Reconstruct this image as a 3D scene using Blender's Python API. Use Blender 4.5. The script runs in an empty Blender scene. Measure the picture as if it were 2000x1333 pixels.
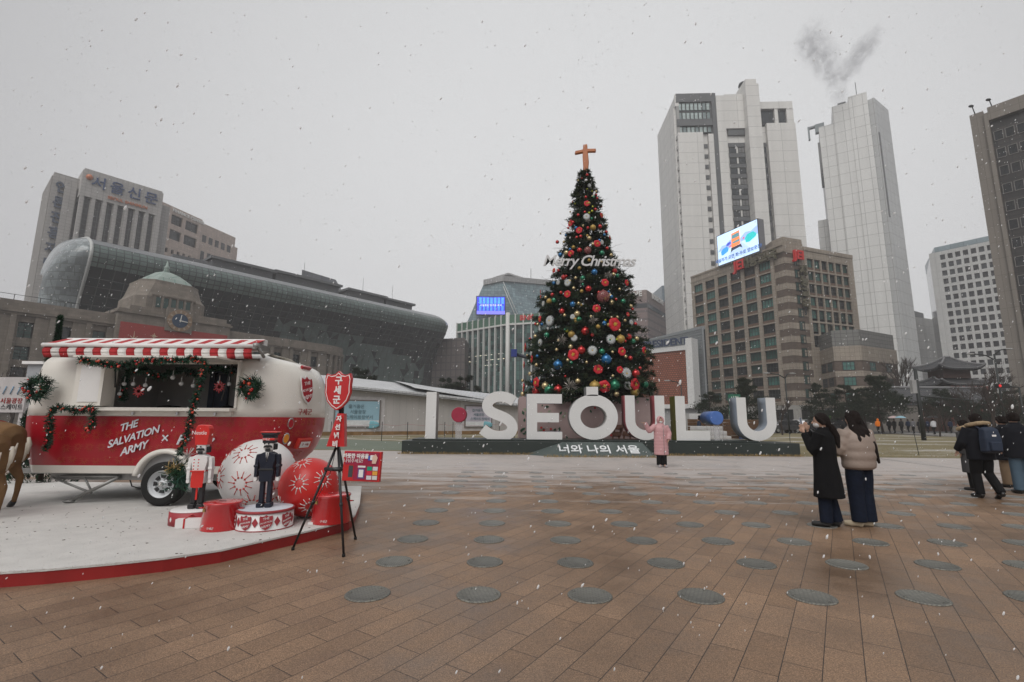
import bpy, bmesh, math, random
import numpy as np
from mathutils import Vector, Matrix, Euler
RND = random.Random(7)
S = bpy.context.scene
COL = S.collection
rad = math.radians
# ---------------------------------------------------------------- camera
FPX, PITCH, ROLL, EYE = 940.0, math.atan(152/940), rad(.4), 1.5
_r = Vector((1,0,0)); _u = Vector((0,-math.sin(PITCH),math.cos(PITCH))); FW = Vector((0,math.cos(PITCH),math.sin(PITCH)))
RT = _r*math.cos(ROLL)+_u*math.sin(ROLL); UP = _u*math.cos(ROLL)-_r*math.sin(ROLL)
cd = bpy.data.cameras.new('camera'); cam = bpy.data.objects.new('camera', cd); COL.objects.link(cam)
cd.sensor_width = 36; cd.lens = 36*FPX/2000; cd.clip_start = .05; cd.clip_end = 6000
m = Matrix((RT, UP, -FW)).transposed().to_4x4(); m.translation = Vector((0,0,EYE)); cam.matrix_world = m
S.camera = cam
S.render.resolution_x, S.render.resolution_y = 1024, 682
def ray(u, v): return RT*((u-1000)/FPX) + UP*((666.5-v)/FPX) + FW
def atZ(u, v, Z=0.0):
    d = ray(u, v); return d*((Z-EYE)/d.z) + Vector((0,0,EYE))
def atY(u, v, Y):
    d = ray(u, v); return d*(Y/d.y) + Vector((0,0,EYE))
# ---------------------------------------------------------------- sky and sun
W = bpy.data.worlds.new('World'); S.world = W; W.use_nodes = True
nt = W.node_tree; nt.nodes.clear(); N = nt.nodes.new; L = nt.links.new
sky = N('ShaderNodeTexSky'); sky.sky_type = 'NISHITA'; sky.sun_disc = False
sky.sun_elevation = rad(48); sky.sun_rotation = rad(200); sky.air_density = 1.5; sky.dust_density = 6
hs = N('ShaderNodeHueSaturation'); hs.inputs['Saturation'].default_value = .06; L(sky.outputs[0], hs.inputs['Color'])
b1 = N('ShaderNodeBackground'); b1.inputs['Strength'].default_value = .07; L(hs.outputs[0], b1.inputs[0])
tc = N('ShaderNodeTexCoord'); dp = N('ShaderNodeVectorMath'); dp.operation = 'DOT_PRODUCT'
dd = Vector((.12,.93,.30)).normalized(); dp.inputs[1].default_value = dd; L(tc.outputs['Generated'], dp.inputs[0])
mr = N('ShaderNodeMapRange'); mr.interpolation_type = 'SMOOTHSTEP'
mr.inputs['From Min'].default_value = .35; mr.inputs['From Max'].default_value = 1.0
mr.inputs['To Min'].default_value = 0; mr.inputs['To Max'].default_value = 1; L(dp.outputs['Value'], mr.inputs['Value'])
nz = N('ShaderNodeTexNoise'); nz.inputs['Scale'].default_value = 1.6; nz.inputs['Detail'].default_value = 4; L(tc.outputs['Generated'], nz.inputs['Vector'])
mx = N('ShaderNodeMix'); mx.data_type = 'RGBA'; mx.inputs['A'].default_value = (.34,.34,.35,1); mx.inputs['B'].default_value = (.60,.605,.612,1)
L(mr.outputs[0], mx.inputs['Factor'])
m2 = N('ShaderNodeMix'); m2.data_type = 'RGBA'; m2.blend_type = 'MULTIPLY'; m2.inputs['Factor'].default_value = 1
cr = N('ShaderNodeMapRange'); cr.inputs['To Min'].default_value = .93; cr.inputs['To Max'].default_value = 1.05; L(nz.outputs['Fac'], cr.inputs['Value'])
L(mx.outputs['Result'], m2.inputs['A']); L(cr.outputs[0], m2.inputs['B'])
b2 = N('ShaderNodeBackground'); b2.inputs['Strength'].default_value = 1; L(m2.outputs['Result'], b2.inputs[0])
ms = N('ShaderNodeMixShader'); ms.inputs[0].default_value = .85; L(b1.outputs[0], ms.inputs[1]); L(b2.outputs[0], ms.inputs[2])
wo = N('ShaderNodeOutputWorld'); L(ms.outputs[0], wo.inputs[0])
sl = bpy.data.lights.new('sun', 'SUN'); sl.energy = 1.5; sl.angle = rad(50); sl.color = (1,.97,.93)
so = bpy.data.objects.new('sun', sl); COL.objects.link(so)
so.rotation_euler = Vector((math.sin(rad(200))*math.cos(rad(48)), math.cos(rad(200))*math.cos(rad(48)), math.sin(rad(48)))).to_track_quat('Z','Y').to_euler()
S.view_settings.view_transform = 'Standard'; S.view_settings.look = 'None'; S.view_settings.exposure = .47; S.view_settings.gamma = 1
S.cycles.volume_step_rate = 4; S.cycles.max_bounces = 6; S.cycles.volume_bounces = 2; S.cycles.diffuse_bounces = 3; S.cycles.glossy_bounces = 3
# ---------------------------------------------------------------- materials
def srgb(r, g, b):
    f = lambda c: ((c/255+.055)/1.055)**2.4 if c > 10 else c/255/12.92
    return (f(r), f(g), f(b))
MATS = {}
def _new(name):
    mt = bpy.data.materials.new(name); mt.use_nodes = True
    return mt, mt.node_tree, mt.node_tree.nodes['Principled BSDF']
def mat(name, col, rough=.6, metal=0., var=.12, vs=3., bump=0., bs=40., emit=0., streak=0., alpha=1., trans=0., coat=0.):
    """plain surface: base colour broken up by two noises, optional vertical rain streaks and bump"""
    if name in MATS: return MATS[name]
    mt, t, p = _new(name); n = t.nodes.new; l = t.links.new
    p.inputs['Roughness'].default_value = rough; p.inputs['Metallic'].default_value = metal
    if rough >= .8: p.inputs['Specular IOR Level'].default_value = .2
    if coat: p.inputs['Coat Weight'].default_value = coat; p.inputs['Coat Roughness'].default_value = .15
    if trans: p.inputs['Transmission Weight'].default_value = trans
    if alpha < 1: p.inputs['Alpha'].default_value = alpha
    tc = n('ShaderNodeTexCoord'); nz = n('ShaderNodeTexNoise'); nz.inputs['Scale'].default_value = vs; nz.inputs['Detail'].default_value = 6
    l(tc.outputs['Object'], nz.inputs['Vector'])
    mr = n('ShaderNodeMapRange'); mr.inputs['From Min'].default_value = .25; mr.inputs['From Max'].default_value = .75
    mr.inputs['To Min'].default_value = 1-var; mr.inputs['To Max'].default_value = 1+var; l(nz.outputs['Fac'], mr.inputs['Value'])
    fac = mr.outputs[0]
    if streak:
        mp = n('ShaderNodeMapping'); mp.inputs['Scale'].default_value = (1,1,.06); l(tc.outputs['Object'], mp.inputs['Vector'])
        n2 = n('ShaderNodeTexNoise'); n2.inputs['Scale'].default_value = .8; n2.inputs['Detail'].default_value = 5; l(mp.outputs[0], n2.inputs['Vector'])
        m3 = n('ShaderNodeMapRange'); m3.inputs['From Min'].default_value = .35; m3.inputs['From Max'].default_value = .7
        m3.inputs['To Min'].default_value = 1; m3.inputs['To Max'].default_value = 1-streak; l(n2.outputs['Fac'], m3.inputs['Value'])
        mu = n('ShaderNodeMath'); mu.operation = 'MULTIPLY'; l(fac, mu.inputs[0]); l(m3.outputs[0], mu.inputs[1]); fac = mu.outputs[0]
    mx = n('ShaderNodeMix'); mx.data_type = 'RGBA'; mx.blend_type = 'MULTIPLY'; mx.inputs['Factor'].default_value = 1
    mx.inputs['A'].default_value = (*col, 1); l(fac, mx.inputs['B']); l(mx.outputs['Result'], p.inputs['Base Color'])
    if emit: l(mx.outputs['Result'], p.inputs['Emission Color']); p.inputs['Emission Strength'].default_value = emit
    if bump:
        nb = n('ShaderNodeTexNoise'); nb.inputs['Scale'].default_value = bs; nb.inputs['Detail'].default_value = 3; l(tc.outputs['Object'], nb.inputs['Vector'])
        bp = n('ShaderNodeBump'); bp.inputs['Strength'].default_value = bump; bp.inputs['Distance'].default_value = .02
        l(nb.outputs['Fac'], bp.inputs['Height']); l(bp.outputs[0], p.inputs['Normal'])
    MATS[name] = mt; return mt
def tile(name, col, w, h, joint=.02, jcol=None, rough=.6, var=.1, offset=0., streak=.15, bump=.3, metal=0., col2=None):
    """panels or bricks laid out in metres on the UV map"""
    if name in MATS: return MATS[name]
    mt, t, p = _new(name); n = t.nodes.new; l = t.links.new
    p.inputs['Roughness'].default_value = rough; p.inputs['Metallic'].default_value = metal
    uv = n('ShaderNodeUVMap'); br = n('ShaderNodeTexBrick'); br.offset = offset; br.squash = 1
    l(uv.outputs[0], br.inputs['Vector']); br.inputs['Scale'].default_value = 1
    br.inputs['Brick Width'].default_value = w; br.inputs['Row Height'].default_value = h
    br.inputs['Mortar Size'].default_value = joint; br.inputs['Mortar Smooth'].default_value = .2; br.inputs['Bias'].default_value = 0
    c1 = tuple(c*(1-var) for c in col); c2 = tuple(min(1, c*(1+var)) for c in (col2 or col))
    br.inputs['Color1'].default_value = (*c1, 1); br.inputs['Color2'].default_value = (*c2, 1)
    br.inputs['Mortar'].default_value = (*(jcol or tuple(c*.35 for c in col)), 1)
    tc = n('ShaderNodeTexCoord'); mp = n('ShaderNodeMapping'); mp.inputs['Scale'].default_value = (1,1,.08); l(tc.outputs['Object'], mp.inputs['Vector'])
    n2 = n('ShaderNodeTexNoise'); n2.inputs['Scale'].default_value = .6; n2.inputs['Detail'].default_value = 6; l(mp.outputs[0], n2.inputs['Vector'])
    m3 = n('ShaderNodeMapRange'); m3.inputs['From Min'].default_value = .35; m3.inputs['From Max'].default_value = .7
    m3.inputs['To Min'].default_value = 1; m3.inputs['To Max'].default_value = 1-streak; l(n2.outputs['Fac'], m3.inputs['Value'])
    mx = n('ShaderNodeMix'); mx.data_type = 'RGBA'; mx.blend_type = 'MULTIPLY'; mx.inputs['Factor'].default_value = 1
    l(br.outputs['Color'], mx.inputs['A']); l(m3.outputs[0], mx.inputs['B']); l(mx.outputs['Result'], p.inputs['Base Color'])
    if bump:
        bp = n('ShaderNodeBump'); bp.invert = True; bp.inputs['Strength'].default_value = bump; bp.inputs['Distance'].default_value = .02
        l(br.outputs['Fac'], bp.inputs['Height']); l(bp.outputs[0], p.inputs['Normal'])
    MATS[name] = mt; return mt
# ---------------------------------------------------------------- mesh builder
ORG = {}
class MB:
    def __init__(s): s.v = []; s.f = []; s.mi = []; s.sm = []; s.m = 0
    def face(s, idx, smooth=False): s.f.append(tuple(idx)); s.mi.append(s.m); s.sm.append(smooth)
    def add(s, pts): k = len(s.v); s.v.extend([tuple(p) for p in pts]); return k
    def quad(s, *p, smooth=False): k = s.add(p); s.face(range(k, k+len(p)), smooth)
    def hexa(s, p):   # 8 points: bottom 4 ccw, top 4 ccw
        k = s.add(p)
        for q in ((3,2,1,0),(4,5,6,7),(0,1,5,4),(1,2,6,5),(2,3,7,6),(3,0,4,7)): s.face([k+i for i in q])
    def box(s, x0, x1, y0, y1, z0, z1):
        s.hexa([(x0,y0,z0),(x1,y0,z0),(x1,y1,z0),(x0,y1,z0),(x0,y0,z1),(x1,y0,z1),(x1,y1,z1),(x0,y1,z1)])
    def obox(s, fr, s0, s1, n0, n1, z0, z1):   # in a wall frame: along, outward, up
        P, U, Nn = fr
        q = [P+U*a+Nn*b for a, b in ((s0,n1),(s1,n1),(s1,n0),(s0,n0))]
        s.hexa([(p.x,p.y,z0) for p in q]+[(p.x,p.y,z1) for p in q])
    def prism(s, poly, z0, z1, smooth=False):
        n = len(poly); k = s.add([(p[0],p[1],z0) for p in poly]+[(p[0],p[1],z1) for p in poly])
        s.face([k+n-1-i for i in range(n)]); s.face([k+n+i for i in range(n)])
        for i in range(n): j = (i+1) % n; s.face((k+i,k+j,k+n+j,k+n+i), smooth)
    def slab(s, poly, O, X, Y, d0, d1, smooth=False):   # polygon in plane (X,Y) through O, extruded along X x Y
        Z = Vector(X).cross(Vector(Y)); n = len(poly)
        a = [O+X*p[0]+Y*p[1]+Z*d0 for p in poly]; b = [O+X*p[0]+Y*p[1]+Z*d1 for p in poly]
        k = s.add(a+b); s.face([k+n-1-i for i in range(n)]); s.face([k+n+i for i in range(n)])
        for i in range(n): j = (i+1) % n; s.face((k+i,k+j,k+n+j,k+n+i), smooth)
    def loft(s, rings, closed=True, cap=True, smooth=True):
        n = len(rings[0]); ks = [s.add(r) for r in rings]
        for a, b in zip(ks, ks[1:]):
            for i in range(n if closed else n-1): j = (i+1) % n; s.face((a+i,a+j,b+j,b+i), smooth)
        if cap and closed: s.face([ks[0]+n-1-i for i in range(n)], False); s.face([ks[-1]+i for i in range(n)], False)
    def tube(s, pts, r, seg=8, cap=True, smooth=True, ov=1.0):
        pts = [Vector(p) for p in pts]; rr = r if isinstance(r, (list, tuple)) else [r]*len(pts); rings = []; prev = None
        for i, p in enumerate(pts):
            d = (pts[min(i+1, len(pts)-1)]-pts[max(i-1, 0)]).normalized()
            if prev is None: a = d.orthogonal().normalized()
            else: a = (prev-d*prev.dot(d)).normalized()
            prev = a; b = d.cross(a)
            rings.append([p+(a*math.cos(t)+b*math.sin(t)*ov)*rr[i] for t in [2*math.pi*j/seg for j in range(seg)]])
        s.loft(rings, True, cap, smooth)
    def ball(s, c, r, seg=12, rg=8, R=None, smooth=True):
        c = Vector(c); r = r if isinstance(r, (list, tuple)) else (r, r, r); R = R or Matrix.Identity(3)
        P = lambda x, y, z: c + R @ Vector((x*r[0], y*r[1], z*r[2]))
        top = s.add([P(0,0,1)]); ks = []
        for i in range(1, rg):
            a = math.pi*i/rg; ks.append(s.add([P(math.sin(a)*math.cos(2*math.pi*j/seg), math.sin(a)*math.sin(2*math.pi*j/seg), math.cos(a)) for j in range(seg)]))
        bot = s.add([P(0,0,-1)])
        for j in range(seg):
            q = (j+1) % seg; s.face((top, ks[0]+j, ks[0]+q), smooth); s.face((ks[-1]+j, bot, ks[-1]+q), smooth)
            for a, b in zip(ks, ks[1:]): s.face((a+j, b+j, b+q, a+q), smooth)
    def lathe(s, prof, c, seg=24, axis='z', smooth=True, cap=True):
        c = Vector(c); rings = []
        for r, h in prof:
            ring = []
            for j in range(seg):
                a = 2*math.pi*j/seg; x, y = r*math.cos(a), r*math.sin(a)
                ring.append(c + (Vector((x,y,h)) if axis == 'z' else Vector((x,h,-y)) if axis == 'y' else Vector((h,x,y))))
            rings.append(ring)
        s.loft(rings, True, cap, smooth)
    def blades(s, P, D, Wd):   # fast: thin quads at P along D with half width Wd (Nx3 arrays)
        k = len(s.v); n = len(P)
        V = np.empty((n, 4, 3)); V[:,0] = P-Wd*.5; V[:,1] = P+Wd*.5; V[:,2] = P+D+Wd*.25; V[:,3] = P+D-Wd*.25
        s.v.extend(map(tuple, V.reshape(-1,3).tolist()))
        s.f.extend([(k+4*i, k+4*i+1, k+4*i+2, k+4*i+3) for i in range(n)]); s.mi.extend([s.m]*n); s.sm.extend([False]*n)
    def build(s, name, mats, parent=None, base=None, bevel=0., seg=2, remesh=0., subsurf=0, uv=True, weld=False):
        if not isinstance(mats, (list, tuple)): mats = [mats]
        V = np.array(s.v, dtype=float).reshape(-1,3)
        if parent is not None: org = ORG[parent.name]; loc = Vector((0,0,0)) if parent.type == 'EMPTY' or True else None
        else:
            org = Vector(base) if base is not None else Vector((float((V[:,0].min()+V[:,0].max())/2), float((V[:,1].min()+V[:,1].max())/2), float(V[:,2].min()))); loc = org
        V = V-np.array(org)
        me = bpy.data.meshes.new(name); me.from_pydata(V.tolist(), [], s.f)
        me.polygons.foreach_set('material_index', s.mi); me.polygons.foreach_set('use_smooth', s.sm)
        for mm in mats: me.materials.append(mm)
        me.update()
        if uv and len(me.polygons):
            nl = len(me.loops); vi = np.empty(nl, dtype=np.int32); me.loops.foreach_get('vertex_index', vi)
            nr = np.empty(len(me.polygons)*3); me.polygons.foreach_get('normal', nr); nr = nr.reshape(-1,3)
            lt = np.empty(len(me.polygons), dtype=np.int32); me.polygons.foreach_get('loop_total', lt)
            nl3 = np.repeat(nr, lt, axis=0); Pn = V[vi]+np.array(org)*(1 if parent is None else 1)
            flat = np.abs(nl3[:,2]) > .75; h = np.hypot(nl3[:,0], nl3[:,1])+1e-9
            tx, ty = -nl3[:,1]/h, nl3[:,0]/h
            U = np.where(flat, Pn[:,0], Pn[:,0]*tx+Pn[:,1]*ty); Vv = np.where(flat, Pn[:,1], Pn[:,2])
            ul = me.uv_layers.new(name='UVMap'); ul.data.foreach_set('uv', np.stack([U, Vv], 1).astype(np.float32).ravel())
        o = bpy.data.objects.new(name, me); COL.objects.link(o); ORG[o.name] = org; o.location = loc
        if parent is not None: o.parent = parent
        if weld: w = o.modifiers.new('weld', 'WELD'); w.merge_threshold = 1e-4
        if bevel: b = o.modifiers.new('bevel', 'BEVEL'); b.width = bevel; b.segments = seg; b.limit_method = 'ANGLE'; b.angle_limit = rad(40)
        if remesh: r = o.modifiers.new('remesh', 'REMESH'); r.mode = 'VOXEL'; r.voxel_size = remesh; r.use_smooth_shade = True; q = o.modifiers.new('smooth', 'SMOOTH'); q.factor = .5; q.iterations = 3
        if subsurf: b = o.modifiers.new('subd', 'SUBSURF'); b.levels = b.render_levels = subsurf
        return o
def tag(o, label, cat, group=None, kind=None):
    o['label'] = label; o['category'] = cat
    if group: o['group'] = group
    if kind: o['kind'] = kind
    return o
def struct(o, kind='structure'): o['kind'] = kind; return o
def thing(name, label, cat, loc, rz=0., group=None, local=False):
    if len(label.split()) > 16: print('LONG', len(label.split()), label)
    o = bpy.data.objects.new(name, None); COL.objects.link(o); o.location = loc; o.rotation_euler = (0,0,rz)
    o.empty_display_size = .2; ORG[o.name] = Vector((0,0,0)) if local else Vector(loc)
    return tag(o, label, cat, group)
def inst(src, parent, loc, rz=None, scale=None, world=True, name=None):   # copy of a part sharing its mesh
    c = src.copy(); COL.objects.link(c); c.parent = parent; c.location = Vector(loc)-(ORG[parent.name] if world else Vector((0,0,0)))
    if rz is not None: c.rotation_euler = (0,0,rz)
    if scale is not None: c.scale = scale
    ORG[c.name] = ORG[parent.name]; return c
def copy_tree(o, parent=None):
    c = o.copy(); COL.objects.link(c); ORG[c.name] = ORG.get(o.name, Vector((0,0,0)))
    if parent is not None: c.parent = parent
    for ch in [x for x in bpy.data.objects if x.parent == o and x is not c]: copy_tree(ch, c)
    return c
def text(s, size, mt, parent, O, X, Y, depth=.01, name='lettering', align='CENTER', bold=0., shear=0., lead=1., space=1., ys=1.):
    """lettering as real extruded geometry; O is the anchor, X along the line, Y up"""
    c = bpy.data.curves.new('t', 'FONT'); c.body = s; c.size = size; c.extrude = depth/2; c.align_x = align; c.align_y = 'CENTER'
    c.offset = bold; c.shear = shear; c.space_line = lead; c.space_character = space; c.resolution_u = 3
    o = bpy.data.objects.new('t', c); COL.objects.link(o)
    dg = bpy.context.evaluated_depsgraph_get(); me = bpy.data.meshes.new_from_object(o.evaluated_get(dg))
    X = Vector(X).normalized(); Y = Vector(Y).normalized(); Z = X.cross(Y)
    vs = [Vector(O)+X*v.co.x+Y*v.co.y*ys+Z*v.co.z for v in me.vertices]; fs = [tuple(p.vertices) for p in me.polygons]
    bpy.data.objects.remove(o); bpy.data.curves.remove(c); bpy.data.meshes.remove(me)
    b = MB(); k = b.add(vs)
    for f in fs: b.face([k+i for i in f])
    return b.build(name, mt, parent)
def wframe(P0, P1):   # wall frame with outward normal on the right-hand side of P0->P1
    P0 = Vector((P0[0],P0[1],0)); P1 = Vector((P1[0],P1[1],0)); U = (P1-P0).normalized()
    return (P0, U, Vector((U.y,-U.x,0))), (P1-P0).length
def grid_wall(mb, fr, Lw, z0, z1, cols, rows, t=.35, spand=0.):
    """wall with real openings: full-height piers between columns, spandrels between rows"""
    e = [0.]+[x for c in cols for x in c]+[Lw]
    for a, b in zip(e[0::2], e[1::2]):
        if b-a > .01: mb.obox(fr, a, b, -.02, t, z0, z1)
    h = [z0]+[x for c in rows for x in c]+[z1]
    for a, b in cols:
        for c, d in zip(h[0::2], h[1::2]):
            if d-c > .01: mb.obox(fr, a, b, -.02, t-.03-spand, c, d)
def box_parts(root, fr, boxes, mt, name):
    for (a, b_, n0, n1, c, d) in boxes:
        key = (root.name, name, round(b_-a,2), round(d-c,2), round(fr[1].x,3)); pos = fr[0]+fr[1]*a+Vector((0,0,c))
        if key not in BOXC:
            tmp = ORG[root.name]; ORG[root.name] = Vector((0,0,0)); q = MB(); q.obox((Vector((0,0,0)), fr[1], fr[2]), 0, b_-a, n0, n1, 0, d-c); o = q.build(name, mt, root); ORG[root.name] = tmp; o.location = pos-tmp; BOXC[key] = o
        else: inst(BOXC[key], root, pos)
BOXC = {}
WCNT = {}
def window_mesh(w, h, fr, nx, ny, mf, mg, depth=.12):
    """one window in its own plane, recessed frame and glazing bars in front of a pane; built local at its lower left corner"""
    P, U, Nn = fr; z = Vector((0,0,0)); f0 = (z, U, Nn); b = MB()
    b.m = 1; b.obox(f0, 0, w, -.05, 0, 0, h); b.m = 0
    q = min(.07*w, .12)
    b.obox(f0, 0, q, .003, depth, 0, h); b.obox(f0, w-q, w, .003, depth, 0, h); b.obox(f0, q, w-q, .003, depth-.01, 0, q); b.obox(f0, q, w-q, .003, depth-.01, h-q, h)
    for i in range(1, nx): b.obox(f0, w*i/nx-q/3, w*i/nx+q/3, .003, depth*.6, q, h-q)
    for i in range(1, ny): b.obox(f0, q, w-q, .003, depth*.5, h*i/ny-q/3, h*i/ny+q/3)
    return b
def windows(root, fr, cols, rows, nx, ny, mf, glasses, n=.08, cap=100, name='window'):
    """every window a part of its building (shared meshes); beyond the cap the rest go into one stuff part"""
    P, U, Nn = fr; cache = {}; rest = None
    for (a, b) in cols:
        for (c, d) in rows:
            pos = P+U*a+Nn*n+Vector((0,0,c)); k = WCNT.get(root.name, 0); g = RND.randrange(len(glasses))
            if k < cap:
                key = (round(b-a,2), round(d-c,2), g)
                if key not in cache:
                    wb = window_mesh(b-a, d-c, fr, nx, ny, mf, glasses[g]); tmp = ORG[root.name]; ORG[root.name] = Vector((0,0,0))
                    o = wb.build(name, [mf, glasses[g]], root, uv=False); ORG[root.name] = tmp; o.location = pos-tmp; ORG[o.name] = tmp; cache[key] = o
                else: inst(cache[key], root, pos)
                WCNT[root.name] = k+1
            else:
                if rest is None: rest = MB()
                wb = window_mesh(b-a, d-c, fr, nx, ny, mf, glasses[0]); o0 = len(rest.v)
                rest.v += [tuple(Vector(v)+pos) for v in wb.v]; rest.f += [tuple(o0+i for i in f) for f in wb.f]; rest.mi += wb.mi; rest.sm += wb.sm
    if rest: struct(rest.build(name+'_rows', [mf, glasses[0]], root, uv=False), 'stuff')
def spread(n, L, w, m=0.): # n openings of width w spread over length L with side margins m
    p = (L-2*m)/n; return [(m+p*(i+.5)-w/2, m+p*(i+.5)+w/2) for i in range(n)]
def xy(p): return (p[0], p[1])
# ================================================================ SETTING
def paving():
    mt, t, p = _new('paving'); n = t.nodes.new; l = t.links.new
    tc = n('ShaderNodeTexCoord'); mp = n('ShaderNodeMapping'); mp.inputs['Rotation'].default_value = (0,0,rad(-56)); l(tc.outputs['Object'], mp.inputs['Vector'])
    br = n('ShaderNodeTexBrick'); br.offset = .37; l(mp.outputs[0], br.inputs['Vector']); br.inputs['Scale'].default_value = 1
    br.inputs['Brick Width'].default_value = .62; br.inputs['Row Height'].default_value = .215; br.inputs['Mortar Size'].default_value = .0032; br.inputs['Mortar Smooth'].default_value = .3
    br.inputs['Color1'].default_value = (.205,.128,.078,1); br.inputs['Color2'].default_value = (.26,.165,.102,1); br.inputs['Mortar'].default_value = (.035,.025,.02,1)
    sp = n('ShaderNodeTexNoise'); sp.inputs['Scale'].default_value = 120; sp.inputs['Detail'].default_value = 2; l(tc.outputs['Object'], sp.inputs['Vector'])
    sr = n('ShaderNodeMapRange'); sr.inputs['From Min'].default_value = .3; sr.inputs['From Max'].default_value = .7; sr.inputs['To Min'].default_value = .5; sr.inputs['To Max'].default_value = 1.5; l(sp.outputs['Fac'], sr.inputs['Value'])
    s2 = n('ShaderNodeTexVoronoi'); s2.inputs['Scale'].default_value = 75; l(tc.outputs['Object'], s2.inputs['Vector'])
    s2r = n('ShaderNodeMapRange'); s2r.inputs['To Min'].default_value = .8; s2r.inputs['To Max'].default_value = 1.25; l(s2.outputs['Color'], s2r.inputs['Value'])
    bl = n('ShaderNodeTexNoise'); bl.inputs['Scale'].default_value = .7; bl.inputs['Detail'].default_value = 8; bl.inputs['Roughness'].default_value = .65; l(tc.outputs['Object'], bl.inputs['Vector'])
    blr = n('ShaderNodeMapRange'); blr.inputs['From Min'].default_value = .35; blr.inputs['From Max'].default_value = .68; blr.inputs['To Min'].default_value = .60; blr.inputs['To Max'].default_value = 1.12; l(bl.outputs['Fac'], blr.inputs['Value'])
    c = br.outputs['Color']
    for f in (sr.outputs[0], s2r.outputs[0], blr.outputs[0]):
        mx = n('ShaderNodeMix'); mx.data_type = 'RGBA'; mx.blend_type = 'MULTIPLY'; mx.inputs['Factor'].default_value = 1
        l(c, mx.inputs['A']); l(f, mx.inputs['B']); c = mx.outputs['Result']
    # dusting of dry snow, thicker away from the trodden foreground, blown into streaks
    sx = n('ShaderNodeSeparateXYZ'); l(tc.outputs['Object'], sx.inputs[0])
    dr = n('ShaderNodeMapRange'); dr.inputs['From Min'].default_value = 6; dr.inputs['From Max'].default_value = 17; dr.inputs['To Min'].default_value = -.10; dr.inputs['To Max'].default_value = .42; l(sx.outputs['Y'], dr.inputs['Value'])
    mp2 = n('ShaderNodeMapping'); mp2.inputs['Rotation'].default_value = (0,0,rad(20)); mp2.inputs['Scale'].default_value = (.35,1.5,1); l(tc.outputs['Object'], mp2.inputs['Vector'])
    sn = n('ShaderNodeTexNoise'); sn.inputs['Scale'].default_value = 1.3; sn.inputs['Detail'].default_value = 9; sn.inputs['Roughness'].default_value = .7; l(mp2.outputs[0], sn.inputs['Vector'])
    ad = n('ShaderNodeMath'); ad.operation = 'ADD'; l(sn.outputs['Fac'], ad.inputs[0]); l(dr.outputs[0], ad.inputs[1])
    sm = n('ShaderNodeMapRange'); sm.inputs['From Min'].default_value = .60; sm.inputs['From Max'].default_value = .82; sm.inputs['To Max'].default_value = .74; l(ad.outputs[0], sm.inputs['Value'])
    mx = n('ShaderNodeMix'); mx.data_type = 'RGBA'; l(sm.outputs[0], mx.inputs['Factor']); l(c, mx.inputs['A']); mx.inputs['B'].default_value = (.50,.47,.455,1)
    l(mx.outputs['Result'], p.inputs['Base Color'])
    rr = n('ShaderNodeMapRange'); rr.inputs['From Min'].default_value = .35; rr.inputs['From Max'].default_value = .65; rr.inputs['To Min'].default_value = .30; rr.inputs['To Max'].default_value = .70; l(bl.outputs['Fac'], rr.inputs['Value']); l(rr.outputs[0], p.inputs['Roughness'])
    bp = n('ShaderNodeBump'); bp.invert = True; bp.inputs['Strength'].default_value = .5; bp.inputs['Distance'].default_value = .006; l(br.outputs['Fac'], bp.inputs['Height'])
    bp2 = n('ShaderNodeBump'); bp2.inputs['Strength'].default_value = .35; bp2.inputs['Distance'].default_value = .002; l(sp.outputs['Fac'], bp2.inputs['Height']); l(bp.outputs[0], bp2.inputs['Normal']); l(bp2.outputs[0], p.inputs['Normal'])
    return mt
def patchy(name, ca, cb, cs, scale, lo, hi, rough=.9, stretch=(1,1,1), yr=None):
    """two ground colours mixed by noise with patches of thin snow on top"""
    mt, t, p = _new(name); n = t.nodes.new; l = t.links.new; p.inputs['Roughness'].default_value = rough
    tc = n('ShaderNodeTexCoord'); mp = n('ShaderNodeMapping'); mp.inputs['Scale'].default_value = stretch; l(tc.outputs['Object'], mp.inputs['Vector'])
    a = n('ShaderNodeTexNoise'); a.inputs['Scale'].default_value = scale*3; a.inputs['Detail'].default_value = 8; l(mp.outputs[0], a.inputs['Vector'])
    mx = n('ShaderNodeMix'); mx.data_type = 'RGBA'; l(a.outputs['Fac'], mx.inputs['Factor']); mx.inputs['A'].default_value = (*ca,1); mx.inputs['B'].default_value = (*cb,1)
    b = n('ShaderNodeTexNoise'); b.inputs['Scale'].default_value = scale; b.inputs['Detail'].default_value = 9; b.inputs['Roughness'].default_value = .68; l(mp.outputs[0], b.inputs['Vector'])
    r = n('ShaderNodeMapRange'); r.inputs['From Min'].default_value = lo; r.inputs['From Max'].default_value = hi; r.inputs['To Max'].default_value = .85; l(b.outputs['Fac'], r.inputs['Value'])
    m2 = n('ShaderNodeMix'); m2.data_type = 'RGBA'; l(r.outputs[0], m2.inputs['Factor']); l(mx.outputs['Result'], m2.inputs['A']); m2.inputs['B'].default_value = (*cs,1)
    l(m2.outputs['Result'], p.inputs['Base Color'])
    bp = n('ShaderNodeBump'); bp.inputs['Strength'].default_value = .6; bp.inputs['Distance'].default_value = .03; l(a.outputs['Fac'], bp.inputs['Height']); l(bp.outputs[0], p.inputs['Normal'])
    return mt
b = MB(); b.quad((-630,-310,-.02),(630,-310,-.02),(630,690,-.02),(-630,690,-.02))
struct(b.build('ground', patchy('city_ground', (.09,.085,.08), (.15,.14,.13), (.4,.4,.4), .05, .55, .8), base=(0,0,0)))
b = MB(); b.prism([(-40,-12),(40,-12),(40,19.3),(13.2,20.9),(-4.9,22.6),(-14,23.5),(-40,30)], -.01, 0)
struct(b.build('plaza_paving', paving(), base=(0,0,0)))
b = MB(); b.prism([(-16,23.7),(-4.9,22.8),(13.2,21.1),(40,19.5),(75,62),(10,64),(-30,50)], -.015, -.004)
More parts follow.
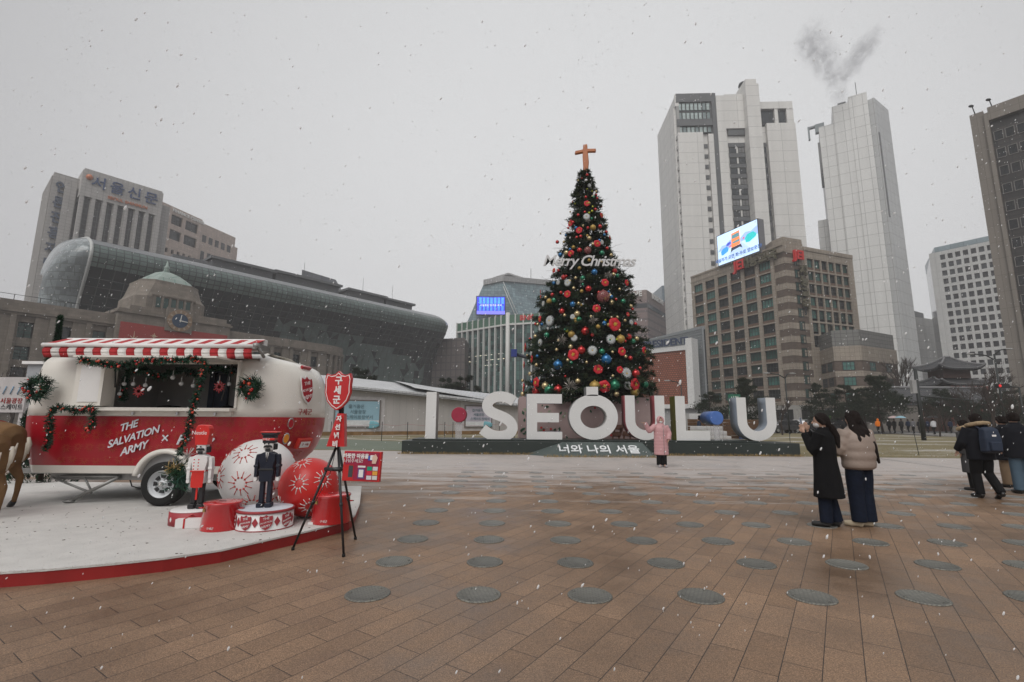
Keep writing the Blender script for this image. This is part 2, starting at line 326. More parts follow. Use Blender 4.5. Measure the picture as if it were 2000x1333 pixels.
struct(b.build('lawn', patchy('lawn_turf', (.10,.085,.035), (.24,.20,.11), (.50,.48,.46), .28, .50, .64, stretch=(.4,1,1)), base=(0,0,0)))
b = MB(); b.prism([(-15,24.2),(-5.2,23.2),(-3.2,29.5),(-13,35)], -.012, .006)
struct(b.build('turf_mat', patchy('mat_turf', (.10,.125,.09), (.17,.19,.15), (.45,.45,.44), .35, .6, .8), base=(0,0,0)))
b = MB(); b.prism([(60,58),(8,62),(-5,80),(-5,98),(110,98),(110,48)], -.008, .0)
struct(b.build('road', patchy('asphalt', (.045,.045,.048), (.075,.075,.078), (.25,.25,.25), .2, .6, .85), base=(0,0,0)))
b = MB(); b.prism([(44,50.5),(105,44.5),(105,57),(47,62)], -.002, .12)
struct(b.build('pavement', tile('pavement_slabs', (.24,.23,.22), .6, .6, .01), base=(0,0,0)))
a_, c_, d_ = atZ(1640,886,0), atZ(1790,906,0), atZ(2040,936,0); b = MB()
for p_, q_ in ((a_,c_),(c_,d_)): n_ = (q_-p_).cross(Vector((0,0,1))).normalized()*.012; b.quad(p_-n_+Vector((0,0,.004)), p_+n_+Vector((0,0,.004)), q_+n_+Vector((0,0,.004)), q_-n_+Vector((0,0,.004)))
struct(b.build('drain_slot', mat('slot_black', (.03,.025,.02), .8), base=(0,0,0)))
# grass tufts along the near edge of the lawn
def tufts(name, mt, n, fn, h0, h1, w):
    P = np.array([fn() for _ in range(n)]); D = np.stack([np.random.RandomState(3).normal(0,.4,n), np.random.RandomState(4).normal(0,.4,n), np.ones(n)],1)*np.random.RandomState(5).uniform(h0,h1,(n,1))
    a = np.random.RandomState(6).uniform(0,6.28,n); Wd = np.stack([np.cos(a),np.sin(a),0*a],1)*w
    b = MB(); b.blades(P, D, Wd); return struct(b.build(name, mt, base=(0,0,0), uv=False), 'stuff')
tufts('grass', mat('dry_grass', (.27,.21,.10), .9, vs=8, var=.4), 9000, lambda: (lambda t, q: (-4.9+45*t, 22.7-3.2*t+q*q*14, 0))(RND.random(), RND.random()), .02, .06, .012)
tufts('dry_grass_fringe', mat('straw_grass', (.33,.23,.10), .9, vs=8, var=.3), 2600, lambda: (lambda x: (x, (20.93 if x < 1.3 or x > 6.1 else 19.75)+RND.uniform(-.06,.02), 0))(RND.uniform(-4.8,12.4)), .03, .12, .012)

# ================================================================ BUILDINGS
GL = [mat('glass_dark_green', (.03,.075,.065), .12, var=.3, vs=.4), mat('glass_dark', (.018,.022,.024), .1, var=.3, vs=.4), mat('glass_teal', (.06,.16,.14), .15, var=.3, vs=.4)]
GD = [mat('pane_black', (.012,.014,.016), .1, var=.3, vs=.4), mat('pane_grey', (.035,.042,.048), .12, var=.3, vs=.4)]
METAL = mat('window_metal', (.03,.035,.035), .5, metal=.4)
LITE = mat('lit_window', (.9,.85,.7), .5, emit=.6)
def roofbox(root, pts, z0, z1, mt, name='roof'):
    b = MB(); b.prism(pts, z0, z1); return b.build(name, mt, root)
def core(root, pts, z1, mt, name='wall', z0=-.02): return roofbox(root, pts, z0, z1, mt, name)
def ccw(p):
    a = sum(p[i][0]*p[(i+1)%len(p)][1]-p[(i+1)%len(p)][0]*p[i][1] for i in range(len(p))); return p if a > 0 else p[::-1]

# ---- newspaper tower, far left
def press_tower():
    A, B = atZ(162,334,85), atZ(318,381,85); fr, Lf = wframe(A, B); U, Nn = fr[1], fr[2]
    r = thing('office_tower', 'tall grey concrete tower with vertical dark window bands and blue rooftop lettering, far left', 'building', (A.x,A.y,0))
    con = tile('tower_concrete', (.40,.385,.37), 1.6, 1.2, .05, (.22,.21,.2), .8, .05); gl = tile('band_glass', (.022,.024,.026), 1.3, 1.9, .09, (.10,.10,.10), .15, .3)
    P = lambda s, n: (A+U*s-Nn*n)
    core(r, ccw([xy(P(.6,.8)), xy(P(Lf-.4,.8)), xy(P(Lf-.4,24)), xy(P(.6,24))]), 84.4, gl, 'window_band')
    b = MB(); n = 7; w = Lf/ (n+.6); pw = w*.32
    for i in range(n+1):
        s = .2+i*w; b.obox(fr, s, s+(pw if i < n else Lf-s), -.9, .9, 0, 76)
        if i < n: b.obox(fr, s+pw+.01, s+pw+.25, -.9, .3, 0, 76); b.obox(fr, s+w-.25, s+w-.01, -.9, .3, 0, 76)
    b.obox(fr, 0, Lf, -24, .95, 76.01, 85.2); b.obox(fr, .3, Lf-.3, -23, .6, 85.2, 86); b.build('wall', con, r)
    wing = MB(); C = P(-9, 5)   # set back wing with the stacked sign
    wing.obox(fr, -6.5, -.01, -26, -4, 0, 83.2); wing.obox(fr, -3.5, -.5, -4, -2.6, 0, 80)
    wing.obox(fr, Lf+.01, Lf+3.4, -26, -2.5, 0, 82)
    for i in range(18): wing.obox(fr, -6.9, -6.51, -25.5+i*1.2, -25+i*1.2, 0, 82)
    for q in (-5.2,-2.9): wing.obox(fr, q, q+.3, -3.99, -3.7, 0, 81)
    wing.build('side_wing', con, r)
    dk = MB(); dk.obox(fr, -2.6, -1.2, -3.99, -3.6, 0, 77); dk.build('window_strip', GD[0], r)
    blue = mat('sign_blue', (.03,.06,.15), .5); org = mat('sign_orange', (.5,.16,.07), .5)
    O = A+U*(Lf*.52)+Nn*1.2; text('서울신문', 4.7, blue, r, Vector((O.x,O.y,81.6)), U, (0,0,1), .4, 'sign_letters', space=1.3, bold=.04)
    text('SEOUL SHINMUN', 1.5, org, r, Vector((O.x+U.x,O.y+U.y,77.7)), U, (0,0,1), .3, 'sign_letters', bold=.02)
    e = MB(); O2 = A+U*1.8+Nn*1.1; e.ball((O2.x,O2.y,83), 1.0, 10, 6); e.build('emblem', org, r)
    for i, ch in enumerate('언론진흥재단'): O = P(-4.0, 3.4); text(ch, 4.2, mat('sign_grey_blue', (.06,.08,.12), .5), r, Vector((O.x,O.y,78-i*5.4)), U, (0,0,1), .5, 'sign_letters', bold=.1)
    for s, z in ((3,50),(9.5,46),(11,47),(14,44),(17,43.5),(5,56)): bb = MB(); bb.obox(fr, s, s+.9, -.78, -.7, z, z+.3); bb.build('ceiling_light', LITE, r)
press_tower()
# ---- finance building behind it
def finance():
    A, B = atZ(332,402,95), atZ(394,430,95); fr, Lf = wframe(A, B); U, Nn = fr[1], fr[2]
    r = thing('office_building', 'pinkish stone office building with small square windows stepping down behind the concrete tower', 'building', (A.x,A.y,0))
    st = tile('pink_stone', (.46,.37,.32), 1.5, 1.2, .04, (.3,.24,.2)); b = MB()
    rows = [(47.5+i*3.7, 49.5+i*3.7) for i in range(8)]+[(80,84.5),(87,91.5)]; cols = spread(7, Lf+4, 1.3, .4)
    A = fr[0]; f0 = (A-U*4, U, Nn); Lf = 12.4; big = [(5.0,10.5),(12,18.5)]
    grid_wall(b, f0, Lf+8, 0, 78, cols, rows[:8], .5); grid_wall(b, f0, Lf+8, 78.01, 95, big, rows[8:], .5)
    b.obox(f0, 0, Lf+8, -20, -.8, 0, 94.9); b.obox(f0, Lf+8.01, Lf+28, -20, .2, 0, 93.6); b.obox(f0, Lf+28.01, Lf+33, -20, -3, 0, 90)
    b.build('wall', st, r)
    windows(r, f0, cols, rows[:8], 1, 1, METAL, GD, -.5); windows(r, f0, big, rows[8:], 6, 2, METAL, GD, -.5)
    w2 = MB(); f2 = (A+U*(Lf+4), U, Nn)
    for i in range(5): w2.obox(f2, 1+i*3.6, 3+i*3.6, .2, .24, 50, 80); w2.obox(f2, 1+i*3.6, 3.2+i*3.6, .2, .24, 84.5, 88)
    w2.build('window_strip', GD[0], r)
    O = A+U*(Lf*.5)+Nn*.7; text('FINANCE CENTER', 2.0, mat('sign_white', (.75,.75,.73), .5), r, Vector((O.x+U.x*3,O.y+U.y*3,93.4)), U, (0,0,1), .3, 'sign_letters', bold=.03)
finance()
# ---- round tower at the left edge
r = thing('round_tower', 'pale round office tower with ringed floors at the far left edge', 'building', (-236,190,0))
b = MB(); b.lathe([(11,0),(11,66),(12,66.3),(12,67.5),(10,67.6),(10,70)], (-236,190,0), 32); b.build('wall', mat('pale_panel', (.5,.53,.55), .5), r)
b = MB()
for i in range(14): b.lathe([(11.05,10+i*4),(11.9,10+i*4),(11.9,11.2+i*4),(11.05,11.2+i*4)], (-236,190,0), 32, cap=False)
b.build('floor_band', mat('band_steel', (.42,.45,.47), .5), r)

# ---- old stone city hall with clock tower
def old_hall():
    P0, P1 = Vector((-103.5,44,0)), Vector((-47.8,122.7,0)); fr, Lw = wframe(P0, P1); U, Nn = fr[1], fr[2]
    r = thing('stone_hall', 'long old grey-brown stone hall with clock tower and green dome, behind the white caravan', 'building', P0)
    st = tile('hall_stone', (.215,.185,.155), 1.1, .5, .012, (.15,.13,.11), .85, .12, offset=.5, streak=.3)
    b = MB(); cols = spread(20, Lw, 1.9, 1.0); rows = [(2.5,5.2),(7.2,9.2),(10.4,12.6),(14.0,16.6)]
    grid_wall(b, fr, Lw, 0, 17.6, cols, rows, .4, spand=.3)
    b.obox(fr, 0, Lw, -.05, .62, 17.61, 18.0); b.obox(fr, 0, Lw, -.05, .85, 18.01, 18.35); b.obox(fr, 0, Lw, -14, .4, 18.36, 20.0)
    b.obox(fr, 0, Lw, -.05, .55, -.02, 1.6); b.obox(fr, .05, Lw-.05, -14, -.9, 0, 18.3)
    for (a, c) in cols: b.obox(fr, a-1.05, a-.35, .41, .75, 1.61, 17.6); b.obox(fr, a-.2, c+.2, .12, .5, 2.2, 2.48); b.obox(fr, a-.2, c+.2, .12, .46, 6.9, 7.18)
    # rounded end wing with close-set pilasters
    c0 = P1-Nn*9; a0 = math.atan2(Nn.y, Nn.x)
    for i in range(9):
        a = a0+rad(9+i*12.5); p = c0+Vector((math.cos(a), math.sin(a), 0))*9.2; t = Vector((-math.sin(a), math.cos(a), 0)); nn = Vector((math.cos(a), math.sin(a), 0))
        b.obox((p-t*.4, t, nn), 0, .8, -.5, .25, 0, 17.6)
    b.lathe([(8.6,0),(8.6,17.5),(9.6,17.61),(9.6,18.35),(9.25,18.4),(9.25,20),(.1,20.01)], c0, 36, smooth=False)
    b.build('wall', st, r)
    windows(r, fr, cols, rows, 2, 4, METAL, GD+[GL[0]], -.55)
    # central block and tower
    s0, s1 = 52.5, 72; cb = MB(); cb.obox(fr, s0, s1, -10, 1.6, 0, 21.2); cb.obox(fr, s0-.3, s1+.3, -10, 1.9, 20.4, 20.8)
    sm = 62.2; cb.obox(fr, sm-8, sm+9, -10, 1.4, 21.2, 22.0)
    cb.obox(fr, sm-2.3, sm+2.3, 1.61, 2.1, 18, 22.6)
    cb.build('centre_block', st, r)
    C = P0+U*(sm-.6)-Nn*6; tw = MB()
    def octa(h, cut, z): return [(C+U*x+Nn*y).to_3d()+Vector((0,0,z)) for x, y in ((-h+cut,h),(h-cut,h),(h,h-cut),(h,-h+cut),(h-cut,-h),(-h+cut,-h),(-h,-h+cut),(-h,h-cut))]
    tw.loft([octa(6.1,1.4,21), octa(6.1,1.4,24.6), octa(5.7,1.4,25.2), octa(5.5,1.4,25.7), octa(5.1,1.8,27.8), octa(5.1,1.8,28.3), octa(4.7,1.8,28.4)][::1], True, True, False)
    tw.build('tower', st, r)
    f2 = (C-U*3.25, U, Nn); wn = MB()
    for i in range(5): wn.obox(f2, .1+i*1.3, .9+i*1.3, 6.02, 6.16, 22.6, 24.6)
    wn.build('tower_window', GL[0], r)
    pl = MB()
    for i in range(6): pl.obox(f2, -.32+i*1.3, .03+i*1.3, 6.02, 6.4, 22.2, 24.8)
    pl.obox(f2, -.6, 7.0, 6.02, 6.45, 24.81, 25.1); pl.obox(f2, -.6, 7.0, 6.02, 6.45, 21.9, 22.19); pl.build('pilaster', st, r)
    dm = MB(); dm.loft([octa(4.6,1.8,28.41), octa(3.9,1.6,29.3), octa(2.3,1.0,30.6), octa(.8,.3,31.3)], True, True, False); dm.tube([C+Vector((0,0,31.2)), C+Vector((0,0,32.3)), C+Vector((0,0,33.8))], [.7,.35,.1])
    dm.ball(C+Vector((0,0,32.4)), .5, 10, 6); dm.build('dome', tile('dome_copper', (.27,.33,.30), 2, 60, .12, (.16,.24,.21)), r)
    # clock
    q = P0+U*sm+Nn*2.1+Vector((0,0,20.2)); Y = Vector((0,0,1)); disc = lambda rr, n=32: [(rr*math.cos(2*math.pi*i/n), rr*math.sin(2*math.pi*i/n)) for i in range(n)]
    ck = MB(); ck.slab(disc(2.15), q, U, Y, 0, .2); ck.slab(disc(1.35), q, U, Y, .21, .26); ck2 = ck
    face = MB(); face.slab(disc(2.15), q, U, Y, -.05, .2); fo = face.build('clock_ring', mat('clock_bronze', (.24,.16,.10), .5), r)
    b2 = MB(); b2.slab(disc(1.4), q, U, Y, .2, .26); b2.build('clock_face', mat('clock_blue', (.02,.045,.09), .4), r)
    h = MB(); h.slab([(-.08,-.3),(.08,-.3),(.22,1.15),(.1,1.15)], q, U, Y, .27, .33); h.slab([(-.2,.08),(-.2,-.08),(1.3,-.2),(1.3,-.08)], q, U, Y, .34, .4)
    h.build('clock_hand', mat('clock_hand', (.75,.73,.68), .5), r)
    nm = MB()
    for i in range(12):
        a = math.pi*i/6; d = Vector((math.cos(a), math.sin(a))); t = Vector((-d.y, d.x)); nm.slab([tuple(d*1.5+t*.13), tuple(d*1.5-t*.13), tuple(d*2.0-t*.16), tuple(d*2.0+t*.16)][::1], q, U, Y, .21, .25)
    nm.build('hour_mark', mat('clock_mark', (.36,.29,.22), .5), r)
    # snowflake banner across the centre
    bb = MB(); bb.obox(fr, s0+.5, s1-.5, 1.65, 1.75, 10.5, 18.6); bo = bb.build('banner', mat('banner_red', (.30,.035,.03), .7), r)
    for k, (fs, fz, R_) in enumerate(((.14,15.6,1.5),(.3,16.6,.6),(.8,16.2,1.2),(.9,13,.8))):
        sf = MB(); c = P0+U*(s0+(s1-s0)*fs)+Nn*1.8+Vector((0,0,fz))
        for i in range(8):
            a = math.pi*i/4; d = Vector((math.cos(a), math.sin(a))); t = Vector((-d.y, d.x))*.07; rr = R_ if i % 2 == 0 else R_*.6
            sf.slab([tuple(d*.1+t), tuple(d*.1-t), tuple(d*rr-t*.3), tuple(d*rr+t*.3)], c, U, Y, 0, .03)
        sf.build('snowflake_print', mat('banner_gold', (.6,.5,.35), .6), bo)
    rl = MB()   # roof railing and lamps
    for i in range(30): s = 2+i*3.1; rl.obox(fr, s, s+.08, .1, .18, 20, 20.9)
    rl.obox(fr, 2, s, .12, .17, 20.85, 20.92); rl.build('roof_rail', METAL, r)
old_hall()

# ---- new glass city hall: a wave of glass swept along one line
def new_hall():
    A, B = Vector((-95.5,104.9,0)), Vector((-26.5,188,0)); D = (B-A); Lh = D.length; D.normalize(); Nn = Vector((D.y,-D.x,0))
    r = thing('glass_hall', 'huge dark glass hall shaped like a curling wave, rising behind the stone hall', 'building', A)
    prof = [(30,0),(30,40),(28,45.5),(22,46.5),(16,45.2),(11,44.2),(7,43.2),(4,42),(1.8,40.8),(.6,39.6),(0,38.3),(.4,37),(1.3,35.3),(3,33),(4.4,31.3),(5.9,29.5),(7.2,27.4),(8.2,25.2),(9,22.8),(9.6,20),(10,17),(10.2,13),(10.4,8),(10.4,0)]
    cut = (8, 12)  # roof | light nose band | dark glass
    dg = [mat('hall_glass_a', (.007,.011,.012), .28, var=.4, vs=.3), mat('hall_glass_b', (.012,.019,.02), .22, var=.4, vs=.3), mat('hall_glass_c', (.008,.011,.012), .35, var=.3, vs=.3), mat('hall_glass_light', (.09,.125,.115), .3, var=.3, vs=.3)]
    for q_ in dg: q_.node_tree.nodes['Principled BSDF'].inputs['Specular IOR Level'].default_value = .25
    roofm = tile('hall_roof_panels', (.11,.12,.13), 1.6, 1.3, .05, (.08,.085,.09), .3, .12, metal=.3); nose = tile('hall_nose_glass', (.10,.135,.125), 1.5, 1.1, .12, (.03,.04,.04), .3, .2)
    def shrink(t): # scale about the section centre near both ends
        if t < 0: return math.sqrt(max(0, 1-(t/-6.6)**2))
        if t > Lh: return math.sqrt(max(.05, 1-((t-Lh)/9.)**2))
        return 1
    def pt(i, t):
        o, z = prof[i]; k = shrink(t); z0 = 31 if t < 0 else 38
        o2 = 13+(o-13)*k if t < 0 else 30-(30-o)*k; zz = z if (z < 1) else max(0, z0+(z-z0)*(k if t < 0 else k**.7)) if z > 20 or t < 0 else z
        p = A+D*t-Nn*o2; return Vector((p.x,p.y,zz))
    ts = [i*Lh/46 for i in range(47)]+[Lh+3, Lh+6, Lh+8, Lh+8.8]
    def shell(i0, i1, mt, name):
        b = MB(); rings = [[pt(i, t) for i in range(i0, i1+1)] for t in ts]; b.loft(rings, False, False, True); return b.build(name, mt, r)
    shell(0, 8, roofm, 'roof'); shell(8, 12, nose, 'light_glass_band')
    b = MB(); rr = random.Random(4)   # triangulated dark glass
    jit = {}
    def q(i, j):
        if (i, j) not in jit:
            p = pt(i, ts[j]); o = rr.uniform(-.28,.28) if 12 < i < 23 and 0 < j < len(ts)-1 else 0; jit[i, j] = p+Nn*o
        return jit[i, j]
    for i in range(12, 23):
        for j in range(0, len(ts)-1):
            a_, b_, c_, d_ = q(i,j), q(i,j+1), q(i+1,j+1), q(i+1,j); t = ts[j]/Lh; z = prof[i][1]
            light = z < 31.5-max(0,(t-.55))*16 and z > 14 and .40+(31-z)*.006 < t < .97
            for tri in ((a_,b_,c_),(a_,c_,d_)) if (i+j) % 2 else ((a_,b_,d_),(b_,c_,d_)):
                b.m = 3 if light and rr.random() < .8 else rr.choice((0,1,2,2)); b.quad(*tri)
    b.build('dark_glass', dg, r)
    fr = MB()  # thin glazing bars along the lower glass
    for i in range(13, 23, 1): fr.tube([q(i,j)+Nn*.08 for j in range(len(ts)-1)], .07, 4, False)
    for j in range(0, len(ts), 1): fr.tube([q(i,j)+Nn*.08 for i in range(12, 24)], .07, 4, False)
    fr.build('glazing_bars', mat('bar_metal', (.055,.065,.065), .5), r)
    # pale bulging glass end on the left
    te = [-.01,-.7,-1.5,-2.5,-3.5,-4.4,-5.2,-5.8,-6.2,-6.45]; b = MB(); rings = [[pt(i, t) for i in range(2, 23)] for t in te]; b.loft(rings, False, False, True)
    b.build('glass_end', tile('end_glass', (.24,.27,.28), 2.4, 1.6, .09, (.18,.2,.2), .18, .3), r)
    rim = MB(); rim.tube([pt(i, -.2)+Nn*.1 for i in range(3, 23)], .35, 6); rim.build('edge_trim', mat('trim_pale', (.45,.46,.45), .4), r); rim = MB(); rim.tube([pt(i, Lh+8.6)+Nn*.1 for i in range(9, 23)], .2, 6); rim.build('edge_trim', mat('trim_pale', (.45,.46,.45), .4), r)
    rf = MB(); f2 = (A-Nn*20, D, Nn)   # roof plant rooms
    for a, c, z in ((30,48,48.7),(49,72,49.0),(76,92,48.7),(93,Lh-2,48.3)): rf.obox(f2, a, c, -8, 1, 44, z); rf.obox(f2, a-.8, c+.8, -9, 2.4, z+.01, z+.8)
    rf.obox(f2, 20, 29, -3, 1, 44, 47.6); rf.build('roof_plant', mat('plant_grey', (.12,.125,.13), .7, var=.2), r)
    mast = MB()
    for s in (60,84,98): mast.tube([A+D*s-Nn*22+Vector((0,0,49)), A+D*s-Nn*22+Vector((0,0,56))], .06, 5)
    mast.build('mast', METAL, r)
new_hall()
def slab_tower(name, label, pts, z1, mt, win=None, top=None):
    r = thing(name, label, 'building', (pts[0][0],pts[0][1],0)); core(r, ccw([xy(p) for p in pts]), z1, mt); return r
a_, b_ = atZ(590,527,78), atZ(656,547,78)
r = slab_tower('office_building', 'distant grey block just showing above the glass hall roof', [a_, b_, b_+Vector((-5,25,0)), a_+Vector((-5,25,0))], 78, tile('far_block', (.13,.14,.16), 3, 3, .2, (.08,.09,.1)))
# ---- dark brick block between the glass hall and the green tower
a_, b_ = atZ(845,663,34), atZ(894,660,34)
r = slab_tower('brick_block', 'dark brown block in the gap beside the glass hall', [a_, b_+Vector((3,0,0)), b_+Vector((3,20,0)), a_+Vector((-6,20,0))], 34, tile('dark_brown', (.10,.08,.075), 2.2, 3.0, .25, (.05,.045,.045)))

# ---- green office block with white fins and the slanted glass tower above
def green_block():
    A, B, C = atZ(894,633,44), atZ(992,616,44), atZ(1060,612,44); fr, Lf = wframe(A, B); U, Nn = fr[1], fr[2]
    r = thing('green_office_block', 'green glass office block with thin white vertical fins, left of the Christmas tree', 'building', (A.x,A.y,0))
    gl = tile('green_glass', (.018,.045,.042), 1.55, 1.9, .07, (.008,.02,.02), .12, .6, col2=(.035,.085,.075)); fin = mat('fin_white', (.55,.55,.53), .6)
    f2, L2 = wframe(B, B+(C-B)*1.6)
    core(r, ccw([xy(A-Nn*.4), xy(B-Nn*.4), xy(f2[0]+f2[1]*L2-f2[2]*.4), xy(f2[0]+f2[1]*L2+Vector((0,30,0))), xy(A+Vector((0,30,0)))]), 40.4, gl, 'window_wall')
    b = MB(); n = 9
    for i in range(n+1): s = Lf*i/n; b.obox(fr, s-.22, s+.22, -.3, .7, 0, 44.3)
    for i in range(1, 7): s = L2*i/7; b.obox(f2, s-.22, s+.22, -.3, .7, 0, 44.3)
    b.lathe([(.9,0),(.9,45)], (B.x,B.y,0), 12); b.obox(fr, 0, Lf, -.3, .5, 39.7, 40.4); b.obox(f2, 0, L2, -.3, .5, 39.7, 40.4); b.build('fin', fin, r)
    g = MB(); g.obox(fr, -.1, Lf, -3, .3, 40.41, 44); g.obox(f2, .05, L2, -3, .3, 40.41, 44); g.build('parapet', mat('parapet_green', (.045,.12,.075), .5), r)
    O = B+f2[1]*8.3+f2[2]*.6; text('BNK', 3, mat('sign_red', (.55,.02,.02), .5), r, Vector((O.x,O.y,42.3)), f2[1], (0,0,1), .3, 'sign_letters', bold=.08)
    fl = MB(); rr = random.Random(3)
    for i in range(34): s = rr.uniform(1,Lf-2); z = 26+rr.choice((0,0,-2.2,2.2)); fl.obox(fr, s, s+.9, -.38, -.35, z, z+.14)
    fl.build('ceiling_lights', LITE, r)
green_block()
def glass_tower():
    Y = 262.; P = lambda u, v, dy=0.: atY(u, v, Y+dy)
    r = thing('glass_tower', 'pale blue glass tower with slanted sides and a large video screen, behind the green block', 'building', (P(970,640).x,Y,0))
    gl = tile('blue_glass', (.20,.28,.31), 2.0, 1.5, .10, (.11,.16,.18), .25, .25); metal = tile('cap_metal', (.33,.33,.33), 1.4, .8, .1, (.2,.2,.2), .5)
    bl, br = P(908,640), P(1110,640,20); tl, tm, tr = P(944,557), P(982,549), P(1110,560,20); bm = P(1022,640)
    g = lambda p: Vector((p.x,p.y,0)); bk = Vector((0,40,0)); b = MB()
    b.quad(g(bl), g(bm), bm, tm, tl, bl); b.quad(g(bm), g(br), br, tr, tm, bm); b.quad(bl+bk, g(bl)+bk, g(bl), bl); b.quad(tl, tl+bk, bl+bk, bl)
    b.quad(g(br), g(br)+bk, br+bk, br); b.quad(br, br+bk, tr+bk, tr); b.quad(g(br)+bk, g(bl)+bk, bl+bk, tl+bk, tr+bk, br+bk); b.quad(tl, tm, tr, tr+bk, tl+bk)
    b.build('glass_wall', gl, r)
    c = MB(); q = [P(944,557,-1), P(982,549,-1), P(1110,560,19)]; top = [P(960,550,2), P(990,538,2), P(1110,548,22)]
    zz = [p.z for p in q]
    c.loft([[q[0], q[1], q[2], q[2]+bk, q[0]+bk], [p+Vector((0,0,3)) for p in (q[0], q[1], q[2], q[2]+bk, q[0]+bk)]], True, True, False)
    x0, x1, x2 = P(963,545,8), P(993,536,8), P(1030,548,8)
    c.loft([[x0, x1, x2, x2+bk*.5, x0+bk*.5], [P(963,542,8), P(993,533,8), P(1030,545,8), P(1030,545,28), P(963,542,28)]], True, True, False)
    c.build('roof_cap', metal, r)
    u = MB(); u.tube([P(1037,560,10), P(1037,525,10)], .15, 5); u.build('mast', METAL, r)
    d = MB(); d.tube([P(983,560,-.5), P(1015,638,-.5)], .3, 4); d.tube([P(982,549,-.5), P(1022,640,-.3)], .25, 4); d.build('brace', mat('brace_white', (.5,.52,.52), .5), r)
    # screen
    s0, s1, h0 = P(931,614,-6), P(986,614,-6), P(931,580,-6).z; U = (s1-s0).normalized(); Wd = (s1-s0).length; H_ = h0-s0.z; fr = (Vector((s0.x,s0.y,0)), U, Vector((U.y,-U.x,0)))
    sc = MB(); sc.obox(fr, -.5, Wd+.5, -1.5, -.05, s0.z-.5, h0+.5); so_ = sc.build('screen', mat('screen_case', (.03,.03,.035), .5), r)
    em = MB(); em.obox(fr, 0, Wd, -.04, .0, s0.z, h0); em.build('screen_picture', mat('screen_blue', (.02,.03,.55), .5, emit=.9, var=.4, vs=.25), so_)
    e2 = MB(); rr = random.Random(2)
    for i in range(7):
        x = 1.4+i*Wd/7.6; z = s0.z+H_*.2; e2.obox(fr, x, x+.4, .01, .03, z, z+H_*.3); e2.obox(fr, x+.6, x+1.0, .01, .03, z, z+H_*.3); e2.obox(fr, x-.2, x+1.2, .01, .03, z+H_*.4, z+H_*.75)
    e2.build('screen_figure', mat('screen_cyan', (.05,.28,.75), .5, emit=.9, var=.4, vs=.5), so_)
    e3 = MB(); e3.obox(fr, 0, Wd, .01, .03, s0.z, s0.z+H_*.19); e3.build('screen_floor', mat('screen_violet', (.16,.16,.8), .5, emit=.9), so_)
    text('서울광장 빛초롱 축제', 1.35, mat('screen_white', (.8,.85,1), .5, emit=.8), so_, s0+U*(Wd/2)+Vector((0,-.1,H_*.5)), U, (0,0,1), .05)
glass_tower()
# ---- pinkish office block and blue tower right of the tree
def duzone():
    A, B, C = atZ(1196,572,60), atZ(1265,567,60), atZ(1303,603,60); 
    B = Vector((61.5,214,60)); A = Vector((42,222,60)); C = Vector((78,238,60))
    fr, L1 = wframe(A, B); f2, L2 = wframe(B, C)
    r = thing('office_building', 'reddish brown office block with rooftop lettering, behind the right side of the Christmas tree', 'building', (B.x,B.y,0))
    wl = tile('reddish_bands', (.21,.15,.14), 60, 3.6, .55, (.13,.10,.10), .5, .04)
    core(r, ccw([xy(A), xy(B), xy(C), (A.x+10,A.y+45)]), 56, wl); dk = MB(); dk.obox(fr, -.2, L1, -3, .2, 52, 54); dk.obox(f2, .3, L2, -3, .2, 52, 54); dk.build('window_strip', GD[1], r)
    core(r, ccw([xy(A-fr[2]*.5), xy(B-fr[2]*.5), xy(C-f2[2]*.5), (A.x+11,A.y+44)]), 60.5, mat('cap_brown', (.25,.19,.17), .6), 'roof_cap', 56.01)
    wh = mat('sign_white', (.75,.75,.73), .5)
    for f, L_ in ((fr, L1), (f2, L2)): O = f[0]+f[1]*(L_*.5)+f[2]*.5; text('DOUZONE', 3.4, wh, r, Vector((O.x,O.y,58.6)), f[1], (0,0,1), .3, 'sign_letters', bold=.08)
duzone()
r = slab_tower('office_tower', 'far pale blue glass tower glimpsed between the brown block and the white hotel', [(84,262),(118,258),(118,290),(84,290)], 76, tile('far_blue', (.18,.23,.27), 2, 1.8, .12, (.1,.13,.15), .3))

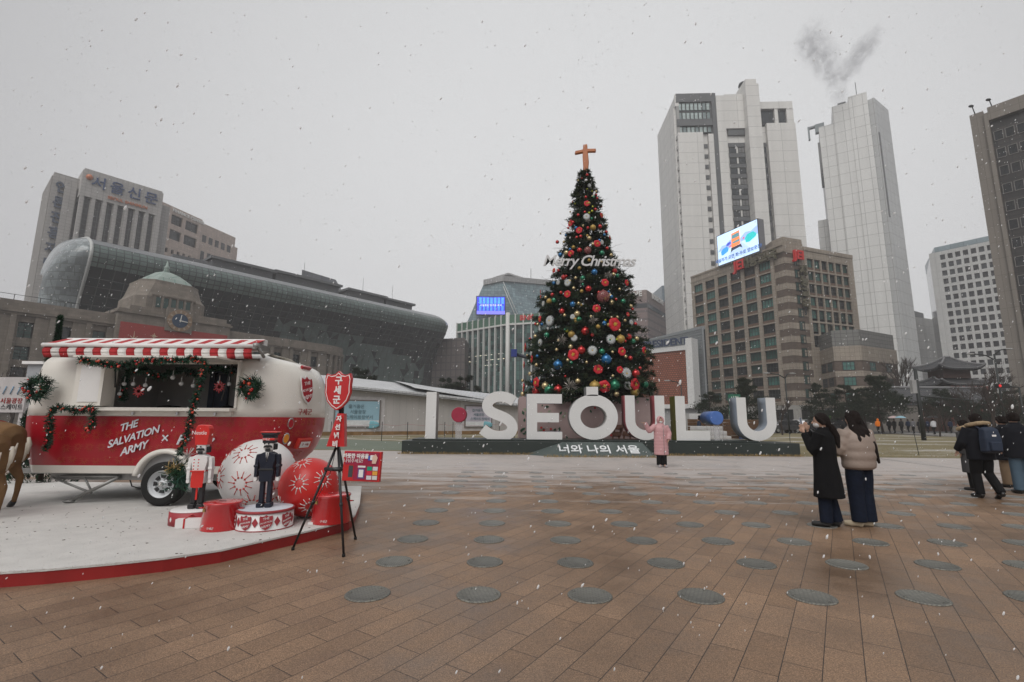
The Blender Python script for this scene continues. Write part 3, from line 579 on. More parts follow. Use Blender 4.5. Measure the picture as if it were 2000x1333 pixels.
# ---- white hotel tower
def hotel():
    A, B, D_ = atZ(1320,185,100), atZ(1541,207,96), atZ(1296,303,100)
    A = Vector((49.7,133.5,0)); B = Vector((84.5,132.0,0)); fr, Lf = wframe(A, B); U, Nn = fr[1], fr[2]
    r = thing('hotel_tower', 'tall white panelled hotel tower with dark window strips behind the brown office block', 'building', A)
    wp = tile('white_panels', (.62,.61,.585), 6.2, 3.35, .05, (.3,.3,.29), .55, .03, streak=.1); dk = mat('dark_cladding', (.085,.09,.095), .5, var=.15, vs=.3)
    b = MB()
    b.obox(fr, .01, 7.5, -22, 0, 0, 87); b.obox(fr, 7.51, 9.1, -22, -1.2, 0, 87)          # left bay + slot
    b.obox(fr, 9.1, 10.6, -22, -.1, 0, 86.5)
    b.obox(fr, 11.9, 14.4, -22, .1, 0, 99); b.obox(fr, 14.41, 20.0, -22, -.8, 0, 99.3)
    b.obox(fr, 14.41, 20.0, -.79, .1, 88, 99.3)
    b.obox(fr, 20.01, 23.9, -16, 2.2, 0, 101.2); b.obox(fr, 20.3, 23.5, -14, 1.8, 101.21, 103)
    b.obox(fr, 23.91, 26.4, -22, -1.0, 0, 89); b.obox(fr, 26.41, Lf, -22, .1, 0, 89.5); b.obox(fr, 23.91, Lf-.4, -22, .2, 94.2, 96.5); b.obox(fr, 29, 30, -21, .1, 89.51, 94.19); b.obox(fr, Lf-2.3, Lf-.3, -21, .1, 89.51, 94.19); b.obox(fr, 23.91, 24.5, -21, .1, 89.51, 94.19)
    b.obox(fr, 0, 11.89, -22, -2.01, 87.01, 99.9); b.build('wall', wp, r)
    d = MB(); d.obox(fr, 0, 11.89, -.6, -.05, 97.2, 100); d.obox(fr, 10.61, 11.89, -22, -.05, 0, 97.19); d.obox(fr, .2, 10.6, -2, -.61, 87.01, 97.19); d.obox(fr, 0, 10.5, -.6, .05, 89.2, 91.4)
    d.obox(fr, 24, Lf-.6, -20, -.6, 89.52, 94.15); d.obox(fr, 15.0, 20.0, -.78, -.2, 86, 88)
    d.build('dark_cladding', dk, r)
    gw = mat('pale_window', (.36,.43,.42), .2, var=.35, vs=1.5)
    windows(r, fr, [(.5+i*1.22, 1.6+i*1.22) for i in range(8)], [(94.5,97),(91.6,93.9),(87.1,89.1)], 1, 1, METAL, [gw, gw, mat('pale_window_dim', (.2,.25,.25), .2, var=.3)], -.46)
    rows = [(10+i*3.35, 11.9+i*3.35) for i in range(22)]
    windows(r, fr, [(15.1,17.2),(17.8,19.8)], rows, 2, 1, METAL, [mat('curtained', (.14,.14,.14), .3, var=.5, vs=2), GD[1]], -.7)
    windows(r, fr, [(24.1,26.2)], rows, 2, 1, METAL, [mat('curtained', (.14,.14,.14), .3), GD[1]], -.9)
    windows(r, fr, [(24.7,28.8),(30.2,34.2)], [(89.9,93.8)], 4, 1, METAL, [GD[1]], -.55)
    box_parts(r, fr, [q for c, e in rows for q in ((15.0, 19.9, -.79, -.60, e+.15, e+1.35), (24.0, 26.3, -.99, -.8, e+.15, e+1.35), (7.6, 9.0, -1.19, -1.0, e+.15, e+1.35))], dk, 'spandrel')
    # ribbed side facing left
    S0, S1 = Vector((55.5,163,0)), Vector((A.x-.02,A.y+.1,0)); f3, L3 = wframe(S0, S1); sd = MB()
    for i in range(10): s = L3*(i+.5)/10; sd.obox(f3, s-.3, s+.3, -.2, .7, 0, 96)
    sd.obox(f3, 0, L3-.2, -.8, .3, 96.01, 100); sd.build('side_fin', wp, r)
    cs = MB(); cs.obox(f3, .1, L3-.2, -.8, 0, 0, 96)
    for k in range(24): cs.obox(f3, .2, L3-.3, .01, .35, 8+k*3.35, 9.2+k*3.35)
    cs.build('side_wall', mat('side_mid_grey', (.27,.27,.265), .6), r)
    ch = MB(); c = fr[0]+U*21.9-Nn*3+Vector((0,0,103)); ch.lathe([(.8,0),(.8,.9),(1.5,1.3),(1.3,2.1),(.4,2.5)], c, 14); ch.build('roof_vent', METAL, r)
    r.scale = (1.25,)*3; r.location = (62.1, 166.9, 0)   # full height of the tower, standing clear behind the office block
hotel()

# ---- brown tiled office block with the video screen
JEI = {}
def jei():
    A = Vector((55.9,145.0,0)); B = Vector((68.1,115.6,0)); B2 = Vector((73.9,117.6,0)); C = Vector((90.9,124.0,0)); Z = 44.
    r = thing('brown_office_block', 'brown tiled office block with green tinted windows and a slanted roof video screen', 'building', B)
    st = tile('beige_tile', (.31,.265,.215), .95, .95, .03, (.15,.13,.11), .7, .08, streak=.2); bk = tile('brown_brick', (.125,.092,.072), .5, .16, .012, (.07,.055,.045), .85, .18, offset=.5, streak=.3)
    br = mat('sill_brick', (.13,.085,.062), .8, var=.25, vs=3)
    frA, La = wframe(A, B); rows = [(8.1+i*3.28, 10.1+i*3.28) for i in range(10)]; rows = [(6.9+i*3.33, 9.15+i*3.33) for i in range(11)]
    wlA = La-2.9; colsA = spread(6, wlA, 3.6, .5); b = MB()
    full = [(c-.75, e) for c, e in rows]
    grid_wall(b, frA, wlA, 5.2, 45.1, colsA, full, .35); b.obox(frA, 0, La, -8, .4, 45.11, 45.9) if False else None
    b.obox(frA, -.2, La+.3, -.5, .45, 43.4, 43.6); b.obox(frA, 0, La, -.6, .5, 45.11, 45.6)
    box_parts(r, frA, [(p+.05, q-.05, -.3, .12, c-.74, c-.03) for p, q in colsA for c, e in rows], br, 'sill_panel')
    windows(r, frA, colsA, rows, 4, 2, METAL, GL, -.22, cap=66)
    # brick corner bay with bands
    ck = MB(); bd = MB(); poly = lambda o: ccw([xy(frA[0]+frA[1]*(wlA+.01)+frA[2]*o), xy(B+(frA[2]*o)+Vector((0,-o,0))), xy(B2+Vector((.5,-1,0))*o), (B2.x,B2.y+4), (B.x-1,B.y+8)])
    ck.prism(poly(.1), 5.2, 44.4); 
    for i in range(13): z = 5.2+i*3.33-1.35; bd.prism(poly(.14), max(z,5.21)-.0, z+1.5 if i else 6.2)
    bd.prism(poly(.2), 43.2, 46.2); bd.prism(poly(.1), 46.21, 47.3)
    frB, Lb = wframe(B2, C); rB = [(c, e) for c, e in rows if e < 44]; colsB = spread(6, Lb-1.0, 2.25, .8)
    grid_wall(b, frB, Lb, 17, 44.4, colsB, [(c-.7,e) for c, e in rB if c > 18], .35); b.obox(frB, 0, Lb, -.6, .5, 44.41, 45.4); b.obox(frB, 0, Lb, -.3, .3, 0, 16.99)
    windows(r, frB, colsB, [x for x in rB if x[0] > 18], 2, 2, METAL, GL, -.22, cap=100)
    box_parts(r, frB, [(p+.05, q-.05, -.3, .12, c-.66, c-.03) for p, q in colsB for c, e in rB if c > 30], br, 'sill_panel')
    b.build('wall', st, r); ck.build('brick_bay', bk, r); bd.build('stone_band', st, r)
    core(r, ccw([xy(A-frA[2]*.6), xy(B+Vector((-.2,1.2,0))), xy(B2+Vector((0,1,0))), xy(C-frB[2]*.6), (C.x-8,C.y+25), (A.x+14,A.y+8)]), 44.8, GD[0], 'core_wall')
    f5, l5 = wframe(B, B2); wb = [(l5*.46,l5*.46+1.7)]; 
    windows(r, (f5[0]+f5[2]*.15, f5[1], f5[2]), wb, [(c,e) for c, e in rows], 2, 2, METAL, GL, 0, cap=100)
    # lower wing on the right
    E0, E1, E2 = Vector((74.6,110.6,0)), Vector((79.6,108.6,0)), Vector((93.5,116.0,0))
    lw = [(76.6,119), xy(E0), xy(E1), xy(E2), (92,128), (80,126)]
    core(r, ccw(lw), 17.2, bk, 'lower_wing'); gr = lambda o, z0, z1, mt, nm: core(r, ccw([(x+(o*.6 if x > 90 else -o*.5), y-o) for x, y in lw[:4]]+lw[4:]), z1, mt, nm, z0)
    for z in (4.6,8.1,11.6): gr(.06, z, z+1.25, st, 'wing_band')
    gr(.12, 15.2, 18.6, st, 'wing_parapet'); gr(-.2, 18.61, 22.4, tile('roof_screen', (.17,.17,.16), 1.2, .9, .06, (.08,.08,.08), .6), 'roof_screen')
    for f_, l_ in (wframe(Vector((76.6,119,0)), E0), wframe(E0, E1), wframe(E1, E2)):
        windows(r, (f_[0]+f_[2]*.02, f_[1], f_[2]), spread(2 if l_ > 6 else 1, l_, 2.4, .6), [(6.1,8.0),(9.5,11.5),(13,15)], 3, 2, METAL, GL, 0, cap=130)
    # ground floor shopfronts
    sh = MB(); sh.obox(frA, 0, La, -.5, .2, 4.2, 5.19)
    for s in (0.2,5.5,11,16.5,22,La-1): sh.obox(frA, s, s+.8, -.5, .25, 0, 4.19)
    sh.obox(f5, 0, l5, -.5, .2, 4.2, 5.19); sh.obox(f5, 0, .8, -.5, .3, 0, 4.19); sh.obox(f5, l5-.8, l5, -.5, .3, 0, 4.19); sh.build('shopfront', mat('shop_stone', (.34,.33,.31), .6), r)
    s3 = MB(); f6 = (Vector((69.5,107.6,0)), Vector((1,.03,0)).normalized(), Vector((.03,-1,0)).normalized()); s3.obox(f6, 0, 24, -.2, .25, 2.9, 4.3); s3.build('fascia', mat('fascia_dark', (.05,.055,.055), .5), r)
    s4 = MB(); s4.obox(f6, 1, 6, .26, .34, 2.9, 3.3); s4.obox(f6, 0, 1, -.1, .2, 0, 2.8); s4.build('green_shop_sign', mat('shop_green', (.12,.35,.04), .5), r)
    s5 = MB(); s5.obox(frA, 12, 16, .26, .36, 4.5, 5.0); s5.build('red_shop_sign', mat('shop_red', (.4,.02,.015), .5), r); s6 = MB(); s6.obox(frA, 16.6, 21.5, .26, .36, 2.2, 4.2); s6.build('white_poster', mat('shop_white', (.6,.58,.58), .5), r)
    # lettering
    onp0 = lambda u, v: (lambda d, A_: Vector((0,0,EYE))+d*((A_-Vector((0,0,EYE))).dot(frA[2])/d.dot(frA[2])))(ray(u, v), frA[0]+frA[2]*1.1)
    red = mat('sign_red', (.55,.02,.02), .5); dkl = mat('sign_bronze', (.10,.09,.055), .5)
    O = onp0(1444,519); text('JEI', 3.6, red, r, O, frA[1], (0,0,1), .7, 'sign_letters', bold=.09)
    O = onp0(1481,508); text('재능교육', 3.0, dkl, r, O, frA[1], (0,0,1), .6, 'sign_letters', bold=.1)
    O = B+(B2-B)*.6+Vector((.4,-.7,0)); f5u = f5[1]; text('JEI', 3.2, red, r, Vector((O.x,O.y,42.6)), f5u, (0,0,1), .7, 'sign_letters', bold=.09)
    O = B+(B2-B)*.80+f5[2]*.9
    for i, ch in enumerate('재능교육'): text(ch, 2.7, dkl, r, Vector((O.x,O.y,38.7-i*2.9)), f5u, (0,0,1), .5, 'sign_letters', bold=.1)
    bar = MB(); bar.obox(f5, l5*.80-.25, l5*.80+.25, .45, .6, 27.5, 40); bar.build('sign_post', METAL, r)
    # roof video screen
    onp = lambda u, v, n: (lambda d, A_: Vector((0,0,EYE))+d*((A_-Vector((0,0,EYE))).dot(frA[2])/d.dot(frA[2])))(ray(u, v), frA[0]+frA[2]*n)
    T = [onp(1395,463,1.2), onp(1474,433,1.2)]; Bt = [onp(1404,521,1.2), onp(1483,489,1.2)]
    O = Vector((Bt[0].x,Bt[0].y,0)); Uv = Vector((Bt[1].x-Bt[0].x, Bt[1].y-Bt[0].y, 0)); Wd = Uv.length; Uv.normalize(); fs = (O, Uv, Vector((Uv.y,-Uv.x,0)))
    z0, z1 = (Bt[0].z+Bt[1].z)/2, (T[0].z+T[1].z)/2; H_ = z1-z0
    sc = MB(); sc.obox(fs, -.2, Wd+.2, -2.2, -.1, z0-.4, z1+.2); so_ = sc.build('screen', mat('screen_grey', (.16,.16,.17), .5), r)
    lg = MB(); lg.obox(fs, 1, Wd-1, -2.4, -.6, 45.6, z0-.61) if z0-.61 > 45.7 else None; 
    if lg.v: lg.build('screen_support', METAL, so_)
    Yv = Vector((0,0,1)); O3 = Vector((O.x,O.y,z0))
    def pic(name, polys, mt, d=.03):
        p_ = MB()
        for q in polys: p_.slab([(x*Wd, y*H_) for x, y in q], O3, Uv, Yv, d, d+.02)
        return p_.build(name, mt, so_)
    E_ = .72
    fm = MB(); fm.obox(fs, -.2, Wd+.2, -.09, -.02, z0-.2, z1+.2); fm.build('screen_frame', METAL, so_)
    sky_ = mat('screen_sky', (.55,.72,.95), .5, emit=E_, var=.05, vs=.2); pic('screen_picture', [[(0,0),(1,0),(1,1),(0,1)]], sky_, 0)
    pic('screen_hills', [[(0,.45),(.12,.62),(.22,.60),(.34,.72),(.42,.6),(.42,.45)], [(.58,.62),(.72,.76),(.84,.72),(1,.82),(1,.55),(.58,.5)]], mat('screen_hill', (.32,.45,.75), .5, emit=E_), .03)
    pic('screen_road', [[(.2,.06),(.9,.06),(.62,.5),(.45,.5)]], mat('screen_road', (.45,.6,.85), .5, emit=E_), .06)
    pic('screen_truck', [[(.36,.42),(.38,.88),(.58,.9),(.58,.45)]], mat('screen_orange', (.95,.25,.08), .5, emit=E_), .09)
    pic('screen_truck_glass', [[(.39,.70),(.39,.82),(.57,.84),(.57,.71)], [(.40,.54),(.40,.6),(.57,.62),(.57,.55)]], mat('screen_teal_dark', (.08,.25,.3), .5, emit=E_), .12)
    pic('screen_plough', [[(.34,.28),(.36,.42),(.60,.44),(.63,.30),(.57,.36),(.40,.33)]], mat('screen_black', (.02,.03,.05), .5, emit=E_), .12)
    pic('screen_car', [[(.10,.30),(.09,.42),(.14,.50),(.25,.53),(.29,.44),(.27,.36),(.14,.29)]], mat('screen_car_blue', (.04,.3,.75), .5, emit=E_), .09)
    pic('screen_car', [[(.72,.42),(.70,.55),(.76,.66),(.90,.68),(.97,.58),(.96,.5),(.80,.40)]], mat('screen_car_teal', (.02,.5,.5), .5, emit=E_), .09)
    pic('screen_car', [[(.24,.54),(.24,.60),(.28,.64),(.35,.64),(.36,.58),(.30,.54)]], mat('screen_car_navy', (.06,.08,.5), .5, emit=E_), .09)
    pic('screen_arrow', [[(.30,.46),(.33,.52),(.37,.52),(.35,.49)], [(.64,.58),(.68,.62),(.69,.56)]], mat('screen_red', (.7,.03,.06), .5, emit=E_), .1)
    text('제설차가 오면 좌·우로 양보운전!', H_*.135, mat('screen_navy', (.02,.08,.25), .5, emit=E_), so_, O3+Uv*(Wd*.5)+Yv*(H_*.14)+fs[2]*.12, Uv, Yv, .03, bold=.02)
jei()

# ---- hotel podium: brick lattice building and grey louvre screen
def president():
    A, B = Vector((32.5,122,0)), Vector((42.6,111.8,0)); fr, Lf = wframe(A, B)
    r = thing('brick_lattice_building', 'low building with an orange-red brick lattice wall framed in white, beside the Christmas tree', 'building', A)
    lat = tile('brick_lattice', (.30,.095,.05), .62, .5, .10, (.12,.04,.025), .8, .12, offset=.5, bump=.8); core(r, ccw([xy(A-fr[2]*.5), xy(B-fr[2]*.5), (B.x+1,B.y+9), (A.x+3,A.y+8)]), 18.8, mat('grey_render', (.3,.3,.3), .7))
    b = MB(); b.obox(fr, 0, Lf-1.6, -.4, .2, 5.2, 17.9); b.build('lattice_wall', lat, r)
    w = MB(); w.obox(fr, Lf-1.59, Lf, -2.5, .8, 4.2, 20.6); w.obox(fr, -1, Lf-1.6, -1, .5, 17.91, 19.0); w.obox(fr, 0, Lf-1.6, -.5, .4, 4.2, 5.19); w.build('white_frame', mat('frame_white', (.6,.6,.59), .6), r)
    O = fr[0]+fr[1]*(Lf*.52)+fr[2]*.6; text('PRESIDENT', 2.4, mat('sign_navy', (.03,.05,.10), .5), r, Vector((O.x,O.y,20.0)), fr[1], (0,0,1), .4, 'sign_letters', bold=.04)
    g = MB(); g.obox(fr, 0, Lf, -1.5, -.6, 0, 4.1); g.build('ground_floor', GD[0], r)
    A, B = Vector((38,136,0)), Vector((46.2,114.6,0)); fr, Lf = wframe(A, B)
    r = thing('louvre_building', 'grey metal grille block standing between the brick lattice and the brown office block', 'building', A)
    core(r, ccw([xy(A-fr[2]*.7), xy(B-fr[2]*.7), (B.x+3,B.y+10), (A.x+9,A.y+4)]), 22.9, mat('louvre_back', (.05,.055,.06), .6)); b = MB()
    for i in range(46): s = Lf*i/45; b.obox(fr, s-.09, s+.09, -.2, .3, 0, 23.3)
    for i in range(33): b.obox(fr, 0, Lf, -.1, .22, .5+i*.7, .72+i*.7)
    b.obox(fr, 0, Lf, -.65, .35, 23.31, 24.0); b.build('grille', mat('grille_grey', (.27,.29,.30), .5, metal=.2), r)
    c = MB(); f2 = (Vector((50.8,112.2,0)), Vector((.72,-.69,0)), Vector((-.69,-.72,0))); 
president()

# ---- tall white tower with steam
def white_tower():
    A, B = Vector((129.5,187,0)), Vector((146.2,176.3,0)); Lf = (B-A).length; fr, Lf = wframe(A, B); U, Nn = fr[1], fr[2]
    r = thing('white_tower', 'tallest slim white panelled tower with steam rising from its roof', 'building', A)
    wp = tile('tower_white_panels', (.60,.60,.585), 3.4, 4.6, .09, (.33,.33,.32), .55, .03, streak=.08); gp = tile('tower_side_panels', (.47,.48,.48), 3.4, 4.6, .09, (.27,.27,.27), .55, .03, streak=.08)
    b = MB(); b.obox(fr, 0, 5.2, -20, 0, 0, 124.5); b.obox(fr, 5.21, 17.2, -14, .5, 0, 131.8); b.obox(fr, 11, 17.2, -13.9, .8, 0, 134); b.obox(fr, -3.4, -.01, -20, -7, 0, 86)
    b.build('wall', wp, r)
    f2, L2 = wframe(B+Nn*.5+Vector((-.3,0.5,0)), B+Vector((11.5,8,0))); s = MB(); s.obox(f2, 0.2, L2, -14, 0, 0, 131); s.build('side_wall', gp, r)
    k = MB(); k.obox(f2, .6, 1.8, .01, .12, 80, 116); k.build('window_slot', GD[0], r); k = MB(); k.obox(fr, -.9, -.02, -2, -.6, 98, 118); k.build('window_slot', GD[0], r)
    f = MB(); f.obox(fr, 7.4, 10.2, -3, -1, 131.81, 133.4); f.build('roof_vent', METAL, r)
    t = MB(); O = fr[0]; t.obox(fr, -1.2, 2.2, -6, -4, 124.6, 128.4); t.obox(fr, -3.2, -1.21, -6, -4.6, 127.6, 128.4); t.obox(fr, -3.9, -3.21, -6, -4.4, 122.5, 128.4); ta = MB(); ta.tube([O+U*14+Vector((0,0,133)), O+U*14+Vector((0,0,140))], .12, 5); ta.build('mast', METAL, r); t.build('roof_plant', mat('plant_pale', (.2,.23,.24), .6), r)
white_tower()
# ---- grid-window building, grey block, right edge tower
def grid_block():
    A = Vector((175.3,194,0)); B = Vector((205,152,0)); B = A+Vector((.585,-.81,0))*44; fr, Lf = wframe(A, B)
    r = thing('grid_window_block', 'white office block with a dense grid of small dark windows near the right edge', 'building', A)
    st = tile('grid_panels', (.5,.5,.49), 2.2, 3.0, .04, (.32,.32,.31), .6, .03); cols = [(3.4+i*2.35, 5.0+i*2.35) for i in range(16)]; rows = [(6+i*3.42, 8.2+i*3.42) for i in range(19)]
    b = MB(); grid_wall(b, fr, Lf, 0, 71.2, cols, rows, .35); b.build('wall', st, r); WCNT[r.name] = 0
    rows.sort(key=lambda c: -c[0]); windows(r, fr, cols[:8], rows, 1, 1, METAL, GD, -.2, cap=100); windows(r, fr, cols[8:], rows, 1, 1, METAL, GD, -.2, cap=100)
    core(r, ccw([xy(A-fr[2]*.8), xy(B-fr[2]*.8), (B.x+20,B.y+20), (A.x+20,A.y+25)]), 70, GD[0], 'core_wall')
    core(r, ccw([xy(A-fr[2]*2+fr[1]*1.5), xy(B-fr[2]*2), (B.x+20,B.y+20), (A.x+19,A.y+24)]), 74, tile('roof_glass', (.24,.30,.33), 4, 8, .1, (.14,.18,.2), .3), 'roof_floor', 70.01)
grid_block()
a_ = atZ(1778,618,52); b_ = atZ(1824,625,52)
r = slab_tower('grey_block', 'small grey block wedged between the white tower and the grid-window block', [a_, b_+Vector((1,0,0)), b_+Vector((12,25,0)), a_+Vector((8,25,0))], 52, tile('grey_wedge', (.33,.33,.32), 5, 4, .08, (.2,.2,.2)))
core(r, ccw([xy(a_+Vector((1,1,0))), xy(b_+Vector((-4,1,0))), xy(b_+Vector((2,14,0))), xy(a_+Vector((5,14,0)))]), 55.5, mat('plant_grey', (.12,.125,.13), .7), 'roof_plant', 52.01)
b = MB(); b.box(b_.x-1.2, b_.x+1.05, b_.y-.4, b_.y-.05, 0, 52.2); b.build('window_strip', GD[0], r)
def edge_tower():
    A = Vector((88.2,84.9,0)); D = Vector((.605,-.796,0)); fr = (A, D, Vector((D.y,-D.x,0))); Lf = 34.
    r = thing('edge_tower', 'beige tower with dark recessed window wall cut off by the right edge of the picture', 'building', A)
    st = tile('edge_stone', (.20,.178,.155), 1.9, 3.1, .04, (.14,.12,.10), .75, .05, streak=.15); b = MB()
    b.obox(fr, 0, 1.9, -20, 0, 0, 60); b.obox(fr, 1.91, 2.5, -20, .4, 0, 59.2); b.obox(fr, 2.51, Lf, -20, .3, 57.6, 60.2); b.obox(fr, 2.51, Lf, -20, -2.2, 0, 57.5); b.build('wall', st, r)
    g = tile('edge_dark_cladding', (.03,.027,.025), 1.6, 3.5, .08, (.015,.015,.015), .3, .4); c = MB(); c.obox(fr, 2.51, Lf, -2.19, -.6, 0, 57.55); c.build('dark_wall', g, r)
    cols = [(2.75+i*1.5, 4.0+i*1.5) for i in range(9)]; windows(r, fr, cols[:6], [(4.5+i*3.5, 6.4+i*3.5) for i in range(15)][::-1], 1, 1, mat('frame_pale', (.18,.17,.16), .5), [GD[0]], -.55, cap=100)
    t = MB(); 
    for s in (.8,3.2): p = A+D*s; t.tube([p+Vector((0,0,60)), p+Vector((-.3,0,61.4))], .09, 5); t.ball(p+Vector((-.5,0,61.6)), (.5,.3,.25), 8, 5)
    t.build('roof_lamp', METAL, r)
edge_tower()
# ================================================================ STAGE AND CARAVAN
XA, YA, ZA = Vector((1,0,0)), Vector((0,1,0)), Vector((0,0,1)); NF = Vector((0,-1,0))
red = mat('paint_red', (.34,.003,.013), .34, var=.06, coat=.25); cream = mat('paint_cream', (.74,.71,.65), .35, var=.03, coat=.4); white = mat('white_paint', (.74,.73,.72), .45, var=.04)
black = mat('black_paint', (.015,.015,.017), .4, var=.1); rubber = mat('rubber', (.02,.02,.02), .8, bump=.3, bs=60); chrome = mat('chrome', (.6,.6,.6), .2, metal=1.); dred = mat('red_cloth', (.32,.02,.02), .8)
steel = mat('galvanised_steel', (.30,.30,.29), .5, metal=.7, var=.25)
t = thing('round_stage', 'low round stage with white felt top and glossy red edge, carrying the caravan', 'stage', (-6,7,0))
pts = [(705,950),(707,958),(701,985),(692,1006),(682,1016),(657,1023),(601,1037),(545,1049),(432,1074),(320,1090),(225,1100),(90,1112),(0,1118)]
edge = [xy(atZ(u, v, .13)) for u, v in pts[2:]]; tip = xy(atZ(705,950,.13))
front = [(-9.0,4.9),(-7.0,4.52)]
outl = [tip]+edge+[(-5.6,4.44)]+front[::-1]+[(-12.5,6.5),(-13.5,9),(-12,10.6)]
outl = ccw(outl)
b = MB(); b.prism(outl, 0, .112); b.build('edge_board', mat('stage_red', (.27,.012,.012), .4, var=.15, bump=.1, bs=8), t)
cx = sum(p[0] for p in outl)/len(outl); cy = sum(p[1] for p in outl)/len(outl)
felt = mat('white_felt', (.68,.665,.64), .95, var=.07, vs=5, bump=1., bs=90)
b = MB(); b.prism([(x+(x-cx)*.004, y+(y-cy)*.004) for x, y in outl], .113, .132); b.build('felt_top', felt, t)
fz = np.array([[0,0,0]]); n = 16000; P = []; D = []   # fuzz along the felt edge and over its near part
for i in range(n):
    if i < 6000:
        k = RND.randrange(len(outl)); a, c = Vector(outl[k]), Vector(outl[(k+1) % len(outl)]); q = a.lerp(c, RND.random())
    else: q = Vector((RND.uniform(-6,-1.9), RND.uniform(4.6,6.4)))
    P.append((q.x, q.y, .131 if i > 6000 else RND.uniform(.118,.132))); D.append((RND.gauss(0,.008), RND.gauss(-.004,.008), RND.uniform(.001,.010)))
def inside(x, y):
    c = False
    for i in range(len(outl)):
        (x1,y1),(x2,y2) = outl[i-1], outl[i]
        if (y1 > y) != (y2 > y) and x < (x2-x1)*(y-y1)/(y2-y1)+x1: c = not c
    return c
keep = [i for i in range(n) if i < 6000 or inside(P[i][0], P[i][1])]
P = np.array(P)[keep]; D = np.array(D)[keep]; Wd = np.random.RandomState(1).normal(0,.0016,(len(P),3)); b = MB(); b.blades(P, D, Wd); b.build('felt_pile', felt, t, uv=False)
b = MB(); dirt = random.Random(5)
for i in range(260):
    x, y = dirt.uniform(-9.5,-2.4), dirt.gauss(6.3,.9)
    if inside(x, y) and not (y > 7.7 and x < -3.4): s = dirt.uniform(.003,.011)*(2.2 if dirt.random() < .05 else 1); b.ball((x,y,.1345), (s*dirt.uniform(.6,1.8),s,.003), 6, 3)
tag(b.build('dirt_specks', mat('dirt', (.10,.07,.05), .9)), 'scattered brown dirt specks and leaf crumbs on the white felt stage', 'dirt', kind='stuff')
b = MB(); b.box(-2.62,-2.3,6.52,6.6,.133,.16); tag(b.build('white_plank', white), 'short white wooden wedge lying under the red ball', 'wedge')
t2 = MB()
for x, y in ((-3.1,4.97),(-5,4.55),(-2.15,5.9)): t2.box(x-.16,x+.16,y+.0,y+.08,-.0,.02)

# ---- caravan
CV = thing('caravan', 'rounded cream and red vintage food caravan with striped awning, parked on the white stage', 'caravan', (-5.6,8.75,.13))
Y0, Y1 = 7.8, 9.75; ym = (Y0+Y1)/2
def outline():
    p = []
    for i in range(13): a = -math.pi/2+math.pi*i/12; p.append((-4.26+.77*math.cos(a)**.85, ym+(Y1-Y0)/2*math.sin(a), math.cos(a), math.sin(a)))
    for x in (-4.48,-5.0,-5.5,-6.0,-6.46,-7.0): p.append((x, Y1, 0, 1))
    for i in range(9): a = math.pi/2+math.pi*i/8; p.append((-7.66+.55*math.cos(a), ym+(Y1-Y0)/2*math.sin(a), math.cos(a), math.sin(a)))
    for x in (-7.0,-6.46,-6.0,-5.5,-5.0,-4.48): p.append((x, Y0, 0, -1))
    return p
OUT = outline()
PZ = [(.595,.62,.32,.12),(.72,.40,.26,.09),(.86,.22,.2,.06),(1.0,.12,.14,.03),(1.15,.055,.08,.012),(1.3,.018,.03,.003),(1.42,.005,.01,0),(1.5,0,0,0),(1.64,0,.02,0),(1.8,.01,.06,0),(1.95,.02,.11,.003),(2.1,.05,.17,.008),(2.22,.10,.23,.012),(2.36,.20,.34,.02),(2.41,.29,.42,.06),(2.47,.45,.55,.14),(2.53,.75,.75,.28),(2.575,1.0,1.0,.5),(2.60,1.25,1.25,.75)]
def cvp(i, z, out=0.):
    x, y, nx, ny = OUT[i % len(OUT)]
    for (za, ra, la, sa), (zb, rb, lb, sb) in zip(PZ, PZ[1:]):
        if za <= z <= zb+1e-6: k = (z-za)/(zb-za); er, el, es = ra+(rb-ra)*k, la+(lb-la)*k, sa+(sb-sa)*k; break
    ex = er if nx > 0 else el
    return Vector((x-ex*nx+out*nx, y-es*(ny if abs(ny) > .999 else ny*abs(ny)**.3)+out*ny, z))
def cvs(u, z, out=0.):   # continuous position along the outline index
    i = math.floor(u); return cvp(i, z, out).lerp(cvp(i+1, z, out), u-i)
NO = len(OUT); iw = [i for i in range(NO) if OUT[i][1] == Y0 and -6.47 < OUT[i][0] < -4.47]  # window columns
def shellpart(z0, z1, name, mt, hole=False, cap=False, inner=0.):
    zs = [p[0] for p in PZ if z0-1e-6 <= p[0] <= z1+1e-6]; b = MB(); ks = [b.add([cvp(i, z) for i in range(NO)]) for z in zs]
    for a, zc, c in zip(ks, zs, ks[1:]):
        for i in range(NO):
            j = (i+1) % NO
            if hole and 1.63 < zc < 2.35 and i in iw and j in iw: continue
            b.face((a+i, a+j, c+j, c+i), True)
    if cap: b.face([ks[-1]+i for i in range(NO)], True)
    o = b.build(name, mt, CV)
    if hole or cap:
        s = o.modifiers.new('solid', 'SOLIDIFY'); s.thickness = .025; s.offset = -1
    return o
shellpart(1.5, 2.60, 'upper_body', cream, True, True); body = shellpart(.72, 1.5, 'lower_body', red); shellpart(.595, .72, 'skirt', cream)
b = MB(); b.prism([xy(cvp(i, .6)) for i in range(NO)], .597, .61); b.box(-7.5,-4.2,8.05,8.15,.48,.597); b.box(-7.5,-4.2,9.4,9.5,.48,.597); b.box(-7.5,-7.4,8.16,9.39,.48,.596); b.box(-4.6,-4.5,8.16,9.39,.48,.596)
b.box(-8.7,-7.5,8.7,8.8,.5,.58); b.build('chassis', steel, CV)
b = MB(); xa, xb = -6.46, -4.48   # interior seen through the hatch
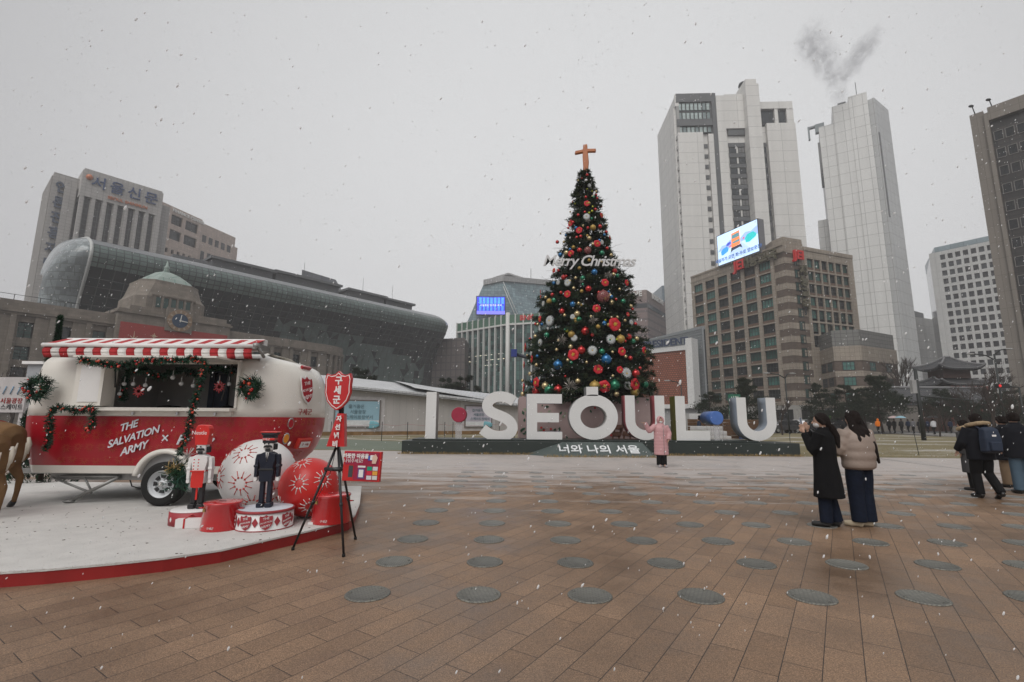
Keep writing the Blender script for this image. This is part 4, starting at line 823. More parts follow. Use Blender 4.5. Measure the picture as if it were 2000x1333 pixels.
b.quad((xa-.3,9.2,1.5),(xb+.3,9.2,1.5),(xb+.3,9.2,2.45),(xa-.3,9.2,2.45)); b.quad((xa-.3,7.86,1.5),(xa-.3,9.2,1.5),(xa-.3,9.2,2.45),(xa-.3,7.86,2.45)); b.quad((xb+.3,9.2,1.5),(xb+.3,7.86,1.5),(xb+.3,7.86,2.45),(xb+.3,9.2,2.45))
b.quad((xa-.3,7.86,1.52),(xb+.3,7.86,1.52),(xb+.3,9.2,1.52),(xa-.3,9.2,1.52)); b.quad((xa-.3,9.2,2.45),(xb+.3,9.2,2.45),(xb+.3,7.86,2.45),(xa-.3,7.86,2.45)); b.build('interior', mat('interior_grey', (.45,.44,.43), .8), CV)
b = MB(); b.box(-5.75,-5.65,9.1,9.19,1.52,2.42); b.box(-5.05,-4.95,9.1,9.19,1.52,2.42); b.box(-5.64,-5.06,9.1,9.19,2.32,2.42); b.box(-5.64,-5.4,9.12,9.18,1.53,2.3); b.build('rear_door', mat('navy_door', (.03,.045,.075), .5), CV)
b = MB(); b.ball((-6.1,8.6,1.45), (.5,.2,.25), 12, 8); b.ball((-5.3,9.0,1.5), (.2,.15,.22), 10, 6); b.build('equipment', black, CV)
b = MB()   # hatch frame, ledge and service counter
for x in (xa-.03, xb): b.box(x, x+.035, 7.765, 7.83, 1.64, 2.37)
b.box(xa-.04, xb+.04, 7.76, 7.83, 2.371, 2.41); b.box(xa-.7, xb+.03, 7.60, 7.83, 1.585, 1.635); b.box(xa-.62, xb-.02, 7.74, 7.80, 1.51, 1.584); b.build('window_frame', cream, CV)
b = MB()
for x in (-6.05,-5.35,-4.75): b.box(x, x+.03, 7.70, 7.739, 1.52, 1.565)
b.build('counter_latch', chrome, CV)
b = MB(); b.box(-7.02,-6.50,7.70,7.775,1.66,2.36); b.box(-6.49,-6.44,7.55,7.76,1.66,2.36); b.build('sliding_panel', cream, CV)
b = MB(); b.box(-6.93,-6.6,7.685,7.699,1.72,2.30); b.build('panel_inset', white, CV)
b = MB(); b.obox((Vector((-6.62,7.79,0)), XA, NF), 0, 2.15, 0, .62, 2.372, 2.40); ob = b.build('hatch_lid', cream, CV)
for p_, q_ in (((-6.44,7.74,2.34),(-6.36,7.70,1.95)),((-4.56,7.75,2.34),(-4.66,7.72,1.75))): b = MB(); b.tube([p_, q_], .012, 6); b.build('gas_strut', black, CV)
# fender, wheel
wc = Vector((-5.45,7.78,.465)); b = MB()
def arc(r0, r1, y0, y1, a0, a1, n=20):
    ring = []
    for i in range(n+1):
        a = a0+(a1-a0)*i/n; c, s = math.cos(a), math.sin(a); P_ = lambda r, y: Vector((wc.x+r*c, y, wc.z+.06+r*s))
        ring.append([P_(r0,y1), P_(r0,y0+.02), P_((r0+r1)/2,y0), P_(r1,y0+.02), P_(r1,y1)])
    return ring
b.loft(arc(.40,.475,7.68,7.9,rad(8),rad(172)), True, True, True); b.build('fender', cream, CV, bevel=0)
b = MB(); b.loft(arc(.02,.40,7.79,7.92,rad(4),rad(176)), True, True, False); b.build('wheel_arch', mat('arch_grey', (.33,.33,.33), .6), CV)
wh = bpy.data.objects.new('wheel', None); COL.objects.link(wh); wh.parent = CV; ORG[wh.name] = ORG[CV.name]
b = MB(); b.lathe([(.205,-.085),(.28,-.095),(.312,-.08),(.333,-.05),(.335,0),(.333,.05),(.312,.08),(.28,.095),(.205,.085),(.19,0)], wc, 40, 'y', cap=False); b.loft([], True) if 0 else None; b.build('tyre', rubber, wh)
b = MB(); b.lathe([(.205,-.09),(.212,-.075),(.195,-.07),(.18,-.03),(.15,-.01),(.06,-.03),(.05,-.06),(.001,-.065)], wc, 40, 'y', cap=False); rim = b.build('rim', mat('rim_white', (.62,.64,.66), .4), wh)
b = MB()
for i in range(8):
    a = 2*math.pi*i/8; d = Vector((math.cos(a),0,math.sin(a))); tt = Vector((-d.z,0,d.x)); q = wc+Vector((0,-.036,0))
    b.slab([(-.022,.09),(.022,.09),(.035,.135),(-.035,.135)][::1], q, tt, d, -.02, .006)
b.build('rim_vent', black, wh); b = MB(); b.lathe([(.032,-.10),(.035,-.06),(.001,-.06)][::-1], wc, 14, 'y'); 
for i in range(5): a = 2*math.pi*i/5; b.ball(wc+Vector((.055*math.cos(a),-.05,.055*math.sin(a))), .012, 8, 5)
b.build('hub', chrome, wh)
w2 = copy_tree(wh, CV); w2.location = (0, 1.75, 0)
b = MB(); b.tube([(-5.45,7.85,.457),(-5.45,9.6,.457)], .035, 8); b.build('axle', steel, CV)
for q, mx_ in ((0, 1), (1.5, 1)):
    b = MB(); y = 8.0+q; b.tube([(-7.42,y,.52),(-6.75,y,.28)], .018, 6); b.tube([(-6.35,y,.53),(-7.05,y-.02,.17)], [.03,.035], 4); b.tube([(-6.9,y,.52),(-6.75,y,.30)], .015, 6); b.tube([(-6.35,y,.54),(-7.3,y,.54)], .02, 6); b.ball((-7.08,y-.02,.16), (.09,.07,.025), 10, 6); b.build('stabiliser_leg', steel, CV)
b = MB(); b.tube([(-6.25,8.1,.5),(-6.18,8.08,.38),(-6.0,8.05,.34),(-5.85,8.05,.36)], .01, 5)
for i in range(5): b.tube([(-5.9+i*.02+.11*math.cos(a), 8.05+i*.02, .41+(.08+.01*i)*math.sin(a)) for a in [j*math.pi/6 for j in range(13)]], .006, 5)
b.build('cable_coil', rubber, CV)
# awning
AX0, AX1 = -7.40, -4.12; b = MB(); sw = (AX1-AX0)/25
sect = [(7.86,2.80),(7.60,2.775)]; b.m = 0
def stripes(sec, name, xoff=0.):
    b = MB()
    for i in range(25):
        for (ya, za), (yb, zb) in zip(sec, sec[1:]): b.m = (i+1) % 2; xa_, xb_ = AX0+i*sw, AX0+(i+1)*sw; b.quad((xa_,yb,zb),(xb_,yb,zb),(xb_,ya,za),(xa_,ya,za), smooth=len(sec) > 3)
    o = b.build(name, [mat('awning_white', (.70,.68,.66), .8), mat('awning_red', (.40,.035,.04), .8)], CV); s = o.modifiers.new('solid', 'SOLIDIFY'); s.thickness = .006; return o
stripes([(7.86,2.76),(7.70,2.70),(7.50,2.625)], 'awning')
stripes([(7.50,2.57),(7.47,2.52),(7.48,2.47),(7.52,2.405)], 'awning_valance')
b = MB(); b.tube([(AX0-.02,7.49,2.60),(AX1+.02,7.49,2.60)], .032, 12); b.build('awning_bar', white, CV)
b = MB(); b.box(AX0,AX1,7.84,7.96,2.57,2.77); b.build('awning_case', white, CV, bevel=.02)
b = MB(); b.box(AX1+.01,AX1+.06,7.47,7.9,2.56,2.65); b.ball((AX1+.05,7.5,2.61), .05, 10, 6); b.tube([(AX1+.06,7.55,2.58),(AX1+.09,7.7,2.45)], .025, 6); b.build('awning_arm', steel, CV)
# starburst print on the red band
gold = mat('gold_print', (.42,.11,.035), .5); bb = MB(); rr = random.Random(8)
def burst(b, O, X, Y, r, k=11, w=.004, ph=0., d=.004, r0=.32):
    for i in range(k):
        a = 2*math.pi*i/k+ph; dx, dy = math.cos(a), math.sin(a); L_ = r*(1 if i % 2 else .82)
        b.slab([(dx*r*r0-dy*w, dy*r*r0+dx*w), (dx*r*r0+dy*w, dy*r*r0-dx*w), (dx*L_+dy*w*.6, dy*L_-dx*w*.6), (dx*L_-dy*w*.6, dy*L_+dx*w*.6)][::-1][::-1], O, X, Y, 0, d)
for i in range(21):
    for j in range(4):
        x = -7.2+i*.185*1.0+(.09 if j % 2 else 0); z = .83+j*.19+rr.uniform(-.02,.02)
        if x < -4.15: es = cvp(iw[0], z).y; burst(bb, Vector((x, es-.003, z)), XA, ZA, .082, 12, .0019, rr.random(), .003)
for i in range(8):
    for j in range(4):
        u = .6+i*.62+(.3 if j % 2 else 0); z = .88+j*.18; p, p2, p3 = cvs(u, z, .006), cvs(u+.2, z, .006), cvs(u, z+.05, .006); X_ = (p2-p).normalized(); Yv = (p3-p).normalized(); burst(bb, p, X_, Yv, .072, 12, .0019, rr.random(), .003)
bb.build('starburst_print', gold, CV, uv=False)
wp_ = mat('print_white', (.62,.64,.68), .5); dr = Vector((math.cos(rad(18)),0,math.sin(rad(18)))); up = Vector((0,0,1)); yt = 7.785
for s_, x, z, sz in (('THE',-6.13,1.345,.165),('SALVATION',-6.03,1.175,.165),('ARMY',-6.0,.995,.17)): text(s_, sz, wp_, CV, Vector((x,yt,z)), dr, up, .006, 'lettering', bold=.003, shear=.1, space=.92)
text('×', .24, wp_, CV, Vector((-5.53,yt,1.15)), XA, ZA, .006); text('Fr    er', .20, wp_, CV, Vector((-5.06,yt,1.13)), XA, ZA, .006, shear=.35, bold=.008)
# rear: shield badge, lamps, plate
def on_rear(u, z, out=.01): p = cvs(u, z, out); X_ = (cvs(u+.3, z, out)-cvs(u-.3, z, out)).normalized(); Y_ = (cvs(u, z+.06, out)-cvs(u, z-.06, out)).normalized(); return p, X_, Y_
SH = [(0,.5),(.12,.42),(.28,.40),(.42,.44),(.47,.32),(.45,.12),(.46,-.05),(.36,-.27),(.18,-.42),(0,-.5)]; SHIELD = SH+[(-x, y) for x, y in SH[1:-1]][::-1]; SHIELD = SHIELD[::-1]
def wrap_shield(u0, z0, w, h, out, mt, name, k=1.):
    b = MB(); pts_ = []
    p, X_, Y_ = on_rear(u0, z0, out); b.slab([(x*w*k, y*h*k) for x, y in SHIELD], p, X_, Y_, 0, .012); return b.build(name, mt, CV)
wrap_shield(4.2, 1.97, .30, .50, .02, white, 'shield_badge'); wrap_shield(4.2, 1.97, .30, .50, .033, red, 'shield_face', .88)
p, X_, Y_ = on_rear(4.2, 1.97, .046)
for s_, q in (('THE',.11),('SALVATION',.0),('ARMY',-.12)): text(s_, .062 if len(s_) > 5 else .085, white, CV, p+Y_*q, (X_+Y_*.25), Y_, .004, 'lettering')
p, X_, Y_ = on_rear(4.1, 1.585, .012); text('구세군', .12, mat('print_red', (.3,.02,.02), .5), CV, p, X_, Y_, .006, 'lettering')
for u, z, c in ((2.95,1.40,red),(2.8,1.16,mat('amber_lens', (.75,.28,.03), .3)),(2.6,.90,mat('clear_lens', (.6,.6,.6), .2))):
    p, X_, Y_ = on_rear(u, z, .0); Nr = X_.cross(Y_); b = MB(); b.slab([(.055*math.cos(a), .095*math.sin(a)) for a in [i*math.pi/10 for i in range(20)]], p, X_, Y_, 0, .03); o = b.build('tail_light', chrome, CV, bevel=.01)
    b = MB(); b.slab([(.037*math.cos(a), .068*math.sin(a)) for a in [i*math.pi/10 for i in range(20)]], p, X_, Y_, .031, .042); b.build('lens', c, o)
p, X_, Y_ = on_rear(4.6, 1.06, .03); b = MB(); b.slab([(-.17,-.09),(.17,-.09),(.17,.09),(-.17,.09)], p, X_, Y_, -.05, .03); o = b.build('number_plate', mat('plate_red', (.5,.03,.02), .4), CV, bevel=.01); b = MB(); b.slab([(-.12,-.06),(.12,-.06),(.12,.045),(-.12,.045)], p, X_, Y_, .031, .036); b.build('plate', white, o); text('구 · 나눔', .05, mat('print_red', (.3,.02,.02), .5), o, p+X_.cross(Y_)*.04-Y_*.005, X_, Y_, .003)
p, X_, Y_ = on_rear(5.0, 2.36, .0); b = MB(); b.slab([(-.14,-.025),(.14,-.025),(.14,.025),(-.14,.025)], p, X_, Y_, -.02, .04); b.build('brake_light', red, CV, bevel=.008)

CV.location.x += .04
ORG[CV.name] = Vector(CV.location)
# ================================================================ GREENERY WITH BERRIES
GN = [mat('fir_green', (.022,.060,.030), .8, vs=6, var=.5), mat('fir_dark', (.010,.022,.014), .85, vs=6, var=.5), mat('fir_blue', (.04,.105,.075), .8, vs=6, var=.4)]
def sprigs(b, C, Dr, n, L0, w, spread_=.6, seed=0):
    """n needles at each centre C (Nx3) around direction Dr (Nx3)"""
    R_ = np.random.RandomState(seed); C = np.repeat(C, n, axis=0); Dd = np.repeat(Dr, n, axis=0)
    N_ = len(C); D = Dd+R_.normal(0, spread_, (N_,3)); D /= np.linalg.norm(D, axis=1)[:,None]+1e-9; D *= (L0*R_.uniform(.5,1.15,(N_,1)))
    off = Dd*R_.uniform(-.5,.5,(N_,1))*L0; Wv = np.cross(D, R_.normal(0,1,(N_,3))); Wv /= np.linalg.norm(Wv, axis=1)[:,None]+1e-9
    b.blades(C+off, D, Wv*w)
redberry = mat('berry_red', (.48,.012,.015), .2, var=.1, coat=.6); orgberry = mat('berry_orange', (.55,.06,.02), .2, var=.1, coat=.6)
BALL = {}
def garland(name, label, cat, path, r, berries, group, seed=1, br=(.012,.03), needle=.085):
    pts_ = [Vector(p) for p in path]; root = thing(name, label, cat, pts_[0], group=group); R_ = random.Random(seed)
    cs, ds = [], []; nseg = []
    for a, c in zip(pts_, pts_[1:]):
        k = max(3, int((c-a).length/.010))
        for i in range(k):
            p = a.lerp(c, i/k); th = R_.uniform(0,6.28); rr_ = r*R_.uniform(.1,.9); d = (c-a).normalized(); e1 = d.orthogonal().normalized(); e2 = d.cross(e1); o = e1*math.cos(th)+e2*math.sin(th)
            cs.append(p+o*rr_*.5); ds.append(o*.8+d*R_.uniform(-.3,1.)); nseg.append((p, o))
    b = MB(); sprigs(b, np.array([list(v) for v in cs]), np.array([list(v) for v in ds]), 14, needle, .011, .60, seed)
    for m_i in range(len(b.mi)): b.mi[m_i] = (m_i//14) % 3
    b.build('foliage', [GN[0],GN[2],GN[1]], root, uv=False)
    base = None
    for i in range(berries):
        p, o = nseg[R_.randrange(len(nseg))]; o = Vector((o.x, -abs(o.y)-.3, o.z)).normalized(); q = p+o*r*R_.uniform(.7,1.0); s = R_.uniform(*br)*(1.5 if R_.random() < .15 else 1)
        key = 'o' if R_.random() < .4 else 'r'
        k2 = (root.name, key)
        if k2 not in BALL: b = MB(); b.ball((0,0,0), 1, 14, 10); tmp = ORG[root.name]; ORG[root.name] = Vector((0,0,0)); o_ = b.build('berry', orgberry if key == 'o' else redberry, root, uv=False); ORG[root.name] = tmp; o_.location = q-tmp; o_.scale = (s,s,s); BALL[k2] = o_
        else: inst(BALL[k2], root, q, scale=(s,s,s))
    return root
G2 = 'berry garlands hanging on the caravan'; yg = 7.55
garland('garland', 'berry garland running along the raised hatch and down past the wheel arch', 'garland', [atY(u,v,7.14) for u,v in ((157,704),(185,708),(215,712),(235,716),(262,708),(300,705),(340,704),(375,702),(402,706),(398,722),(392,745),(385,770),(378,795),(374,820),(366,845),(358,868),(352,890))], .040, 90, G2, 3, (.008,.016), .06)
garland('garland', 'short berry garland draped over the front corner of the red band', 'garland', [atY(u,v,7.6) for u,v in ((90,880),(96,850),(98,820),(106,797),(130,800),(150,803),(175,797),(186,803),(180,822),(172,842))], .040, 44, G2, 5, (.008,.016), .065)
garland('garland', 'dark garland with white bulbs hanging inside the serving hatch', 'garland', [(-6.38,7.95,1.75),(-6.36,7.95,2.2),(-6.1,7.95,2.28),(-5.8,7.95,2.14),(-5.5,7.95,2.27),(-5.2,7.95,2.20),(-4.95,7.95,2.3),(-4.6,7.95,2.25)], .05, 14, G2, 7, (.01,.02), .07)
def wreath(c, R0, label, seed):
    ring = [Vector(c)+Vector((R0*math.cos(a),0,R0*math.sin(a))) for a in [i*math.pi/12 for i in range(25)]]
    return garland('wreath', label, 'wreath', ring, .09, 13, 'round wreaths on the caravan', seed, (.010,.020), .10)
wreath(atY(489,758,7.6), .115, 'round fir wreath with red berries on the cream wall right of the serving hatch', 11); wreath(atY(75,758,7.6), .135, 'round fir wreath with red berries at the front end of the caravan', 12)
wb = mat('bulb_white', (.65,.67,.68), .25)
for i, (x, z) in enumerate(((-6.33,2.02),(-6.18,2.02),(-5.98,2.0),(-5.55,2.13),(-5.4,2.03),(-5.2,2.0),(-4.78,2.05),(-4.62,2.03),(-6.38,1.86))):
    b = MB(); b.ball((x,7.88,z), .035, 12, 8); b.tube([(x,7.88,z+.03),(x,7.88,z+.12)], .006, 5)
    tag(b.build('bulb', wb), 'white glass bulb hanging in the serving hatch', 'bulb', 'white bulbs in the serving hatch')
for i, (x, z) in enumerate(((-6.05,1.9),(-4.75,1.98))):
    b = MB(); burst(b, Vector((x,7.86,z)), XA, ZA, .10, 12, .012, 0, .02, .0); b.ball((x,7.86,z), (.04,.012,.04), 10, 6)
    tag(b.build('snowflake_ornament', redberry, bevel=0), 'red glitter snowflake hanging in the %s of the serving hatch' % ('left half' if i == 0 else 'right half'), 'ornament', 'red snowflakes in the serving hatch')
# gold and fir cluster on the wheel
b = MB(); R_ = np.random.RandomState(2); c = np.array([list(atY(348,922,7.4))])+R_.normal(0,.06,(60,3)); sprigs(b, c, R_.normal(0,1,(60,3)), 8, .12, .01, .4, 3); root = thing('floral_cluster', 'bunch of fir and gold leaves hanging over the wheel', 'decoration', (-5.30,7.4,.62)); b.build('fir', GN[0], root, uv=False)
b = MB(); c = np.array([list(atY(338,914,7.35))])+R_.normal(0,.035,(30,3)); sprigs(b, c, R_.normal(0,1,(30,3)), 6, .07, .014, .4, 4); b.build('gold_leaves', mat('gold_leaf', (.42,.30,.13), .4, metal=.5), root, uv=False)
b = MB(); c = np.array([list(atY(354,938,7.38))])+R_.normal(0,.05,(40,3)); sprigs(b, c, R_.normal(0,1,(40,3)), 8, .11, .01, .4, 9); b.build('fir', GN[2], root, uv=False)
b = MB(); 
for i in range(26): a = R_.normal(0,1,3); a /= np.linalg.norm(a); p = atY(366,892,7.38); b.tube([p, p+Vector(a)*.14], .004, 4)
b.build('silver_twigs', mat('silver_twig', (.55,.55,.53), .4), root, uv=False)

# ================================================================ PROPS ON THE STAGE
def drumbase(c, r, h, name, label):
    root = thing(name, label, 'pedestal', c); b = MB(); b.lathe([(r,.0),(r,.03),(r*.985,.031),(r*.985,h-.035),(r*1.01,h-.034),(r*1.01,h-.002),(r*.97,h),(.001,h)][::1], c, 40); 
    return root
def pedestal_officer():
    c = Vector((-3.12,6.40,.132)); r, h = .335, .235; root = thing('pedestal', 'round white pedestal with red shields and diamonds under the navy toy officer', 'pedestal', c, group='toy soldier pedestals')
    b = MB(); b.lathe([(r,.0),(r,.012),(r*.985,.013),(r*.985,h-.03),(.001,h-.029)], c, 48); b.build('drum', white, root)
    b = MB(); b.lathe([(r*.99,h-.029),(r*1.02,h-.028),(r*1.02,h-.004),(r*.98,h),(.001,h)], c, 48); b.lathe([(r*1.003,.0),(r*1.01,.004),(r*1.0,.014)], c, 48, cap=False); b.build('rim', mat('rim_red', (.30,.03,.035), .5), root)
    b = MB(); b.lathe([(r*.95,h+.0015),(.001,h+.003)], c, 48, cap=False); b.build('top', mat('felt_blue_white', (.55,.57,.62), .8), root)
    for a in (-62,-103,-18,-145):
        a = rad(a); n_ = Vector((math.cos(a),math.sin(a),0)); x = Vector((-n_.y,n_.x,0)); p = c+n_*(r*.985)+Vector((0,0,.108)); b = MB(); b.slab([(q[0]*.16,q[1]*.175) for q in SHIELD], p, x, ZA, .001, .007); o = b.build('shield', mat('shield_red', (.33,.03,.04), .5), root)
        for s_, z in (('THE',.045),('SALVATION',.0),('ARMY',-.045)): text(s_, .026 if len(s_) > 5 else .04, white, o, p+n_*.010+ZA*z, x+ZA*.2, ZA, .003)
    for a in (-83,-40,-124,2):
        a = rad(a); n_ = Vector((math.cos(a),math.sin(a),0)); x = Vector((-n_.y,n_.x,0)); p = c+n_*(r*.985)+Vector((0,0,.108)); b = MB(); b.slab([(0,-.055),(.036,0),(0,.055),(-.036,0)], p, x, ZA, .001, .006); b.build('diamond', mat('shield_red', (.33,.03,.04), .5), root)
    return h
hp = pedestal_officer()
c = Vector((-4.14,6.62,.132)); root = thing('pedestal', 'low round red pedestal with white top under the toy chef', 'pedestal', c, group='toy soldier pedestals')
b = MB(); b.lathe([(.30,0),(.30,.165),(.001,.166)], c, 40); b.build('drum', mat('shield_red', (.33,.03,.04), .5), root); b = MB(); b.lathe([(.295,.167),(.28,.18),(.001,.18)], c, 40); b.build('top', white, root)
for a in (-150,-120,-90,-60): b = MB(); a = rad(a); n_ = Vector((math.cos(a),math.sin(a),0)); b.slab([(0,-.03),(.02,0),(0,.03),(-.02,0)], c+n_*.301+Vector((0,0,.08)), Vector((-n_.y,n_.x,0)), ZA, 0, .004); b.build('diamond', white, root)
def layered(root, name, poly, mt, y0, y1, n, X, Y, O, t=.035, parent=None):
    """a cut-out figure part made of parallel rounded plates"""
    b = MB()
    for i in range(n): d = y0+(y1-y0)*i/max(1, n-1); b.slab(poly, O, X, Y, d-t/2, d+t/2)
    return b.build(name, mt, parent or root, bevel=.006)
def rrect(x0, x1, y0, y1, r=.02, k=3):
    p = []
    for cx_, cy_, a0 in ((x1-r,y0+r,-90),(x1-r,y1-r,0),(x0+r,y1-r,90),(x0+r,y0+r,180)):
        for i in range(k+1): a = rad(a0+90*i/k); p.append((cx_+r*math.cos(a), cy_+r*math.sin(a)))
    return p
def toy(c, rz, label, kind):
    root = thing('toy_soldier', label, 'nutcracker figure', c, group='layered toy soldiers'); X = Vector((math.cos(rz),math.sin(rz),0))*.60; Y = ZA*.80; Nn = X.cross(Y).normalized(); O = Vector(c)
    chef = kind == 'chef'; coatm = white if chef else mat('navy_plastic', (.006,.010,.024), .35); hat = mat('hat_red', (.62,.02,.015), .3, coat=.4) if chef else mat('hat_black', (.012,.013,.02), .35); legm = black if chef else mat('navy_plastic', (.006,.010,.024), .35)
    for s in (-1, 1):
        layered(root, 'boot', rrect(s*.085-.06, s*.085+.065, 0, .075, .025), black if chef else mat('navy_plastic', (.006,.010,.024), .35), -.09, .13, 6, X, Y, O)
        layered(root, 'leg', rrect(s*.075-.045, s*.075+.045, .076, .44, .01), legm, -.055, .055, 3, X, Y, O)
    layered(root, 'coat', [(-.13,.40),(.13,.40),(.145,.55),(.13,.62),(.165,.76),(.15,.83),(.07,.86),(-.07,.86),(-.15,.83),(-.165,.76),(-.13,.62),(-.145,.55)], coatm, -.12, .12, 5, X, Y, O)
    layered(root, 'neck', rrect(-.06,.06,.84,.90,.01), white, -.05, .05, 2, X, Y, O)
    for s in (-1, 1):
        layered(root, 'arm', [(s*.17,.80),(s*.185,.83),(s*.23,.82),(s*.25,.74),(s*.255,.60),(s*.25,.47),(s*.19,.47),(s*.185,.6)][::(-s)], coatm, -.07, .07, 3, X, Y, O)
        layered(root, 'cuff', rrect(s*.222-.045,s*.222+.045,.62,.66,.01), coatm, -.09, .09, 3, X, Y, O); layered(root, 'hand', rrect(s*.222-.035,s*.222+.035,.40,.475,.025), white, -.05, .05, 3, X, Y, O)
    hd = layered(root, 'head', rrect(-.095,.095,.89,1.03,.02), white, -.10, .10, 5, X, Y, O)
    layered(root, 'moustache', [(-.09,.925),(-.05,.94),(0,.93),(.05,.94),(.09,.925),(.07,.965),(0,.975),(-.07,.965)], black, .13, .16, 2, X, Y, O, .02, hd); layered(root, 'beard', [(-.05,.87),(.05,.87),(.045,.92),(-.045,.92)], black, .13, .15, 2, X, Y, O, .02, hd)
    layered(root, 'hair', rrect(.08,.135,.89,.99,.02), black, -.12, .04, 3, X, Y, O); layered(root, 'nose', rrect(-.012,.012,.965,1.0,.008), white, .13, .16, 2, X, Y, O, .02, hd)
    b = MB()
    for s in (-1,1): b.ball(O+X*s*.04+Y*.995+Nn*.122, .011, 8, 6)
    b.build('eyes', black, hd)
    if chef:
        layered(root, 'hat', [(-.125,1.02),(.125,1.02),(.14,1.12),(.148,1.22),(.14,1.29),(.11,1.335),(.05,1.35),(-.05,1.35),(-.11,1.335),(-.14,1.29),(-.148,1.22),(-.14,1.12)], hat, -.12, .12, 5, X, Y, O, .04)
        text('Nestle', .07, white, root, O+Nn*.145+Y*1.22, X, Y, .004, 'lettering'); layered(root, 'apron', [(-.12,.34),(-.02,.33),(.12,.34),(.13,.5),(.12,.60),(-.12,.60),(-.13,.5)], hat, .15, .16, 1, X, Y, O, .012)
        layered(root, 'belt', rrect(-.155,.155,.585,.61,.005), hat, -.13, .155, 3, X, Y, O, .03)
        b = MB()
        for s in (-1, 1):
            for z in (.64,.69,.74,.79): b.ball(O+X*s*.045+Y*z+Nn*.142, .009, 8, 5)
        b.build('buttons', hat, root); b = MB(); b.slab(rrect(-.018,.018,.14,.36,.005), O, X, Y, .08, .11); b.build('sword', hat, root)
    else:
        layered(root, 'hat', rrect(-.12,.12,1.00,1.12,.015), hat, -.12, .12, 5, X, Y, O, .04); layered(root, 'hat_top', [(-.12,1.12),(.12,1.12),(.165,1.165),(-.165,1.165)], hat, -.15, .15, 4, X, Y, O, .06)
        rd = mat('hat_red', (.62,.02,.015), .3); layered(root, 'hat_trim', rrect(-.17,.17,1.166,1.185,.005), rd, -.16, .16, 5, X, Y, O, .06); layered(root, 'hat_band', rrect(-.124,.124,1.045,1.08,.004), rd, -.135, .135, 5, X, Y, O, .04)
        text('구세군', .035, white, root, O+Nn*.16+Y*1.063, X, Y, .003, 'lettering'); layered(root, 'shirt', [(0,.70),(.035,.855),(-.035,.855)], white, .145, .15, 1, X, Y, O, .01); layered(root, 'tie', [(0,.70),(.012,.74),(.008,.85),(-.008,.85),(-.012,.74)], black, .156, .158, 1, X, Y, O, .008)
        layered(root, 'belt', rrect(-.15,.15,.575,.60,.005), black, -.135, .145, 3, X, Y, O, .03)
toy((-4.13,6.60,.313), rad(8), 'layered toy chef in white double-breasted coat and tall red hat', 'chef')
toy((-3.14,6.40,.132+hp+.002), rad(8), 'layered toy officer in navy uniform with red-banded cap', 'officer')
# big balls
def bigball(c, r, m1, m2, label, seed, dirs):
    root = thing('decorated_ball', label, 'ball', (c[0],c[1],.132), group='giant sunburst balls'); b = MB(); b.ball(c, r, 64, 40); b.build('ball', m1, root)
    C = Vector(c)
    for az, el in dirs:
        b = MB()
        n_ = Vector((math.cos(rad(el))*math.cos(rad(az)), math.cos(rad(el))*math.sin(rad(az)), math.sin(rad(el)))); X = Vector((-n_.y,n_.x,0)).normalized(); Y = n_.cross(X)
        for i in range(11):
            a = 2*math.pi*i/11+seed
            P_ = lambda q, s, o=.002: (n_+(X*math.cos(a)+Y*math.sin(a))*q+(Y*math.cos(a)-X*math.sin(a))*s).normalized()*(r+o)
            for (q0, s0, q1, s1) in ((.13,.0,.33+.03*(i%2),0),(.19,0,.15,.026),(.19,0,.15,-.026)): b.tube([C+P_(q0,s0)+C*0, C+P_((q0+q1)/2,(s0+s1)/2), C+P_(q1,s1)], .005, 5)
        b.build('sunburst', m2, root)
    return root
bigball((-3.72,7.32,.132+.52), .52, mat('ball_white', (.66,.65,.64), .45, var=.03), mat('line_red', (.45,.03,.02), .5), 'larger white ball with red sunburst lines behind the toy officer', .2, [(-95,42),(-135,2),(-88,-6),(-48,20),(-35,-25),(-70,-42),(-150,45),(30,20),(90,10)])
bigball((-2.84,7.02,.132+.40), .40, mat('ball_red', (.52,.018,.015), .35, var=.05), mat('line_white', (.7,.68,.66), .5), 'red ball with white sunburst lines beside the donation stand', .5, [(-88,14),(-140,-30),(-40,20),(-65,-32),(-105,62),(20,10),(100,10)])
# kettles
def kettle(c, k, label):
    root = thing('donation_pot', label, 'pot', c, group='red donation pots'); m1 = mat('enamel_red', (.50,.008,.012), .18, var=.05, coat=.8); c = Vector(c)
    b = MB(); b.lathe([(.252*k,0),(.256*k,.01),(.228*k,.325*k),(.236*k,.33*k),(.24*k,.34*k)], c, 40); b.build('pot', m1, root)
    b = MB(); b.lathe([(.24*k,.341*k),(.241*k,.355*k),(.22*k,.362*k),(.11*k,.368*k),(.001,.368*k)], c, 40); b.build('lid', m1, root)
    b = MB(); b.box(c.x-.05*k,c.x+.05*k,c.y-.03,c.y-.018,c.z+.368*k,c.z+.373*k); b.build('slot', black, root)
    for s in (-1, 1): b = MB(); p = c+Vector((s*.235*k,-.04,.27*k)); b.tube([p, p+Vector((s*.05,-.02,.01)), p+Vector((s*.05,.05,.0)), p+Vector((0,.06,0))], .008, 6); b.build('handle', m1, root)
    b = MB(); p = c+Vector((-.12*k,-.205*k,.295*k)); b.box(p.x-.014,p.x+.014,p.y-.03,p.y-.012,p.z-.035,p.z); b.tube([p+Vector((-.008,-.02,0)), p+Vector((-.008,-.02,.02)), p+Vector((.008,-.02,.02)), p+Vector((.008,-.02,0))], .003, 5); b.build('padlock', mat('brass', (.45,.32,.12), .3, metal=.9), root)
    text('구세군', .035*k, white, root, c+Vector((0,-.262*k,.05*k)), XA, Vector((0,.16,1)), .003)
kettle((-3.60,6.28,.132), .90, 'red enamel donation pot standing between the two toy figures'); kettle((-2.40,6.72,.132), 1.0, 'red enamel donation pot behind the legs of the tripod stand')
